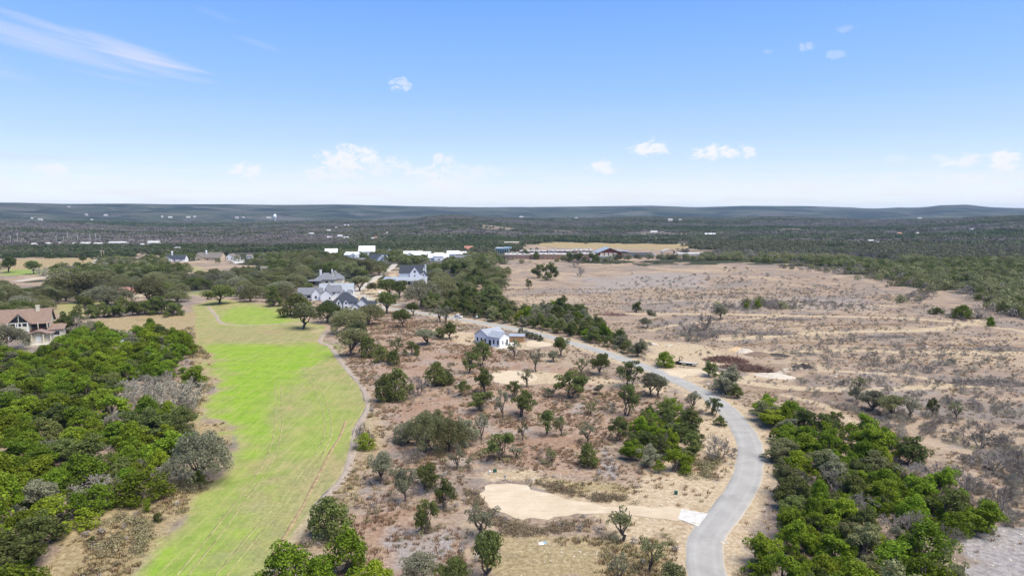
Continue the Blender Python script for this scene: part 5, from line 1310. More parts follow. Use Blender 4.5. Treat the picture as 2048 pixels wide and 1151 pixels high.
# ------------------------------------------------------------------ trees standing singly
LOT = 'on the brown lot between the fairway and the road'
def lot(kind, look): return f'{look} {LOT}', f'{look}s {LOT}'
SINGLE = [
 # kind, x, y (foot), width, height, label, group
 ('cedar_full_dark', 664, 1074, 96, 84, 'big round deep green cedar alone beside the fairway track', None),
 ('oak_grey', 761, 966, 64, 60, 'grey green oak with forked pale trunk beside the cart path', None),
 ('cedar_open', 1003, 918, 54, 56, 'dark cedar with straight trunk on the brown lot above the gravel pad', None),
 ('oak_sparse_grey', 1033, 916, 42, 30, 'small grey oak tucked beside the dark straight trunked cedar', None),
 ('cedar_full_dark', 1178, 932, 46, 46, 'round dark cedar beside grey stones above the gravel drive', None),
 ('oak_sparse', 1104, 927, 32, 34, 'small thin oak standing alone in red brown grass', None),
 ('oak_sparse', 1246, 1080, 78, 64, 'spreading open oak beside the gravel drive and concrete apron', None),
 ('oak_sparse', 1299, 1142, 70, 70, 'open oak with dark stems beside the road bend below the concrete apron', None),
 ('oak_sparse_grey', 961, 1074, 78, 72, 'thin olive oak in brown weeds beside the gravel pad', None),
 ('cedar_open', 853, 979, 72, 52, 'flat topped dark cedar over the grey oak near the gravel pad', None),
 ('oak_grey', 811, 1002, 52, 66, 'pale lichened oak under the flat topped cedar', None),
 ('cedar_open', 887, 1020, 44, 58, 'dark upright cedar on the edge of the gravel pad weeds', None),
 ('cedar_open', 856, 1066, 42, 72, 'tall thin cedar with bare twin stem on grey stony ground', None),
 ('cedar_open', 844, 1064, 30, 50, 'short thin cedar leaning beside the tall twin stemmed cedar', None),
 ('big_oak', 850, 905, 78, 78, 'wide olive oak in the thicket beside the cart path', 'g1'),
 ('oakbush_grey', 815, 885, 56, 46, 'wide olive oak in the thicket beside the cart path', 'g1'),
 ('big_oak', 898, 902, 70, 62, 'wide olive oak in the thicket beside the cart path', 'g1'),
 ('oakbush', 876, 870, 62, 48, 'wide olive oak in the thicket beside the cart path', 'g1'),
 ('oakbush_grey', 925, 888, 52, 52, 'wide olive oak in the thicket beside the cart path', 'g1'),
 ('cedar_full', 731, 900, 40, 34, 'low bright cedar under the bare grey tree beside the cart path', None),
 ('bare', 727, 892, 46, 62, 'bare grey tree over a low cedar beside the cart path', None),
 ('cedar_full_dark', 766, 803, 44, 56, 'dark cedar in the clump with the bare grey tree', 'g2'),
 ('cedar_full_dark', 792, 800, 58, 64, 'dark cedar in the clump with the bare grey tree', 'g2'),
 ('bare', 835, 792, 72, 52, 'bare grey tree growing out of the dark cedar clump', None),
 ('cedar_full_dark', 872, 771, 60, 48, 'dark cedar beside the bare grey tree on the lot', 'g2b'),
 ('cedar_full_dark', 893, 770, 36, 28, 'dark cedar beside the bare grey tree on the lot', 'g2b'),
 ('oak', 607, 657, 62, 50, 'round pale green oak alone at the edge of the fairway', None),
 ('oak_dark', 774, 627, 48, 42, 'dark oak standing at the bend where the road meets the driveway', None),
 ('oak_dark', 827, 631, 30, 26, 'small dark oak beside the far road', None),
 ('oak_dark', 806, 655, 38, 36, 'dark oak alone on bare red ground below the far road', None),
 ('big_oak', 700, 667, 76, 48, 'big olive oak where the cart path enters the trees', 'g3'),
 ('oak', 702, 712, 64, 56, 'big olive oak where the cart path enters the trees', 'g3'),
 ('oak', 722, 690, 50, 50, 'big olive oak where the cart path enters the trees', 'g3'),
 ('cedar_full_dark', 742, 714, 42, 42, 'dark cedar in the line running down from the oaks', 'g4'),
 ('cedar_full_dark', 764, 724, 34, 34, 'dark cedar in the line running down from the oaks', 'g4'),
 ('cedar_dark', 786, 729, 30, 24, 'dark cedar in the line running down from the oaks', 'g4'),
 ('oak_sparse', 793, 707, 40, 36, 'leggy oak in the tree line above the cart path', 'g5'),
 ('cedar_dark', 824, 710, 34, 28, 'low dark cedar beside the leggy oak in the tree line', None),
 ('oak_grey', 852, 689, 50, 30, 'low grey oak at the end of the tree line near the white house', None),
 ('cedar_dark', 876, 678, 26, 22, 'small dark cedar beside the low grey oak near the oval pad', None),
 ('oak_dark', 899, 677, 30, 32, 'dark round oak between the oval pad and the white house', None),
 ('oak_sparse_grey', 880, 642, 36, 34, 'thin grey oak on the verge of the far road', 'g6'),
 ('oak_sparse_grey', 892, 646, 34, 38, 'thin grey oak on the verge of the far road', 'g6'),
 ('oak_sparse_grey', 902, 741, 26, 42, 'thin grey oak below the white house', 'g7'),
 ('cedar_open', 938, 746, 44, 42, 'open cedar below the small white house', 'g8'),
 ('cedar_open', 964, 732, 40, 48, 'open cedar below the small white house', 'g8'),
 ('oak_sparse_grey', 962, 705, 34, 28, 'thin grey oak below the white house', 'g7'),
 ('cedar_open', 926, 793, 34, 38, 'dark leggy cedar beside the small gravel pad', 'g9'),
 ('cedar_open', 970, 788, 44, 50, 'dark leggy cedar beside the small gravel pad', 'g9'),
 ('cedar_open', 966, 822, 62, 40, 'flat spreading cedar below the small gravel pad', None),
 ('cedar_open', 1042, 833, 52, 50, 'dark leggy cedar beside the small gravel pad', 'g9'),
 ('cedar_open', 1030, 792, 36, 30, 'dark leggy cedar beside the small gravel pad', 'g9'),
 ('oak_sparse_grey', 1005, 838, 34, 60, 'thin crooked grey oak among the leggy cedars', 'g10'),
 ('oak_sparse_grey', 963, 882, 32, 62, 'thin crooked grey oak among the leggy cedars', 'g10'),
 ('oak_sparse', 1045, 880, 32, 38, 'thin crooked grey oak among the leggy cedars', 'g10'),
 ('oak_sparse_grey', 913, 938, 48, 44, 'thin oak with a bare forked stem below the olive thicket', 'g11'),
 ('oak_sparse_grey', 937, 936, 28, 44, 'thin oak with a bare forked stem below the olive thicket', 'g11'),
 ('bare', 828, 925, 44, 32, 'small bare grey bush tree below the olive thicket', None),
 ('cedar_open', 1094, 868, 38, 54, 'bright leggy cedar with twin stems in red grass', None),
 ('oak_sparse', 1124, 871, 30, 44, 'slim oak in red brown grass near the cedar thicket', 'g12'),
 ('oak_sparse_grey', 1164, 856, 18, 26, 'slim oak in red brown grass near the cedar thicket', 'g12'),
 ('oak_sparse_grey', 1174, 886, 38, 42, 'slim oak in red brown grass near the cedar thicket', 'g12'),
 ('oak_sparse', 1181, 828, 32, 28, 'slim oak in red brown grass near the cedar thicket', 'g12'),
 ('bare_pale', 1221, 825, 28, 30, 'small pale bare tree in red brown grass', None),
 ('cedar_open', 1236, 881, 42, 48, 'dark cedar standing just off the cedar thicket', None),
 ('oak_sparse', 1053, 774, 36, 36, 'open oak by the tan strip of bare soil', 'g13'),
 ('cedar_open', 1142, 796, 60, 52, 'spreading many stemmed cedar by the tan strip of soil', None),
 ('oak_grey', 1165, 780, 34, 26, 'low grey oak touching the many stemmed cedar', None),
 ('oak_dark', 1122, 712, 38, 38, 'round dark oak near the far road beside the timber shed', None),
 ('oak_sparse', 1028, 713, 38, 34, 'open dark oak on the drive below the timber shed', None),
 ('oak_sparse_grey', 1072, 743, 34, 50, 'tall thin grey oak below the white house drive', None),
 ('oak_grey', 1107, 723, 26, 22, 'small grey oak below the round dark oak', None),
 ('oak_sparse', 1163, 748, 32, 36, 'open oak close to the far road', 'g14'),
 ('oak_dark', 1199, 749, 44, 42, 'dark forked oak close to the far road', None),
 ('oak_grey', 1099, 794, 22, 28, 'small grey oak near the tan strip of soil', 'g15'),
 ('oak_grey', 1197, 789, 24, 20, 'small grey oak near the tan strip of soil', 'g15'),
 ('cedar_open', 1258, 772, 52, 50, 'tall open cedar in the trees beside the entrance road', 'g16'),
 ('cedar_open', 1252, 830, 50, 66, 'tall open cedar in the trees beside the entrance road', 'g16'),
 ('oak_grey', 1300, 793, 50, 46, 'dense grey oak in the pair opposite the stone entrance', 'g17'),
 ('oak_grey', 1316, 792, 42, 42, 'dense grey oak in the pair opposite the stone entrance', 'g17'),
 ('oak_sparse_grey', 1385, 820, 38, 40, 'thin oak leaning over the road edge', None),
 ('cedar_open', 1428, 828, 36, 34, 'dark twin stemmed cedar standing against the road', None),
 ('cedar_dark', 1440, 850, 24, 18, 'low dark cedar bush against the road', None),
 ('bare', 1440, 918, 76, 52, 'bare grey tree inside the road bend', None),
 ('cedar_full', 1330, 732, 46, 30, 'single rounded green cedar beside the gooseneck trailer', None),
 ('cedar_dark', 1418, 752, 42, 30, 'dark cedar at the corner of the stone entrance', None),
 ('oakbush_grey', 1452, 788, 60, 56, 'big grey oak on the road verge below the brush heap', None),
 ('big_oak_grey', 400, 964, 116, 96, 'huge rounded grey green oak at the edge of the fairway', None),
 ('cedar_full', 396, 968, 28, 28, 'small bright cedar at the foot of the huge grey green oak', None),
 ('cedar_full', 152, 1036, 58, 52, 'small rounded cedar with a clear trunk at the grove edge', None),
 ('cedar', 298, 1022, 20, 27, 'tiny upright cedar in the straw grass', None),
 ('cedar_dark', 316, 1042, 19, 15, 'low dark cedar bush in the straw grass', 'g18'),
 ('cedar_dark', 184, 1086, 16, 14, 'low dark cedar bush in the straw grass', 'g18'),
 ('oak_sparse', 230, 996, 52, 44, 'crooked open oak on the outer edge of the cedar grove', None),
 ('cedar_full', 580, 1190, 120, 104, 'bright cedar in the clump beside the fairway bottom', 'g19'),
 ('cedar_full', 690, 1150, 100, 92, 'bright cedar in the clump beside the fairway bottom', 'g19'),
 ('cedar_full', 640, 1195, 90, 85, 'bright cedar in the clump beside the fairway bottom', 'g19'),
 ('cedar_full', 752, 1190, 84, 70, 'bright cedar in the clump beside the fairway bottom', 'g19'),
 ('oak_grey', 842, 1172, 84, 70, 'grey green oak beside the bright cedar clump', None),
 ('oak_dark', 972, 1172, 88, 106, 'tall dark oak below the brown weeds of the gravel pad', 'g20'),
 ('oak_dark', 908, 1172, 66, 58, 'tall dark oak below the brown weeds of the gravel pad', 'g20'),
 ('oak_sparse_grey', 1236, 1165, 50, 64, 'wispy grey oak on straw ground near the road bend', None),
 ('oak', 1345, 1180, 76, 50, 'low olive oak on the road verge', None),
 ('cedar', 1500, 1150, 36, 26, 'low bright cedar bush on the far verge of the road', None),
 # cleared field
 ('oak_sparse', 1718, 779, 44, 30, 'V shaped open oak beside the dirt track', None),
 ('oak_grey', 1712, 802, 34, 28, 'low grey oak below the V shaped oak', None),
 ('oak_grey', 1745, 822, 60, 40, 'olive oak in the loose row below the dirt track', 'g21'),
 ('oak', 1782, 836, 56, 46, 'olive oak in the loose row below the dirt track', 'g21'),
 ('oak_sparse_grey', 1822, 838, 46, 54, 'olive oak in the loose row below the dirt track', 'g21'),
 ('cedar_open', 1864, 832, 26, 38, 'small upright cedar in the cleared field beyond the olive oaks', None),
 ('oak_sparse', 1912, 836, 32, 36, 'slender open oak on the pale stony side of the cleared field', None),
 ('bare', 1962, 895, 84, 60, 'wide bare grey tree on the pale stony ground', 'g23'),
 ('bare', 1870, 975, 70, 60, 'wide bare grey tree beside the cedar grove', 'g24'),
 ('bare', 1925, 985, 80, 60, 'wide bare grey tree beside the cedar grove', 'g24'),
 ('bare', 2002, 1026, 46, 76, 'bare tree with a blackened trunk in the cleared field', None),
 ('bare', 2040, 960, 80, 66, 'wide bare grey tree on the pale stony ground', 'g23'),
 ('bare', 1985, 940, 60, 50, 'wide bare grey tree on the pale stony ground', 'g23'),
 ('cedar', 1974, 1062, 22, 32, 'small upright cedar beside the grey stony ground', None),
 ('cedar_dark', 1272, 624, 20, 22, 'lone small cedar on the brush strewn slope', None),
 ('oak_grey', 1440, 638, 28, 28, 'lone grey oak above the upper dirt track', None),
 ('bare', 1410, 660, 50, 42, 'burnt bare tree among cut brush', 'g25'),
 ('bare', 1375, 665, 50, 30, 'burnt bare tree among cut brush', 'g25'),
 ('cedar', 1515, 618, 18, 14, 'bright low cedar in the grey brush strip', 'g26'),
 ('cedar', 1492, 619, 16, 12, 'bright low cedar in the grey brush strip', 'g26'),
 ('cedar_full', 1924, 636, 42, 26, 'rounded green cedar with grey brush by the upper track', None),
 ('bare', 1955, 636, 48, 24, 'grey bare brush tree beside the rounded cedar', None),
 ('cedar_dark', 1872, 628, 26, 14, 'flat dark cedar bush near the rounded cedar', None),
 ('cedar_dark', 2038, 622, 40, 26, 'dark cedar at the wood edge beyond the upper track', None),
 ('cedar', 1978, 652, 20, 20, 'pale green cedar bush at the end of the upper track', None),
 ('cedar_open', 1058, 578, 16, 19, 'small leggy cedar on the pink slope', None),
 ('oak_sparse', 1012, 580, 18, 18, 'small thin oak on the pink slope near the oak wood', None),
 ('bare', 1162, 553, 22, 26, 'bare grey tree on the open slope beyond the road trees', 'g28'),
 ('bare', 1152, 535, 30, 20, 'bare grey tree on the open slope beyond the road trees', 'g28'),
 ('cedar_dark', 1100, 560, 34, 24, 'dark cedar at the tip of the oak belt on the slope', 'g29'),
 ('cedar_dark', 1083, 556, 30, 22, 'dark cedar at the tip of the oak belt on the slope', 'g29'),
 ('oak_sparse', 1450, 540, 10, 11, 'tiny leggy tree on the skyline of the open slope', 'g30'),
 ('oak_sparse', 1468, 541, 10, 12, 'tiny leggy tree on the skyline of the open slope', 'g30'),
 ('oak_sparse', 1494, 541, 9, 12, 'tiny leggy tree on the skyline of the open slope', 'g30'),
 ('oak_grey', 1300, 640, 26, 20, 'grey shrubby oak beside the cleared slope', 'g31'),
 ('oak_grey', 1290, 655, 24, 20, 'grey shrubby oak beside the cleared slope', 'g31'),
 # round the houses
 ('cedar_dark', 1134, 523, 20, 9, 'dark bush in the row before the long brick school', 'g41'),
 ('cedar_dark', 1148, 525, 22, 11, 'dark bush in the row before the long brick school', 'g41'),
 ('cedar_dark', 1163, 526, 22, 12, 'dark bush in the row before the long brick school', 'g41'),
 ('cedar_dark', 1178, 526, 22, 11, 'dark bush in the row before the long brick school', 'g41'),
 ('cedar_dark', 1190, 525, 18, 9, 'dark bush in the row before the long brick school', 'g41'),
 ('oak_grey', 1236, 525, 20, 9, 'grey bush in the row before the school hall and annex', 'g41'),
 ('oak_grey', 1256, 526, 20, 9, 'grey bush in the row before the school hall and annex', 'g41'),
 ('oak_grey', 1276, 525, 22, 10, 'grey bush in the row before the school hall and annex', 'g41'),
 ('oak_grey', 1298, 525, 22, 11, 'grey bush in the row before the school hall and annex', 'g41'),
 ('oak_grey', 1322, 526, 22, 10, 'grey bush in the row before the school hall and annex', 'g41'),
 ('oak_grey', 1345, 526, 22, 10, 'grey bush in the row before the school hall and annex', 'g41'),
 ('cedar_dark', 1050, 517, 18, 8, 'dark bush in the row before the long brick school', 'g41'),
 ('cedar_dark', 1072, 519, 16, 8, 'dark bush in the row before the long brick school', 'g41'),
 ('oakbush_grey', 1042, 667, 13, 9, 'clipped grey shrub in the row between the timber shed and the road', 'g40'),
 ('oakbush_grey', 1050, 672, 13, 9, 'clipped grey shrub in the row between the timber shed and the road', 'g40'),
 ('oakbush_grey', 1058, 675, 13, 9, 'clipped grey shrub in the row between the timber shed and the road', 'g40'),
 ('oakbush_grey', 1066, 677, 13, 9, 'clipped grey shrub in the row between the timber shed and the road', 'g40'),
 ('oakbush_grey', 1074, 679, 13, 9, 'clipped grey shrub in the row between the timber shed and the road', 'g40'),
 ('oakbush_grey', 1081, 682, 13, 9, 'clipped grey shrub in the row between the timber shed and the road', 'g40'),
 ('oak_dark', 441, 608, 68, 38, 'dark wide oak on a thick trunk at the top of the fairway', None),
 ('oak', 160, 606, 90, 60, 'old spreading oak beside the grey driveway', None),
 ('oak', 297, 606, 62, 48, 'round oak on a pale trunk beside the red roof', None),
 ('big_oak_grey', 215, 612, 84, 38, 'hazy pale oak in front of the red roofed house', None),
 ('big_oak_grey', 2, 702, 90, 50, 'grey oak against the terrace of the brown roofed house', None),
 ('cedar_dark', 125, 665, 46, 38, 'dark cedar beside the brown roofed house wing', 'g32'),
 ('cedar_dark', 150, 660, 40, 36, 'dark cedar beside the brown roofed house wing', 'g32'),
 ('bare_pale', 158, 662, 50, 36, 'pale bare tree between the cedars beside the house wing', None),
 ('cedar_full_dark', 548, 612, 42, 34, 'dark cedar at the top edge of the fairway by the houses', 'g33'),
 ('cedar_full_dark', 590, 632, 64, 44, 'dark cedar at the top edge of the fairway by the houses', 'g33'),
 ('cedar_full_dark', 607, 628, 40, 34, 'dark cedar at the top edge of the fairway by the houses', 'g33'),
 ('big_oak_dark', 655, 645, 62, 40, 'dense low branching oak below the dark roofed house', 'g34'),
 ('oakbush_grey', 690, 648, 50, 26, 'paler oak between the dense oaks below the dark roofed house', None),
 ('big_oak', 738, 650, 70, 38, 'dense low branching oak below the dark roofed house', 'g34'),
 ('oak_dark', 618, 588, 32, 22, 'small dark oak against the grey roofed house', None),
 ('oak', 720, 582, 44, 30, 'low oak beside the pale street', 'g35'),
 ('oak', 745, 588, 28, 26, 'low oak beside the pale street', 'g35'),
 ('oak_dark', 778, 592, 44, 34, 'dark oak in front of the long white porch', 'g36'),
 ('oak_dark', 800, 594, 46, 32, 'dark oak in front of the long white porch', 'g36'),
 ('big_oak_grey', 845, 614, 72, 50, 'broad olive oak beyond the far road', 'g37'),
 ('big_oak', 880, 604, 60, 48, 'broad olive oak beyond the far road', 'g37'),
 ('oak_dark', 665, 554, 42, 30, 'oak overhanging the back of the grey roofed house', 'g38'),
 ('oak', 705, 556, 46, 30, 'oak overhanging the back of the grey roofed house', 'g38'),
 ('oak', 735, 548, 48, 30, 'oak overhanging the back of the grey roofed house', 'g38'),
 ('oak_dark', 18, 545, 34, 32, 'dark oak at the edge of the open field', None),
 ('oak_dark', 68, 548, 36, 26, 'dark oak with a bare brown shrub in the open field', None),
 ('bare', 85, 552, 30, 22, 'bare brown shrub beside the dark field oak', None),
 ('cedar_dark', 107, 541, 22, 13, 'round dark cedar alone in the open field', None),
 ('oak_dark', 166, 525, 14, 12, 'round dark oak beside the field road', None),
]
for (k, x, y, w, h, lb, gp) in SINGLE:
    grp = None
    if gp: grp = lb.replace(' alone', '') + ' set'
    tree(k, x, y, w, h, lb, grp)

# ------------------------------------------------------------------ groves of single trees
L1 = 'in the dense grove between the brown roofed house and the fairway'
L2 = 'in the dense grove outside the road bend'
nG = []
nG.append(grove([(-60, 712), (0, 703), (70, 700), (110, 682), (150, 668), (185, 655), (250, 668), (300, 652), (372, 672), (376, 690), (345, 728), (330, 745), (262, 742), (232, 770), (235, 800), (290, 815), (340, 812),
       (372, 835), (380, 872), (345, 905), (338, 950), (285, 972), (240, 965), (228, 930), (200, 945), (205, 985), (180, 1015), (120, 1030), (82, 1028), (84, 1075), (86, 1190), (-60, 1190)], 5.7,
      [(.42, 'cedar', f'bright green cedar {L1}', f'bright green cedars {L1}'), (.36, 'cedar_full', f'bright green cedar {L1}', f'bright green cedars {L1}'), (.16, 'cedar_dark', f'dark green cedar {L1}', f'dark green cedars {L1}'),
       (.05, 'oakbush_grey', f'pale grey green oak {L1}', f'pale grey green oaks {L1}'), (.05, 'bare_pale', f'pale bare tree {L1}', f'pale bare trees {L1}')], (7.8, 10.6), (4.8, 6.8), 3.2))
for (x, y, w, h) in ((262, 800, 60, 52), (300, 815, 70, 60), (340, 822, 90, 74), (385, 812, 80, 64), (300, 782, 60, 44)):
    tree('bare_pale', x, y, w, h, 'pale bare tree in the leafless clump at the grove edge beside the fairway', 'leafless clump at the grove edge')
tree('cedar', 388, 775, 54, 44, 'rounded cedar standing behind the leafless clump at the grove edge')
tree('bare_pale', 276, 872, 44, 36, 'single pale bare tree sunk among cedars below the leafless clump')
nG.append(grove([(1490, 805), (1530, 790), (1590, 818), (1640, 845), (1672, 830), (1705, 850), (1740, 842), (1780, 868), (1840, 905), (1855, 940), (1890, 965), (1940, 1000), (1970, 1040), (1945, 1062), (1915, 1085), (1928, 1120), (1945, 1215),
       (1530, 1240), (1545, 1150), (1520, 1090), (1530, 1060), (1575, 1010), (1568, 950), (1560, 900), (1530, 850)], 5.0,
      [(.38, 'cedar', f'bright green cedar {L2}', f'bright green cedars {L2}'), (.26, 'cedar_full', f'bright green cedar {L2}', f'bright green cedars {L2}'), (.15, 'cedar_dark', f'dark green cedar {L2}', f'dark green cedars {L2}'),
       (.12, 'oakbush', f'olive green oak {L2}', f'olive green oaks {L2}'), (.03, 'oakbush_grey', f'pale grey green oak {L2}', f'pale grey green oaks {L2}'), (.06, 'bare', f'bare grey tree {L2}', f'bare grey trees {L2}')], (5.8, 8.4), (4.6, 6.6), 3.0))
L3 = 'in the thicket inside the road bend'
nG.append(grove([(1270, 850), (1300, 825), (1335, 805), (1385, 830), (1398, 868), (1385, 905), (1352, 935), (1325, 930), (1300, 912), (1258, 902)], 3.9,
      [(.62, 'cedar_dark', f'dark cedar {L3}', f'dark cedars {L3}'), (.22, 'cedar', f'brighter cedar {L3}', f'brighter cedars {L3}'), (.16, 'oakbush_grey', f'grey oak {L3}', f'grey oaks {L3}')], (4.4, 6.2), (4.0, 5.6), 2.5))
L4 = 'in the long belt beyond the far road'
nG.append(grove([(1035, 648), (1046, 618), (1120, 610), (1165, 618), (1172, 640), (1230, 665), (1280, 695), (1285, 715), (1262, 718), (1200, 690), (1120, 668)], 5.4,
      [(.6, 'cedar_dark', f'dark cedar {L4}', f'dark cedars {L4}'), (.15, 'cedar', f'brighter cedar {L4}', f'brighter cedars {L4}'), (.25, 'oakbush_grey', f'grey oak {L4}', f'grey oaks {L4}')], (6.2, 8.6), (4.8, 6.6), 2.5))
L5 = 'in the wood between the porch house and the far road'
nG.append(grove([(850, 612), (862, 580), (930, 575), (990, 590), (1028, 615), (1015, 638), (960, 636), (890, 626)], 7.4,
      [(.45, 'cedar_dark', f'dark cedar {L5}', f'dark cedars {L5}'), (.55, 'oakbush', f'olive oak {L5}', f'olive oaks {L5}')], (8.5, 12), (5.5, 7.5), 3))
L6 = 'in the oak wood behind the porch house'
nG.append(grove([(855, 560), (880, 540), (960, 535), (1010, 545), (1000, 585), (935, 575), (880, 580)], 10.5,
      [(.75, 'big_oak', f'olive oak {L6}', f'olive oaks {L6}'), (.15, 'cedar_dark', f'dark cedar {L6}', f'dark cedars {L6}'), (.10, 'bare', f'bare grey tree {L6}', f'bare grey trees {L6}')], (11, 15), (6, 8), 3))
nG.append(grove([(1432, 760), (1455, 765), (1495, 795), (1500, 815), (1478, 800)], 4.6, [(1, 'cedar_dark', 'dark cedar in the narrow belt along the outer road verge', 'dark cedars along the outer road verge')], (5, 6.5), (4.5, 5.5), 2))
L7 = 'in the oak wood round the red roofed house'
nG.append(grove([(-80, 660), (-40, 600), (0, 572), (50, 590), (95, 572), (130, 560), (200, 556), (330, 552), (440, 548), (540, 545), (560, 560), (580, 592), (520, 598), (480, 590), (460, 578), (400, 570), (370, 580), (352, 598), (320, 596), (270, 575), (215, 580), (205, 598),
       (120, 596), (100, 610), (40, 640), (-40, 690)], 12.0,
      [(.62, 'big_oak', f'olive oak {L7}', f'olive oaks {L7}'), (.28, 'big_oak_grey', f'grey green oak {L7}', f'grey green oaks {L7}'), (.10, 'big_oak_dark', f'dark oak {L7}', f'dark oaks {L7}')], (12, 17), (6.5, 9), 3))
for i, x in enumerate(range(168, 350, 20)):
    tree('cedar_dark', x + random.uniform(-4, 4), 632 + random.uniform(-4, 3) - (x - 160) * 0.012, random.uniform(34, 44), random.uniform(26, 36), 'dark cedar in the hedge like row above the straw strip', 'dark cedar row above the straw strip')
L8 = 'in the oak wood behind the grey roofed house'
nG.append(grove([(500, 570), (540, 545), (570, 520), (650, 510), (720, 528), (775, 528), (760, 545), (700, 548), (650, 538), (625, 540), (605, 560), (590, 575), (560, 580)], 12.5,
      [(.8, 'big_oak', f'olive oak {L8}', f'olive oaks {L8}'), (.2, 'big_oak_dark', f'dark oak {L8}', f'dark oaks {L8}')], (13, 17), (6.5, 8.5), 3))
build_trees()
print('groves', nG, len(TREES))
# ------------------------------------------------------------------ far woodland, grass and stones: uncountable cover as instanced stuff
proto_col = bpy.data.collections.new('scatter_sources')
def far_crown(seed, w, h, mat, nclump=12, per=10, leaf=0.55, trunk=False):
    R = np.random.default_rng(seed); cl = []
    for i in range(nclump):
        t = i / nclump; a = i * 2.399; rr = w / 2 * math.sin(math.pi * min(1, .25 + .7 * t)) * R.uniform(.4, .9)
        cl.append((rr * math.cos(a), rr * math.sin(a), h * (.15 + .72 * t), w * R.uniform(.15, .22)))
    V, Q = leaf_quads(R, cl, per, leaf, .5, .8, .45)
    return crown_mesh('far_crown', V, Q, M[mat])
def far_patch(seed, mat, n=11, size=26.0, w=6.5, h=5.5):
    R = np.random.default_rng(seed); VV = []; 
    for k in range(n):
        x, y = R.uniform(-size / 2, size / 2, 2); s = R.uniform(.7, 1.35)
        cl = [(x, y, h * .42 * s, w * .42 * s), (x + R.normal() * .8, y + R.normal() * .8, h * .68 * s, w * .32 * s)]
        V, Q = leaf_quads(R, cl, 3.2, 1.05, .6, .8, .4); VV.append(V)
    V = np.concatenate(VV)
    return crown_mesh('far_patch', V, np.arange(len(V)).reshape(-1, 4), M[mat])
def scatter(name, label, P, S, IDX, protos, rz=None, sz=None):
    n = len(P)
    me = bpy.data.meshes.new(name); me.vertices.add(n); me.vertices.foreach_set('co', np.asarray(P, np.float32).ravel())
    for nm, dat in (('sca', S), ('rz', rng.uniform(0, 6.283, n) if rz is None else rz)):
        a = me.attributes.new(nm, 'FLOAT', 'POINT'); a.data.foreach_set('value', np.asarray(dat, np.float32))
    a = me.attributes.new('pick', 'INT', 'POINT'); a.data.foreach_set('value', np.asarray(IDX, np.int32))
    o = link(name, me); tag(o, label, kind='stuff')
    c_ = bpy.data.collections.new(name + '_sources')
    for i, pm in enumerate(protos):
        po = bpy.data.objects.new(f'{name}_source_{i:02d}', pm); c_.objects.link(po)
    ng = bpy.data.node_groups.new(name, 'GeometryNodeTree')
    ng.interface.new_socket('Geometry', in_out='INPUT', socket_type='NodeSocketGeometry')
    ng.interface.new_socket('Geometry', in_out='OUTPUT', socket_type='NodeSocketGeometry')
    N = Nodes(ng)
    gi = N.n('NodeGroupInput'); go = N.n('NodeGroupOutput')
    ci = N.n('GeometryNodeCollectionInfo'); ci.inputs['Collection'].default_value = c_
    ci.inputs['Separate Children'].default_value = True; ci.inputs['Reset Children'].default_value = True
    iop = N.n('GeometryNodeInstanceOnPoints'); iop.inputs['Pick Instance'].default_value = True
    def attr(nm, t):
        nd = N.n('GeometryNodeInputNamedAttribute', data_type=t); nd.inputs['Name'].default_value = nm; return nd.outputs[0]
    cx = N.n('ShaderNodeCombineXYZ'); ng.links.new(attr('rz', 'FLOAT'), cx.inputs[2])
    ng.links.new(gi.outputs[0], iop.inputs['Points']); ng.links.new(ci.outputs[0], iop.inputs['Instance'])
    ng.links.new(attr('pick', 'INT'), iop.inputs['Instance Index']); ng.links.new(cx.outputs[0], iop.inputs['Rotation'])
    ng.links.new(attr('sca', 'FLOAT'), iop.inputs['Scale']); ng.links.new(iop.outputs[0], go.inputs[0])
    md = o.modifiers.new('scatter', 'NODES'); md.node_group = ng
    return o
TREE_XY = np.array([(t[0], t[1]) for t in TREES])
def far_points(r0, r1, sp, seed, az=0.80):
    R = np.random.default_rng(seed)
    xs = np.arange(-r1 * math.sin(az), r1 * math.sin(az), sp); ys = np.arange(r0 * math.cos(az), r1, sp)
    X, Y = np.meshgrid(xs, ys); X = X.ravel() + R.uniform(-.5, .5, X.size) * sp; Y = Y.ravel() + R.uniform(-.5, .5, Y.size) * sp
    r = np.hypot(X, Y); m_ = (r > r0) & (r < r1) & (np.abs(np.arctan2(X, Y)) < az)
    return X[m_], Y[m_], R
HOLES = [poly_w(p) for p in (   # ground already furnished: groves, fairway, lots
    [(-200, 705), (0, 560), (100, 556), (330, 546), (560, 540), (600, 515), (660, 510), (790, 525), (850, 540), (1010, 535), (1040, 600), (1290, 700), (1300, 1200), (-400, 1200)],
    [(620, 615), (660, 535), (800, 530), (860, 545), (850, 620)])]
def woods(X, Y, R, open_keep=0.0):
    o = open_amt(X, Y)
    m_ = R.uniform(size=len(X)) > o
    for Pp in HOLES: m_ &= poly_sd(Pp, X, Y) < 0
    for kx, ky, kr in KEEP_OUT: m_ &= (X - kx) ** 2 + (Y - ky) ** 2 > kr * kr
    # open spots and bands
    n = fbm(X / 90.0, Y / 90.0, 61, 4) - .10 * (open_amt(X * .97, Y * .96) > .3)
    m_ &= n > 0.36
    return m_
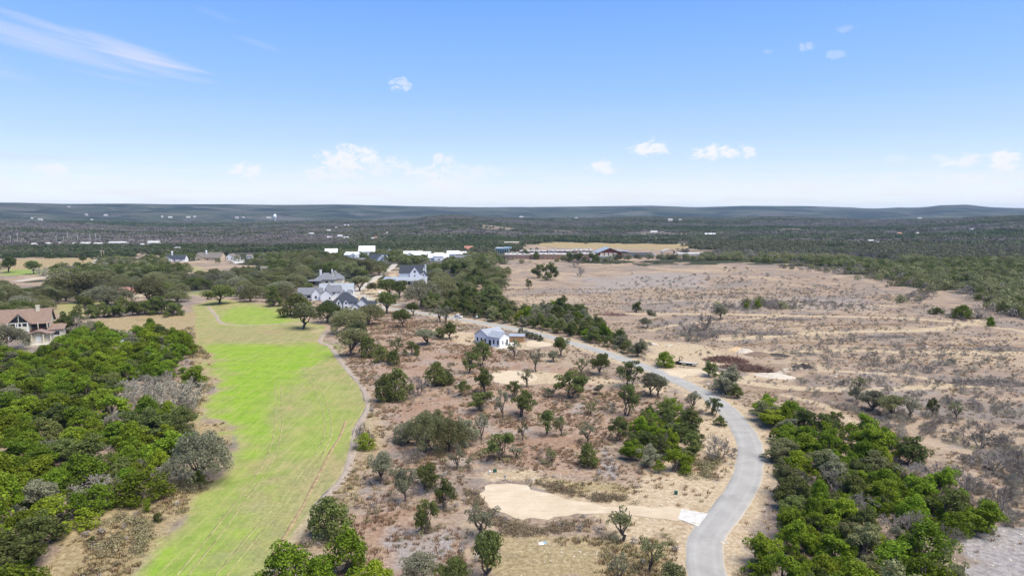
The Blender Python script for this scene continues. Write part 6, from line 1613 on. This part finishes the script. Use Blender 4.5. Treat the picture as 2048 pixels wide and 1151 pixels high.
def species(X, Y, R):
    """0 cedar, 1 oak, 2 bare: banded like the real slopes"""
    b_ = fbm(X / 800.0, Y / 190.0, 91, 4) + R.normal(scale=.07, size=len(X))
    px = 1024 + FPX * X / (Y * math.cos(PITCH) + 5.5); py = 575.5 - FPX * (Y * math.sin(PITCH) - 50) / (Y * math.cos(PITCH) + 5.5)
    b_ = b_ - 0.16 * ((py < 514) & (py > 490) & (px < 800)) + 0.12 * ((py < 488) & (py > 462) & (px < 700)) + 0.06 * (py < 470)
    b_ = np.where((px > 1350) & (py > 468), 0.5 + (b_ - 0.5) * .6 + R.normal(scale=.05, size=len(X)), b_)
    return np.where(b_ < 0.44, 0, np.where(b_ < 0.57, 1, 2))
# ------------------------------------------------------------------ vehicles
def make_car(name, label, px, py, rot, paint, L=4.6, Wd=1.9, Hh=1.65, kind='suv', p=None):
    p = p or at(px, py)
    o = thing(name, label, 'van' if kind == 'van' else 'car', p + Vector((0, 0, .1)), math.radians(rot))
    top = Hh; belt = Hh * .58; g = .32
    if kind == 'van': pr = [(-L / 2, g), (L / 2, g), (L / 2, belt * .8), (L * .36, belt), (L * .26, top), (-L / 2 + .1, top), (-L / 2, belt)]
    else: pr = [(-L / 2, g), (L / 2, g), (L / 2, belt * .82), (L * .24, belt), (L * .08, top), (-L * .36, top), (-L / 2 + .08, belt)]
    b_ = MB(); b_.prism(pr, 'y', -Wd / 2, Wd / 2)
    bo = b_.build('body', M[paint], o)
    bv = bo.modifiers.new('soft_edges', 'BEVEL'); bv.width = .12; bv.segments = 2
    for s in (-1, 1):
        w = MB(); y = s * (Wd / 2 + .004)
        w.add([(L * .19, y, belt), (L * .07, y, top - .14), (-L * .33, y, top - .14), (-L * .42, y, belt), (L * .19, y + s * .012, belt), (L * .07, y + s * .012, top - .14), (-L * .33, y + s * .012, top - .14), (-L * .42, y + s * .012, belt)],
              [(0, 1, 2, 3), (4, 5, 6, 7), (0, 1, 5, 4), (1, 2, 6, 5), (2, 3, 7, 6), (3, 0, 4, 7)])
        w.build('side_window', M['glass'], o)
    ws = MB(); ws.add([(L * .235, -Wd * .42, belt + .02), (L * .235, Wd * .42, belt + .02), (L * .095, Wd * .38, top - .06), (L * .095, -Wd * .38, top - .06)], [(0, 1, 2, 3)]); w0 = ws.build('windscreen', M['glass'], o); w0.location = (.03, 0, .03)
    for sx in (-1, 1):
        for sy in (-1, 1):
            t = MB(); t.tube([(sx * L * .31, sy * (Wd / 2 - .22), .34), (sx * L * .31, sy * (Wd / 2 + .02), .34)], [.34, .34], 14); wo = t.build('wheel', M['rubber'], o)
            r = MB(); r.tube([(sx * L * .31, sy * (Wd / 2 + .0), .34), (sx * L * .31, sy * (Wd / 2 + .035), .34)], [.2, .2], 12); r.build('rim', M['grey_metal'], wo)
    for sy in (-1, 1): MB().box(L / 2 - .03, L / 2 + .03, sy * Wd * .36 - .2, sy * Wd * .36 + .2, belt * .6, belt * .78).build('headlight', M['lamp_glass'], o)
    return o
make_car('white_car', 'white car driving on the far road by the tall oaks', 917, 635, -28, 'car_white')
make_car('parked_car', 'black car parked under the old spreading oak', 178, 611, 20, 'car_black')
make_car('parked_car', 'navy car parked beside the hazy pale oak', 191, 622, 5, 'car_blue')
make_car('parked_car', 'white car parked where the pale street meets the driveway', 762, 587, 60, 'car_white')
make_car('white_van', 'white van parked beside the porch house', 856, 556, 10, 'car_white', 6.2, 2.3, 2.7, 'van')
make_car('white_van', 'second white van parked behind the first by the porch house', 866, 551, 0, 'car_white', 6.2, 2.3, 2.7, 'van')
make_car('parked_car', 'white car in the school yard beside the dark blue annex', 1308, 510, 0, 'car_white', 5.5, 2.2, 2.0)
make_car('parked_car', 'white car in the school yard by the arched canopy', 1352, 512, 10, 'car_white', 5.5, 2.2, 2.0)
make_car('parked_car', 'white car on the field road near the slim masts', 195, 523, 40, 'car_white', 5.0, 2.1, 1.9)

# ------------------------------------------------------------------ flatbed trailer with a hooked arm
p = at(1377, 730)
t = thing('flatbed_trailer', 'pale decked flatbed trailer with a black hooked arm on bare dirt', 'trailer', p, math.radians(-32))
MB().box(-3.4, 3.2, -1.2, 1.2, .75, .95).build('chassis', M['black_metal'], t)
MB().box(-3.3, 3.1, -1.15, 1.15, .953, 1.05).build('deck', M['stone_grey'], t)
MB().tube([(-3.3, 0, .9), (-3.6, 0, 2.2), (-3.3, 0, 2.9), (-2.6, 0, 3.0), (-2.1, 0, 2.5)], [.16, .15, .15, .13, .1], 8).build('hooked_arm', M['black_metal'], t, True)
for x in (-.5, .6):
    for s in (-1, 1):
        w = MB().tube([(x, s * .95, .42), (x, s * 1.2, .42)], [.42, .42], 14).build('wheel', M['rubber'], t); MB().tube([(x, s * 1.19, .42), (x, s * 1.23, .42)], [.24, .24], 10).build('rim', M['grey_metal'], w)
MB().box(-4.2, -3.4, -.12, .12, .7, .9).build('drawbar', M['black_metal'], t)
p = at(1357, 728)
t = thing('grapple_bucket', 'black grapple bucket lying between the cedar and the trailer', 'machine part', p, math.radians(20))
MB().box(-1.2, 1.2, .2, .5, .05, 1.1).build('back_plate', M['black_metal'], t)
for k in range(5): MB().tube([(-1.0 + .5 * k, .2, .2), (-1.0 + .5 * k, -.7, .12), (-1.0 + .5 * k, -1.2, .5)], [.09, .08, .03], 5).build('tine', M['black_metal'], t)
MB().tube([(0, .4, .9), (1.2, .9, 1.5), (2.2, .6, 1.0)], [.14, .14, .12], 6).build('boom', M['black_metal'], t)

# ------------------------------------------------------------------ utility boxes, posts, litter
def util(px, py, label):
    p = at(px, py); t = thing('utility_box', label, 'utility box', p, math.radians(random.uniform(-30, 30)))
    MB().box(-.5, .5, -.4, .4, -.1, .12).build('base', M['concrete'], t); b_ = MB().box(-.42, .42, -.34, .34, .12, .85).build('cabinet', M['green_box'], t)
    MB().prism([(-.36, .86), (.36, .86), (.30, 1.0), (-.30, 1.0)], 'x', -.44, .44).build('lid', M['green_box'], t)
    t.scale = (.75, .75, .75)
util(990, 944, 'green utility box on bare soil above the round end of the gravel pad')
util(1352, 988, 'green utility box on pale soil inside the road bend')
p = at(1010, 960); t = thing('meter_post', 'grey meter post beside the round end of the gravel pad', 'post', p)
MB().box(-.08, .08, -.08, .08, -.3, 1.25).build('post', M['grey_metal'], t); MB().box(-.22, .22, -.2, -.08, .7, 1.15).build('meter', M['grey_metal'], t)
p = at(977, 948); t = thing('pipe_stub', 'pale pipe stub near the green utility box', 'pipe', p)
MB().tube([(0, 0, -.2), (0, 0, .5), (.25, 0, .7), (.6, 0, .72)], [.14, .14, .14, .14], 8).build('pipe', M['metal_white'], t, True); MB().tube([(.58, 0, .72), (.66, 0, .72)], [.19, .19], 10).build('flange', M['grey_metal'], t)
p = at(1083, 1086); t = thing('plastic_sack', 'crumpled white and blue sack lying in the straw', 'sack', p, .4)
for nm, mt_, off in (('sack_body', 'metal_white', 0), ('sack_flap', 'glass_blue', .45)):
    bm = bmesh.new(); bmesh.ops.create_icosphere(bm, subdivisions=2, radius=.5)
    for v in bm.verts: v.co = Vector((v.co.x * 1.2, v.co.y * .8, max(-.1, v.co.z * .5))) * (1 + random.uniform(-.16, .16)); v.co.x += off
    me_ = bpy.data.meshes.new(nm); bm.to_mesh(me_); bm.free(); me_.materials.append(M[mt_]); link(nm, me_, t)
p = at(954, 640); t = thing('road_sign', 'small white sign on a post on the verge of the far road', 'sign', p, math.radians(-10))
MB().box(-.06, .06, -.06, .06, -.3, 2.4).build('post', M['grey_metal'], t); MB().box(-.5, .5, -.1, -.065, 1.5, 2.5).build('panel', M['white_trim'], t)
for (px, py, lb) in ((1375, 754, 'white marker post beside the stone entrance'), (1379, 757, 'second white marker post beside the stone entrance')):
    p = at(px, py); t = thing('marker_post', lb, 'post', p); MB().box(-.09, .09, -.05, .05, -.2, 1.1).build('stake', M['white_trim'], t); MB().box(-.1, .1, -.06, .06, .85, 1.0).build('band', M['grey_metal'], t)

# ------------------------------------------------------------------ boulders, spoil heaps, brush heaps
def boulder_mesh(seed, flat=.6):
    R = np.random.default_rng(seed); bm = bmesh.new(); bmesh.ops.create_icosphere(bm, subdivisions=1, radius=.5)
    for v in bm.verts: v.co = Vector((v.co.x, v.co.y, v.co.z * flat)) * float(1 + R.uniform(-.25, .25))
    me_ = bpy.data.meshes.new('boulder'); bm.to_mesh(me_); bm.free(); return me_
ROCKS = [boulder_mesh(i) for i in range(5)]
for m_ in ROCKS: m_.materials.append(M['limestone'])
for (px, py, n, sp, sz, lb) in ((1300, 690, 4, 14, 2.6, 'pale limestone boulder in the row beside the cleared dirt'), (1345, 690, 4, 16, 2.4, 'pale limestone boulder in the row beside the cleared dirt'),
                            (1560, 742, 8, 26, 2.0, 'pale limestone boulder spilled beside the red brush heap'), (1600, 735, 5, 20, 1.8, 'pale limestone boulder spilled beside the red brush heap'),
                            (1395, 788, 4, 14, 1.4, 'white limestone block on the inner road edge'), (1390, 1046, 3, 8, .9, 'white limestone block below the concrete apron'),
                            (1449, 1085, 4, 8, .8, 'white limestone block on the outer road edge'), (1430, 770, 6, 22, 1.2, 'limestone block on the verge below the stone entrance'),
                            (1640, 745, 6, 40, 1.4, 'pale limestone block near the black mulch heap'), (1530, 660, 6, 40, 2.2, 'pale boulder among the cut brush on the slope'), (1840, 695, 3, 16, 2.0, 'pale flat boulder beside the long dirt bank')):
    for i in range(n):
        a, b_ = px + random.uniform(-sp, sp), py + random.uniform(-sp * .22, sp * .22)
        p = at(a, b_); o = link('boulder', random.choice(ROCKS)); o.location = p + Vector((0, 0, .05)); s = sz * random.uniform(.5, 1.1)
        o.scale = (s * random.uniform(.8, 1.4), s * random.uniform(.8, 1.2), s * .8); o.rotation_euler = (random.uniform(-.2, .2), 0, random.uniform(0, 6.28))
        tag(o, lb, 'boulder', lb.replace('boulder', 'boulders').replace('block', 'blocks'))
def heap(name, label, cat, px, py, lx, ly, hh, rot, mat, noise=.35):
    p = at(px, py); n = 26
    V = []; Q = []
    for j in range(n):
        for i in range(n):
            u, v = i / (n - 1) * 2 - 1, j / (n - 1) * 2 - 1
            rr_ = math.hypot(u, v); f = max(0, 1 - rr_ ** 1.6)
            nz = float(fbm(np.array(u * 4 + px), np.array(v * 4 + py), 3, 3))
            V.append((u * lx / 2, v * ly / 2, hh * f * (1 - noise + 2 * noise * nz) - .15 - (.4 if rr_ > 1 else 0)))
    for j in range(n - 1):
        for i in range(n - 1): Q.append((j * n + i, j * n + i + 1, (j + 1) * n + i + 1, (j + 1) * n + i))
    me_ = np_mesh(name, np.array(V), np.array(Q)); me_.materials.append(M[mat]); o = link(name, me_); o.location = p; o.rotation_euler.z = math.radians(rot)
    return tag(o, label, cat)
heap('mulch_heap', 'black mulch heap on the cleared slope', 'heap', 1606, 735, 8.5, 5, 1.7, -8, 'black_soil')
heap('mulch_bank', 'long low black bank of mulch above the boulders', 'heap', 1553, 711, 12, 3.5, 1.1, -14, 'black_soil')
heap('soil_heap', 'ochre soil heap behind the red brush heap', 'heap', 1474, 700, 9, 6, 1.6, 0, 'ochre_soil')
heap('spoil_heap', 'white limestone spoil heap behind the red brush heap', 'heap', 1490, 704, 8, 6, 1.8, 10, 'limestone')
heap('spoil_heap', 'broad pale limestone spoil beside the red brush heap', 'heap', 1548, 752, 15, 9, 1.3, -22, 'limestone', .6)
heap('red_soil_heap', 'low red brown soil heap beside the white spoil', 'heap', 1516, 710, 12, 7, 1.5, -10, 'brush_red', .4)
def brush(name, label, px, py, lx, ly, hh, rot, mat, n, seed):
    """heap of cut branches: a low mound core with hundreds of sticks on it"""
    p = at(px, py); R = np.random.default_rng(seed)
    o = thing(name, label, 'brush heap', p, math.radians(rot))
    c_ = heap('mound', '', '', px, py, lx * .86, ly * .8, hh * .6, 0, mat, .6); c_.location = (0, 0, 0); c_.rotation_euler = (0, 0, 0); c_.parent = o
    for k_ in ('label', 'category'):
        if k_ in c_: del c_[k_]
    m_ = MB()
    for i in range(n):
        r_ = math.sqrt(R.uniform()) ; a = R.uniform(0, 6.28); x, y = r_ * math.cos(a) * lx / 2, r_ * math.sin(a) * ly / 2
        z = hh * .78 * max(0, 1 - r_ ** 1.6) + R.uniform(-.1, .25); d = Vector((R.normal(), R.normal(), R.normal() * .35)).normalized() * R.uniform(.6, 1.8)
        c = Vector((x, y, z)); rad = R.uniform(.03, .11)
        m_.tube([c - d, c + Vector(R.normal(scale=.1, size=3)), c + d], [rad, rad, rad * .5], 3, False)
    s_ = m_.build('branches', M[mat], o); s_['kind'] = 'stuff'
    return o
brush('brush_heap', 'big reddish heap of cut branches beside the stone entrance', 1452, 722, 17, 8, 2.3, -14, 'brush_red', 650, 1)
brush('brush_heap', 'second reddish heap of cut branches joined to the big heap', 1492, 738, 19, 9, 2.0, -24, 'brush_red', 650, 2)
brush('brush_heap', 'long dark grey brush heap above the dirt track', 1982, 768, 26, 7, 1.8, -8, 'brush_grey', 600, 3)
brush('brush_heap', 'scattered grey brush among burnt trees', 1440, 666, 22, 8, 1.6, 4, 'brush_grey', 420, 4)
brush('brush_heap', 'thin line of grey brush below the upper track', 1580, 640, 26, 5, 1.2, 2, 'brush_grey', 360, 5)
brush('brush_heap', 'brown brush bank along the middle dirt track', 1770, 674, 24, 5, 1.1, 0, 'brush_grey', 360, 6)
brush('brush_heap', 'low reddish brush heap beyond the road belt', 1225, 630, 18, 6, 1.2, -4, 'brush_red', 320, 7)
brush('brush_heap', 'grey brush bank near the upper track end', 2005, 700, 30, 5, 1.3, -10, 'brush_grey', 360, 8)
brush('brush_heap', 'grey brush scatter on the stony slope beyond the soil heaps', 1545, 668, 24, 6, 1.3, 0, 'brush_grey', 360, 9)

# ------------------------------------------------------------------ trees past the 300 largest of their kind: one mass of woodland
if REST:
    src = []; keyi = {}
    for t in REST:
        kk = (t['kind'], t['v'])
        if kk not in keyi: keyi[kk] = len(src); src.append(PROTO[t['kind']][t['v']][1])
    scatter('woodland', 'smaller trees filling the groves round the houses', np.array([t['p'] for t in REST]), np.array([t['w'] / PROTO[t['kind']][t['v']][2] for t in REST]), np.array([keyi[(t['kind'], t['v'])] for t in REST]), src, np.array([t['rz'] for t in REST]))
# ------------------------------------------------------------------ far woodland scatter
MID = []; 
for i in range(3): MID.append(far_crown(900 + i, 6.2, 5.4, 'far_cedar', 12, 11, .50))
for i in range(3): MID.append(far_crown(910 + i, 8.0, 5.6, 'far_oak', 13, 9, .52))
for i in range(2): MID.append(far_crown(920 + i, 6.5, 4.6, 'far_twig', 12, 9, .36))
EDGE = [far_crown(960 + i, 6.4, 5.2, 'cedar_dark', 13, 14, .40) for i in range(3)] + [far_crown(970 + i, 8.4, 5.6, 'oak', 14, 11, .42) for i in range(3)] + [far_crown(980 + i, 6.0, 3.8, 'twig', 13, 11, .26) for i in range(2)]
X, Y, R = far_points(455, 1000, 6.6, 45)
m_ = woods(X, Y, R); X, Y = X[m_], Y[m_]
sp_ = species(X, Y, R)
rim = open_amt(X * .985 - 4, Y * .975); sp_ = np.where((rim > .3) & (R.uniform(size=len(X)) < .55), 2, sp_)
idx = np.where(sp_ == 0, R.integers(0, 3, len(X)), np.where(sp_ == 1, R.integers(3, 6, len(X)), R.integers(6, 8, len(X))))
scatter('woodland', 'olive woodland with grey edges round the cleared field', np.column_stack([X, Y, height(X, Y) - .2]), R.uniform(.7, 1.45, len(X)), idx, EDGE)
X, Y, R = far_points(1000, 1500, 6.4, 41)
m_ = woods(X, Y, R); X, Y = X[m_], Y[m_]
sp_ = species(X, Y, R); idx = np.where(sp_ == 0, R.integers(0, 3, len(X)), np.where(sp_ == 1, R.integers(3, 6, len(X)), R.integers(6, 8, len(X))))
scatter('woodland', 'mixed cedar and oak woodland beyond the fields', np.column_stack([X, Y, height(X, Y) - .2]), R.uniform(.75, 1.35, len(X)), idx, MID)
print('mid woodland', len(X))
PAT = [far_patch(930 + i, 'far_cedar') for i in range(3)] + [far_patch(940 + i, 'far_oak') for i in range(2)] + [far_patch(950 + i, 'far_twig', 10, 26, 6, 4.2) for i in range(2)]
X, Y, R = far_points(1480, 5200, 25.0, 43)
m_ = woods(X, Y, R); X, Y = X[m_], Y[m_]
sp_ = species(X, Y, R); idx = np.where(sp_ == 0, R.integers(0, 3, len(X)), np.where(sp_ == 1, R.integers(3, 5, len(X)), R.integers(5, 7, len(X))))
scatter('woodland', 'hazy woodland covering the distant ridges', np.column_stack([X, Y, height(X, Y) - .6]), R.uniform(.85, 1.25, len(X)), idx, PAT)
print('far patches', len(X))

# ------------------------------------------------------------------ grass tufts, scrub and stones on the open ground
def tuft_mesh(seed, mat, n=18, h=.45, spread=.42, w=.055):
    R = np.random.default_rng(seed); V = []
    for k in range(n):
        a = R.uniform(0, 6.28); r_ = R.uniform(0, spread); x, y = r_ * math.cos(a), r_ * math.sin(a)
        t_ = np.array([math.cos(a + 1.57), math.sin(a + 1.57), 0]) * w * R.uniform(.6, 1.4); hh = h * R.uniform(.5, 1.1)
        tip = np.array([x + math.cos(a) * hh * .5, y + math.sin(a) * hh * .5, hh]); b0 = np.array([x, y, -.05])
        V += [b0 - t_, b0 + t_, tip + t_ * .5, tip - t_ * .5]
    V = np.array(V); return crown_mesh('tuft', V, np.arange(len(V)).reshape(-1, 4), M[mat])
def bush_mesh(seed, mat, w=1.2, h=.9, n=5, leaf=.12):
    R = np.random.default_rng(seed)
    cl = [(R.normal(scale=w * .22), R.normal(scale=w * .22), h * R.uniform(.25, .6), w * R.uniform(.28, .42)) for _ in range(n)]
    V, Q = leaf_quads(R, cl, 60, leaf, .4, .8, .6); return crown_mesh('bush', V, Q, M[mat])
TUF = [tuft_mesh(1, 'dry_tuft'), tuft_mesh(2, 'dry_tuft'), tuft_mesh(3, 'straw_tuft'), tuft_mesh(4, 'straw_tuft'), bush_mesh(5, 'scrub'), bush_mesh(6, 'weed'), bush_mesh(7, 'twig', 1.4, 1.1, 5, .10)]
from bisect import bisect_left
def cover_at(key, X, Y):
    i = np.clip(np.searchsorted(GX, X), 0, nx - 1); j = np.clip(np.searchsorted(GY, Y), 0, ny - 1)
    return CH[key].reshape(ny, nx)[j, i]
R = np.random.default_rng(77)
def rnd_pts(n, x0, x1, y0, y1):
    X = R.uniform(x0, x1, n); Y = y0 + (y1 - y0) * R.uniform(0, 1, n) ** 1.25; return X, Y
X, Y = rnd_pts(240000, -160, 260, 88, 520)
keep_ = np.abs(np.arctan2(X, Y)) < 0.78; X, Y = X[keep_], Y[keep_]
mw = cover_at('mown', X, Y); rd = cover_at('red', X, Y); stw = cover_at('straw', X, Y); pl = cover_at('pale', X, Y)
Pr = smooth_line(poly_w(ROAD_PX), 4.0); dr = line_d(Pr, X, Y)
PADS = [poly_w(q) for q in ([(958, 986), (972, 968), (998, 963), (1040, 965), (1082, 978), (1130, 993), (1200, 1006), (1280, 1010), (1420, 1012), (1400, 1056), (1300, 1038), (1210, 1031), (1150, 1033), (1095, 1040), (1022, 1037), (970, 1008)],
                            [(980, 748), (1040, 739), (1078, 752), (1040, 771), (984, 764)], [(1290, 735), (1430, 735), (1430, 765), (1330, 765)], [(975, 690), (1036, 680), (1110, 685), (1100, 696), (990, 700)])]
okp = (mw < .35) & (dr > 3.6) & (poly_sd(poly_w(FAIR), X, Y) < -.5)
for Pp in PADS: okp &= poly_sd(Pp, X, Y) < .2
clump = .55 * fbm(X / 6.0, Y / 6.0, 5, 3) + .45 * fbm(X / 28.0, Y / 28.0, 6, 3)
dens = (0.20 + .75 * rd + .8 * stw) * (1 - .75 * pl) * sstep(clump, .40, .60)
okp &= R.uniform(size=len(X)) < dens
X, Y, rd, stw = X[okp], Y[okp], rd[okp], stw[okp]
u = R.uniform(size=len(X))
u = np.where((rd > .3) | (stw > .3), u, np.where(R.uniform(size=len(X)) < .10, .07, .2 + .8 * u))
idx = np.where(u < .04, 4, np.where(u < .06, 5, np.where(u < .075, 6, np.where(((stw > rd) & (u < .8)) | ((rd < .2) & (u < .6)), R.integers(2, 4, len(X)), R.integers(0, 2, len(X))))))
scatter('dry_grass', 'tufts of dry brown grass and low scrub on the open ground', np.column_stack([X, Y, height(X, Y)]), R.uniform(.6, 1.35, len(X)), idx, TUF)
print('tufts', len(X))
# brown weeds on the banks round the pad and scrub by the straw
WEED = [bush_mesh(20 + i, 'weed', 1.3, .7, 5, .09) for i in range(3)] + [bush_mesh(30 + i, 'scrub', 1.5, .8, 5, .08) for i in range(2)]
def fill(poly, n, lift=.3):
    Pp = poly_w(poly, lift); x0, y0 = Pp.min(0); x1, y1 = Pp.max(0)
    A, B = R.uniform(x0, x1, n * 6), R.uniform(y0, y1, n * 6); sd_ = poly_sd(Pp, A, B)
    k_ = R.uniform(size=len(A)) < np.clip(sd_ / (.3 * max(abs(sd_[sd_ > 0]).max(), .5)), 0, 1) * sstep(fbm(A / 4., B / 4., 8, 2), .3, .6); return A[k_][:n], B[k_][:n]
XY = [fill(q, n_) for q, n_ in (([(975, 1012), (1000, 1026), (1040, 1042), (1100, 1042), (1160, 1034), (1200, 1032), (1195, 1045), (1120, 1062), (1040, 1072), (1000, 1062), (960, 1040)], 190),
                               ([(925, 985), (955, 975), (965, 1000), (985, 1020), (955, 1030), (930, 1010)], 50), ([(1045, 960), (1100, 978), (1160, 994), (1240, 1002), (1300, 1006), (1300, 1000), (1180, 985), (1100, 965)], 90),
                               ([(1180, 1000), (1300, 1004), (1300, 995), (1200, 985)], 70))]
X = np.concatenate([q[0] for q in XY]); Y = np.concatenate([q[1] for q in XY])
scatter('brown_weeds', 'dense brown weeds on the bank of the gravel pad', np.column_stack([X, Y, height(X, Y) - .05]), R.uniform(.6, 1.3, len(X)), R.integers(0, 3, len(X)), WEED)
XY = [fill(q, n_) for q, n_ in (([(180, 1060), (230, 1020), (290, 1035), (320, 1070), (290, 1100), (220, 1130), (190, 1110)], 110), ([(270, 960), (340, 955), (420, 960), (400, 985), (330, 990)], 60),
                               ([(880, 650), (940, 648), (960, 660), (900, 668)], 40), ([(1340, 920), (1440, 910), (1440, 960), (1390, 970)], 90))]
X = np.concatenate([q[0] for q in XY]); Y = np.concatenate([q[1] for q in XY])
scatter('grey_scrub', 'soft grey green scrub in the straw beside the fairway', np.column_stack([X, Y, height(X, Y) - .05]), R.uniform(.8, 1.7, len(X)), R.integers(3, 5, len(X)), WEED)
# grey brush strips on the cleared slopes
BR = [PROTO['bare'][i][1] for i in range(4)] + [bush_mesh(40 + i, 'twig', 2.6, 1.9, 7, .16) for i in range(3)]
XY = [fill(q, n_, 1) for q, n_ in (([(1380, 612), (1480, 600), (1640, 598), (1750, 606), (1740, 618), (1560, 618), (1400, 622)], 230), ([(1790, 600), (1830, 580), (1880, 565), (1900, 575), (1870, 592), (1830, 604)], 160),
                                ([(1715, 556), (1740, 535), (1830, 530), (1850, 550), (1780, 560)], 190), ([(1560, 528), (1640, 522), (1720, 535), (1700, 545), (1600, 540)], 130), ([(1340, 672), (1370, 652), (1430, 650), (1440, 672), (1400, 685)], 80),
                                ([(1895, 900), (1990, 880), (2100, 900), (2100, 1000), (1990, 1000), (1900, 950)], 60), ([(1860, 625), (2000, 625), (2010, 645), (1900, 640)], 30), ([(1210, 590), (1340, 575), (1500, 590), (1400, 605), (1260, 605)], 50),
                                ([(960, 560), (1010, 545), (1030, 560), (990, 585)], 60), ([(1200, 540), (1700, 560), (1900, 620), (1300, 650)], 120), ([(1450, 650), (2048, 690), (2048, 830), (1600, 790)], 420), ([(1180, 560), (1500, 535), (1800, 570), (2048, 640), (2048, 690), (1300, 690)], 520), ([(1640, 800), (2048, 790), (2060, 900), (1800, 880)], 160), ([(1880, 900), (2060, 890), (2060, 1050), (1960, 1040)], 130))]
X = np.concatenate([q[0] for q in XY]); Y = np.concatenate([q[1] for q in XY])
scatter('grey_brush', 'leafless grey brush on the cleared slopes', np.column_stack([X, Y, height(X, Y) - .3]), R.uniform(.16, .58, len(X)) , R.integers(0, 8, len(X)), BR[:4] + [PROTO['bare_pale'][i][1] for i in range(4)])
XY = fill([(235, 770), (260, 745), (330, 745), (400, 765), (412, 790), (395, 815), (330, 825), (260, 805)], 26, 2)
scatter('bare_thicket', 'pale leafless thicket at the grove edge', np.column_stack([XY[0], XY[1], height(*XY) - .1]), R.uniform(.45, .95, len(XY[0])), R.integers(0, 4, len(XY[0])), [PROTO['bare_pale'][i][1] for i in range(4)])
FT = [t for t in PLAN if t['group'] is None or 'set' in (t['group'] or '')]
FX, FY = [], []
for t in FT:
    for q in range(7):
        a = R.uniform(0, 6.28); d_ = t['w'] * R.uniform(.1, .62); FX.append(t['p'][0] + d_ * math.cos(a)); FY.append(t['p'][1] + d_ * math.sin(a))
FX, FY = np.array(FX), np.array(FY)
ok_ = (cover_at('mown', FX, FY) < .3) & (line_d(Pr, FX, FY) > 3.8)
for Pp in PADS: ok_ &= poly_sd(Pp, FX, FY) < .3
FX, FY = FX[ok_], FY[ok_]
scatter('undergrowth', 'dry weeds and low scrub at the feet of the scattered trees', np.column_stack([FX, FY, height(FX, FY) - .05]), R.uniform(.5, 1.3, len(FX)), R.integers(0, 5, len(FX)), WEED)
# understory closing the groves
UND = [PROTO['cedar'][i][1] for i in range(4)] + [PROTO['cedar_dark'][i][1] for i in range(2)] + [PROTO['oakbush_grey'][0][1], PROTO['bare'][0][1], PROTO['bare_pale'][1][1]]
XY = [fill(q, n_, 2) for q, n_ in (([(-60, 735), (70, 712), (160, 680), (240, 690), (350, 690), (330, 740), (240, 760), (230, 810), (330, 830), (365, 860), (325, 930), (240, 950), (195, 980), (110, 1020), (78, 1020), (78, 1190), (-60, 1190)], 480),
                                  ([(1520, 830), (1600, 840), (1700, 870), (1780, 890), (1840, 950), (1920, 1010), (1945, 1050), (1900, 1090), (1915, 1200), (1550, 1220), (1560, 1100), (1600, 1010), (1590, 930), (1560, 880)], 330), ([(1275, 860), (1340, 825), (1390, 850), (1385, 895), (1340, 925), (1280, 900)], 34))]
X = np.concatenate([q[0] for q in XY]); Y = np.concatenate([q[1] for q in XY])
scatter('understory', 'low green and grey growth filling the gaps in the groves', np.column_stack([X, Y, height(X, Y) - .15]), R.uniform(.3, .62, len(X)), R.choice(9, len(X), p=[.16, .16, .16, .16, .12, .12, .04, .04, .04]), UND)
XY = [fill(q, n_, 1) for q, n_ in (([(1785, 602), (1830, 580), (1885, 562), (1910, 572), (1875, 594), (1830, 606)], 60), ([(1700, 558), (1735, 536), (1840, 530), (1870, 552), (1780, 564)], 90), ([(1540, 532), (1640, 522), (1730, 536), (1700, 548), (1600, 542)], 60),
                                  ([(1900, 580), (1990, 570), (2048, 590), (2060, 620), (1960, 600)], 50), ([(1390, 616), (1480, 602), (1600, 602), (1580, 616)], 40))]
X = np.concatenate([q[0] for q in XY]); Y = np.concatenate([q[1] for q in XY])
scatter('grey_thicket', 'leafless grey thickets pushing out from the wood edge', np.column_stack([X, Y, height(X, Y) - .2]), R.uniform(.55, 1.0, len(X)), R.choice(9, len(X), p=[.16, .16, .16, .16, .08, .08, .08, .06, .06]), [PROTO['bare'][i][1] for i in range(4)] + EDGE[6:8] + EDGE[3:6])
# stones
X, Y = rnd_pts(30000, -60, 230, 90, 430)
st_ = fbm(X / 11.0, Y / 11.0, 15, 3) + .25 * cover_at('grey', X, Y) + .12 * cover_at('pale', X, Y)
okp = (cover_at('mown', X, Y) < .2) & (line_d(Pr, X, Y) > 3.4) & (st_ > .57) & (np.abs(np.arctan2(X, Y)) < .78)
for Pp in PADS: okp &= poly_sd(Pp, X, Y) < .2
X, Y = X[okp], Y[okp]
scatter('loose_stones', 'loose pale limestone on the bare ground', np.column_stack([X, Y, height(X, Y)]), R.uniform(.12, .5, len(X)) * R.uniform(.5, 1.3, len(X)), R.integers(0, 5, len(X)), ROCKS)
print('stones', len(X))
# ------------------------------------------------------------------ haze: one closed box of thin even air round the whole scene
hb = bmesh.new()
bmesh.ops.create_cube(hb, size=1.0)
hm = bpy.data.meshes.new('haze'); hb.to_mesh(hm); hb.free()
haze = bpy.data.objects.new('haze', hm); col.objects.link(haze)
haze.scale = (33500, 26500, 262.0 + 22.0)
haze.location = (0, 3600, (262.0 - 22.0) / 2)
haze['kind'] = 'stuff'; haze['label'] = 'thin pale blue haze over the hills'
hmat = bpy.data.materials.new('haze'); hmat.use_nodes = True
hnt = hmat.node_tree; hnt.nodes.clear()
ho = hnt.nodes.new('ShaderNodeOutputMaterial'); hv = hnt.nodes.new('ShaderNodeVolumePrincipled')
hv.inputs['Color'].default_value = (0.50, 0.72, 1.0, 1)
hv.inputs['Density'].default_value = 3.7e-5
hv.inputs['Anisotropy'].default_value = 0.0
hnt.links.new(hv.outputs[0], ho.inputs['Volume'])
hm.materials.append(hmat)
try: hmat.cycles.homogeneous_volume = True
except Exception: pass
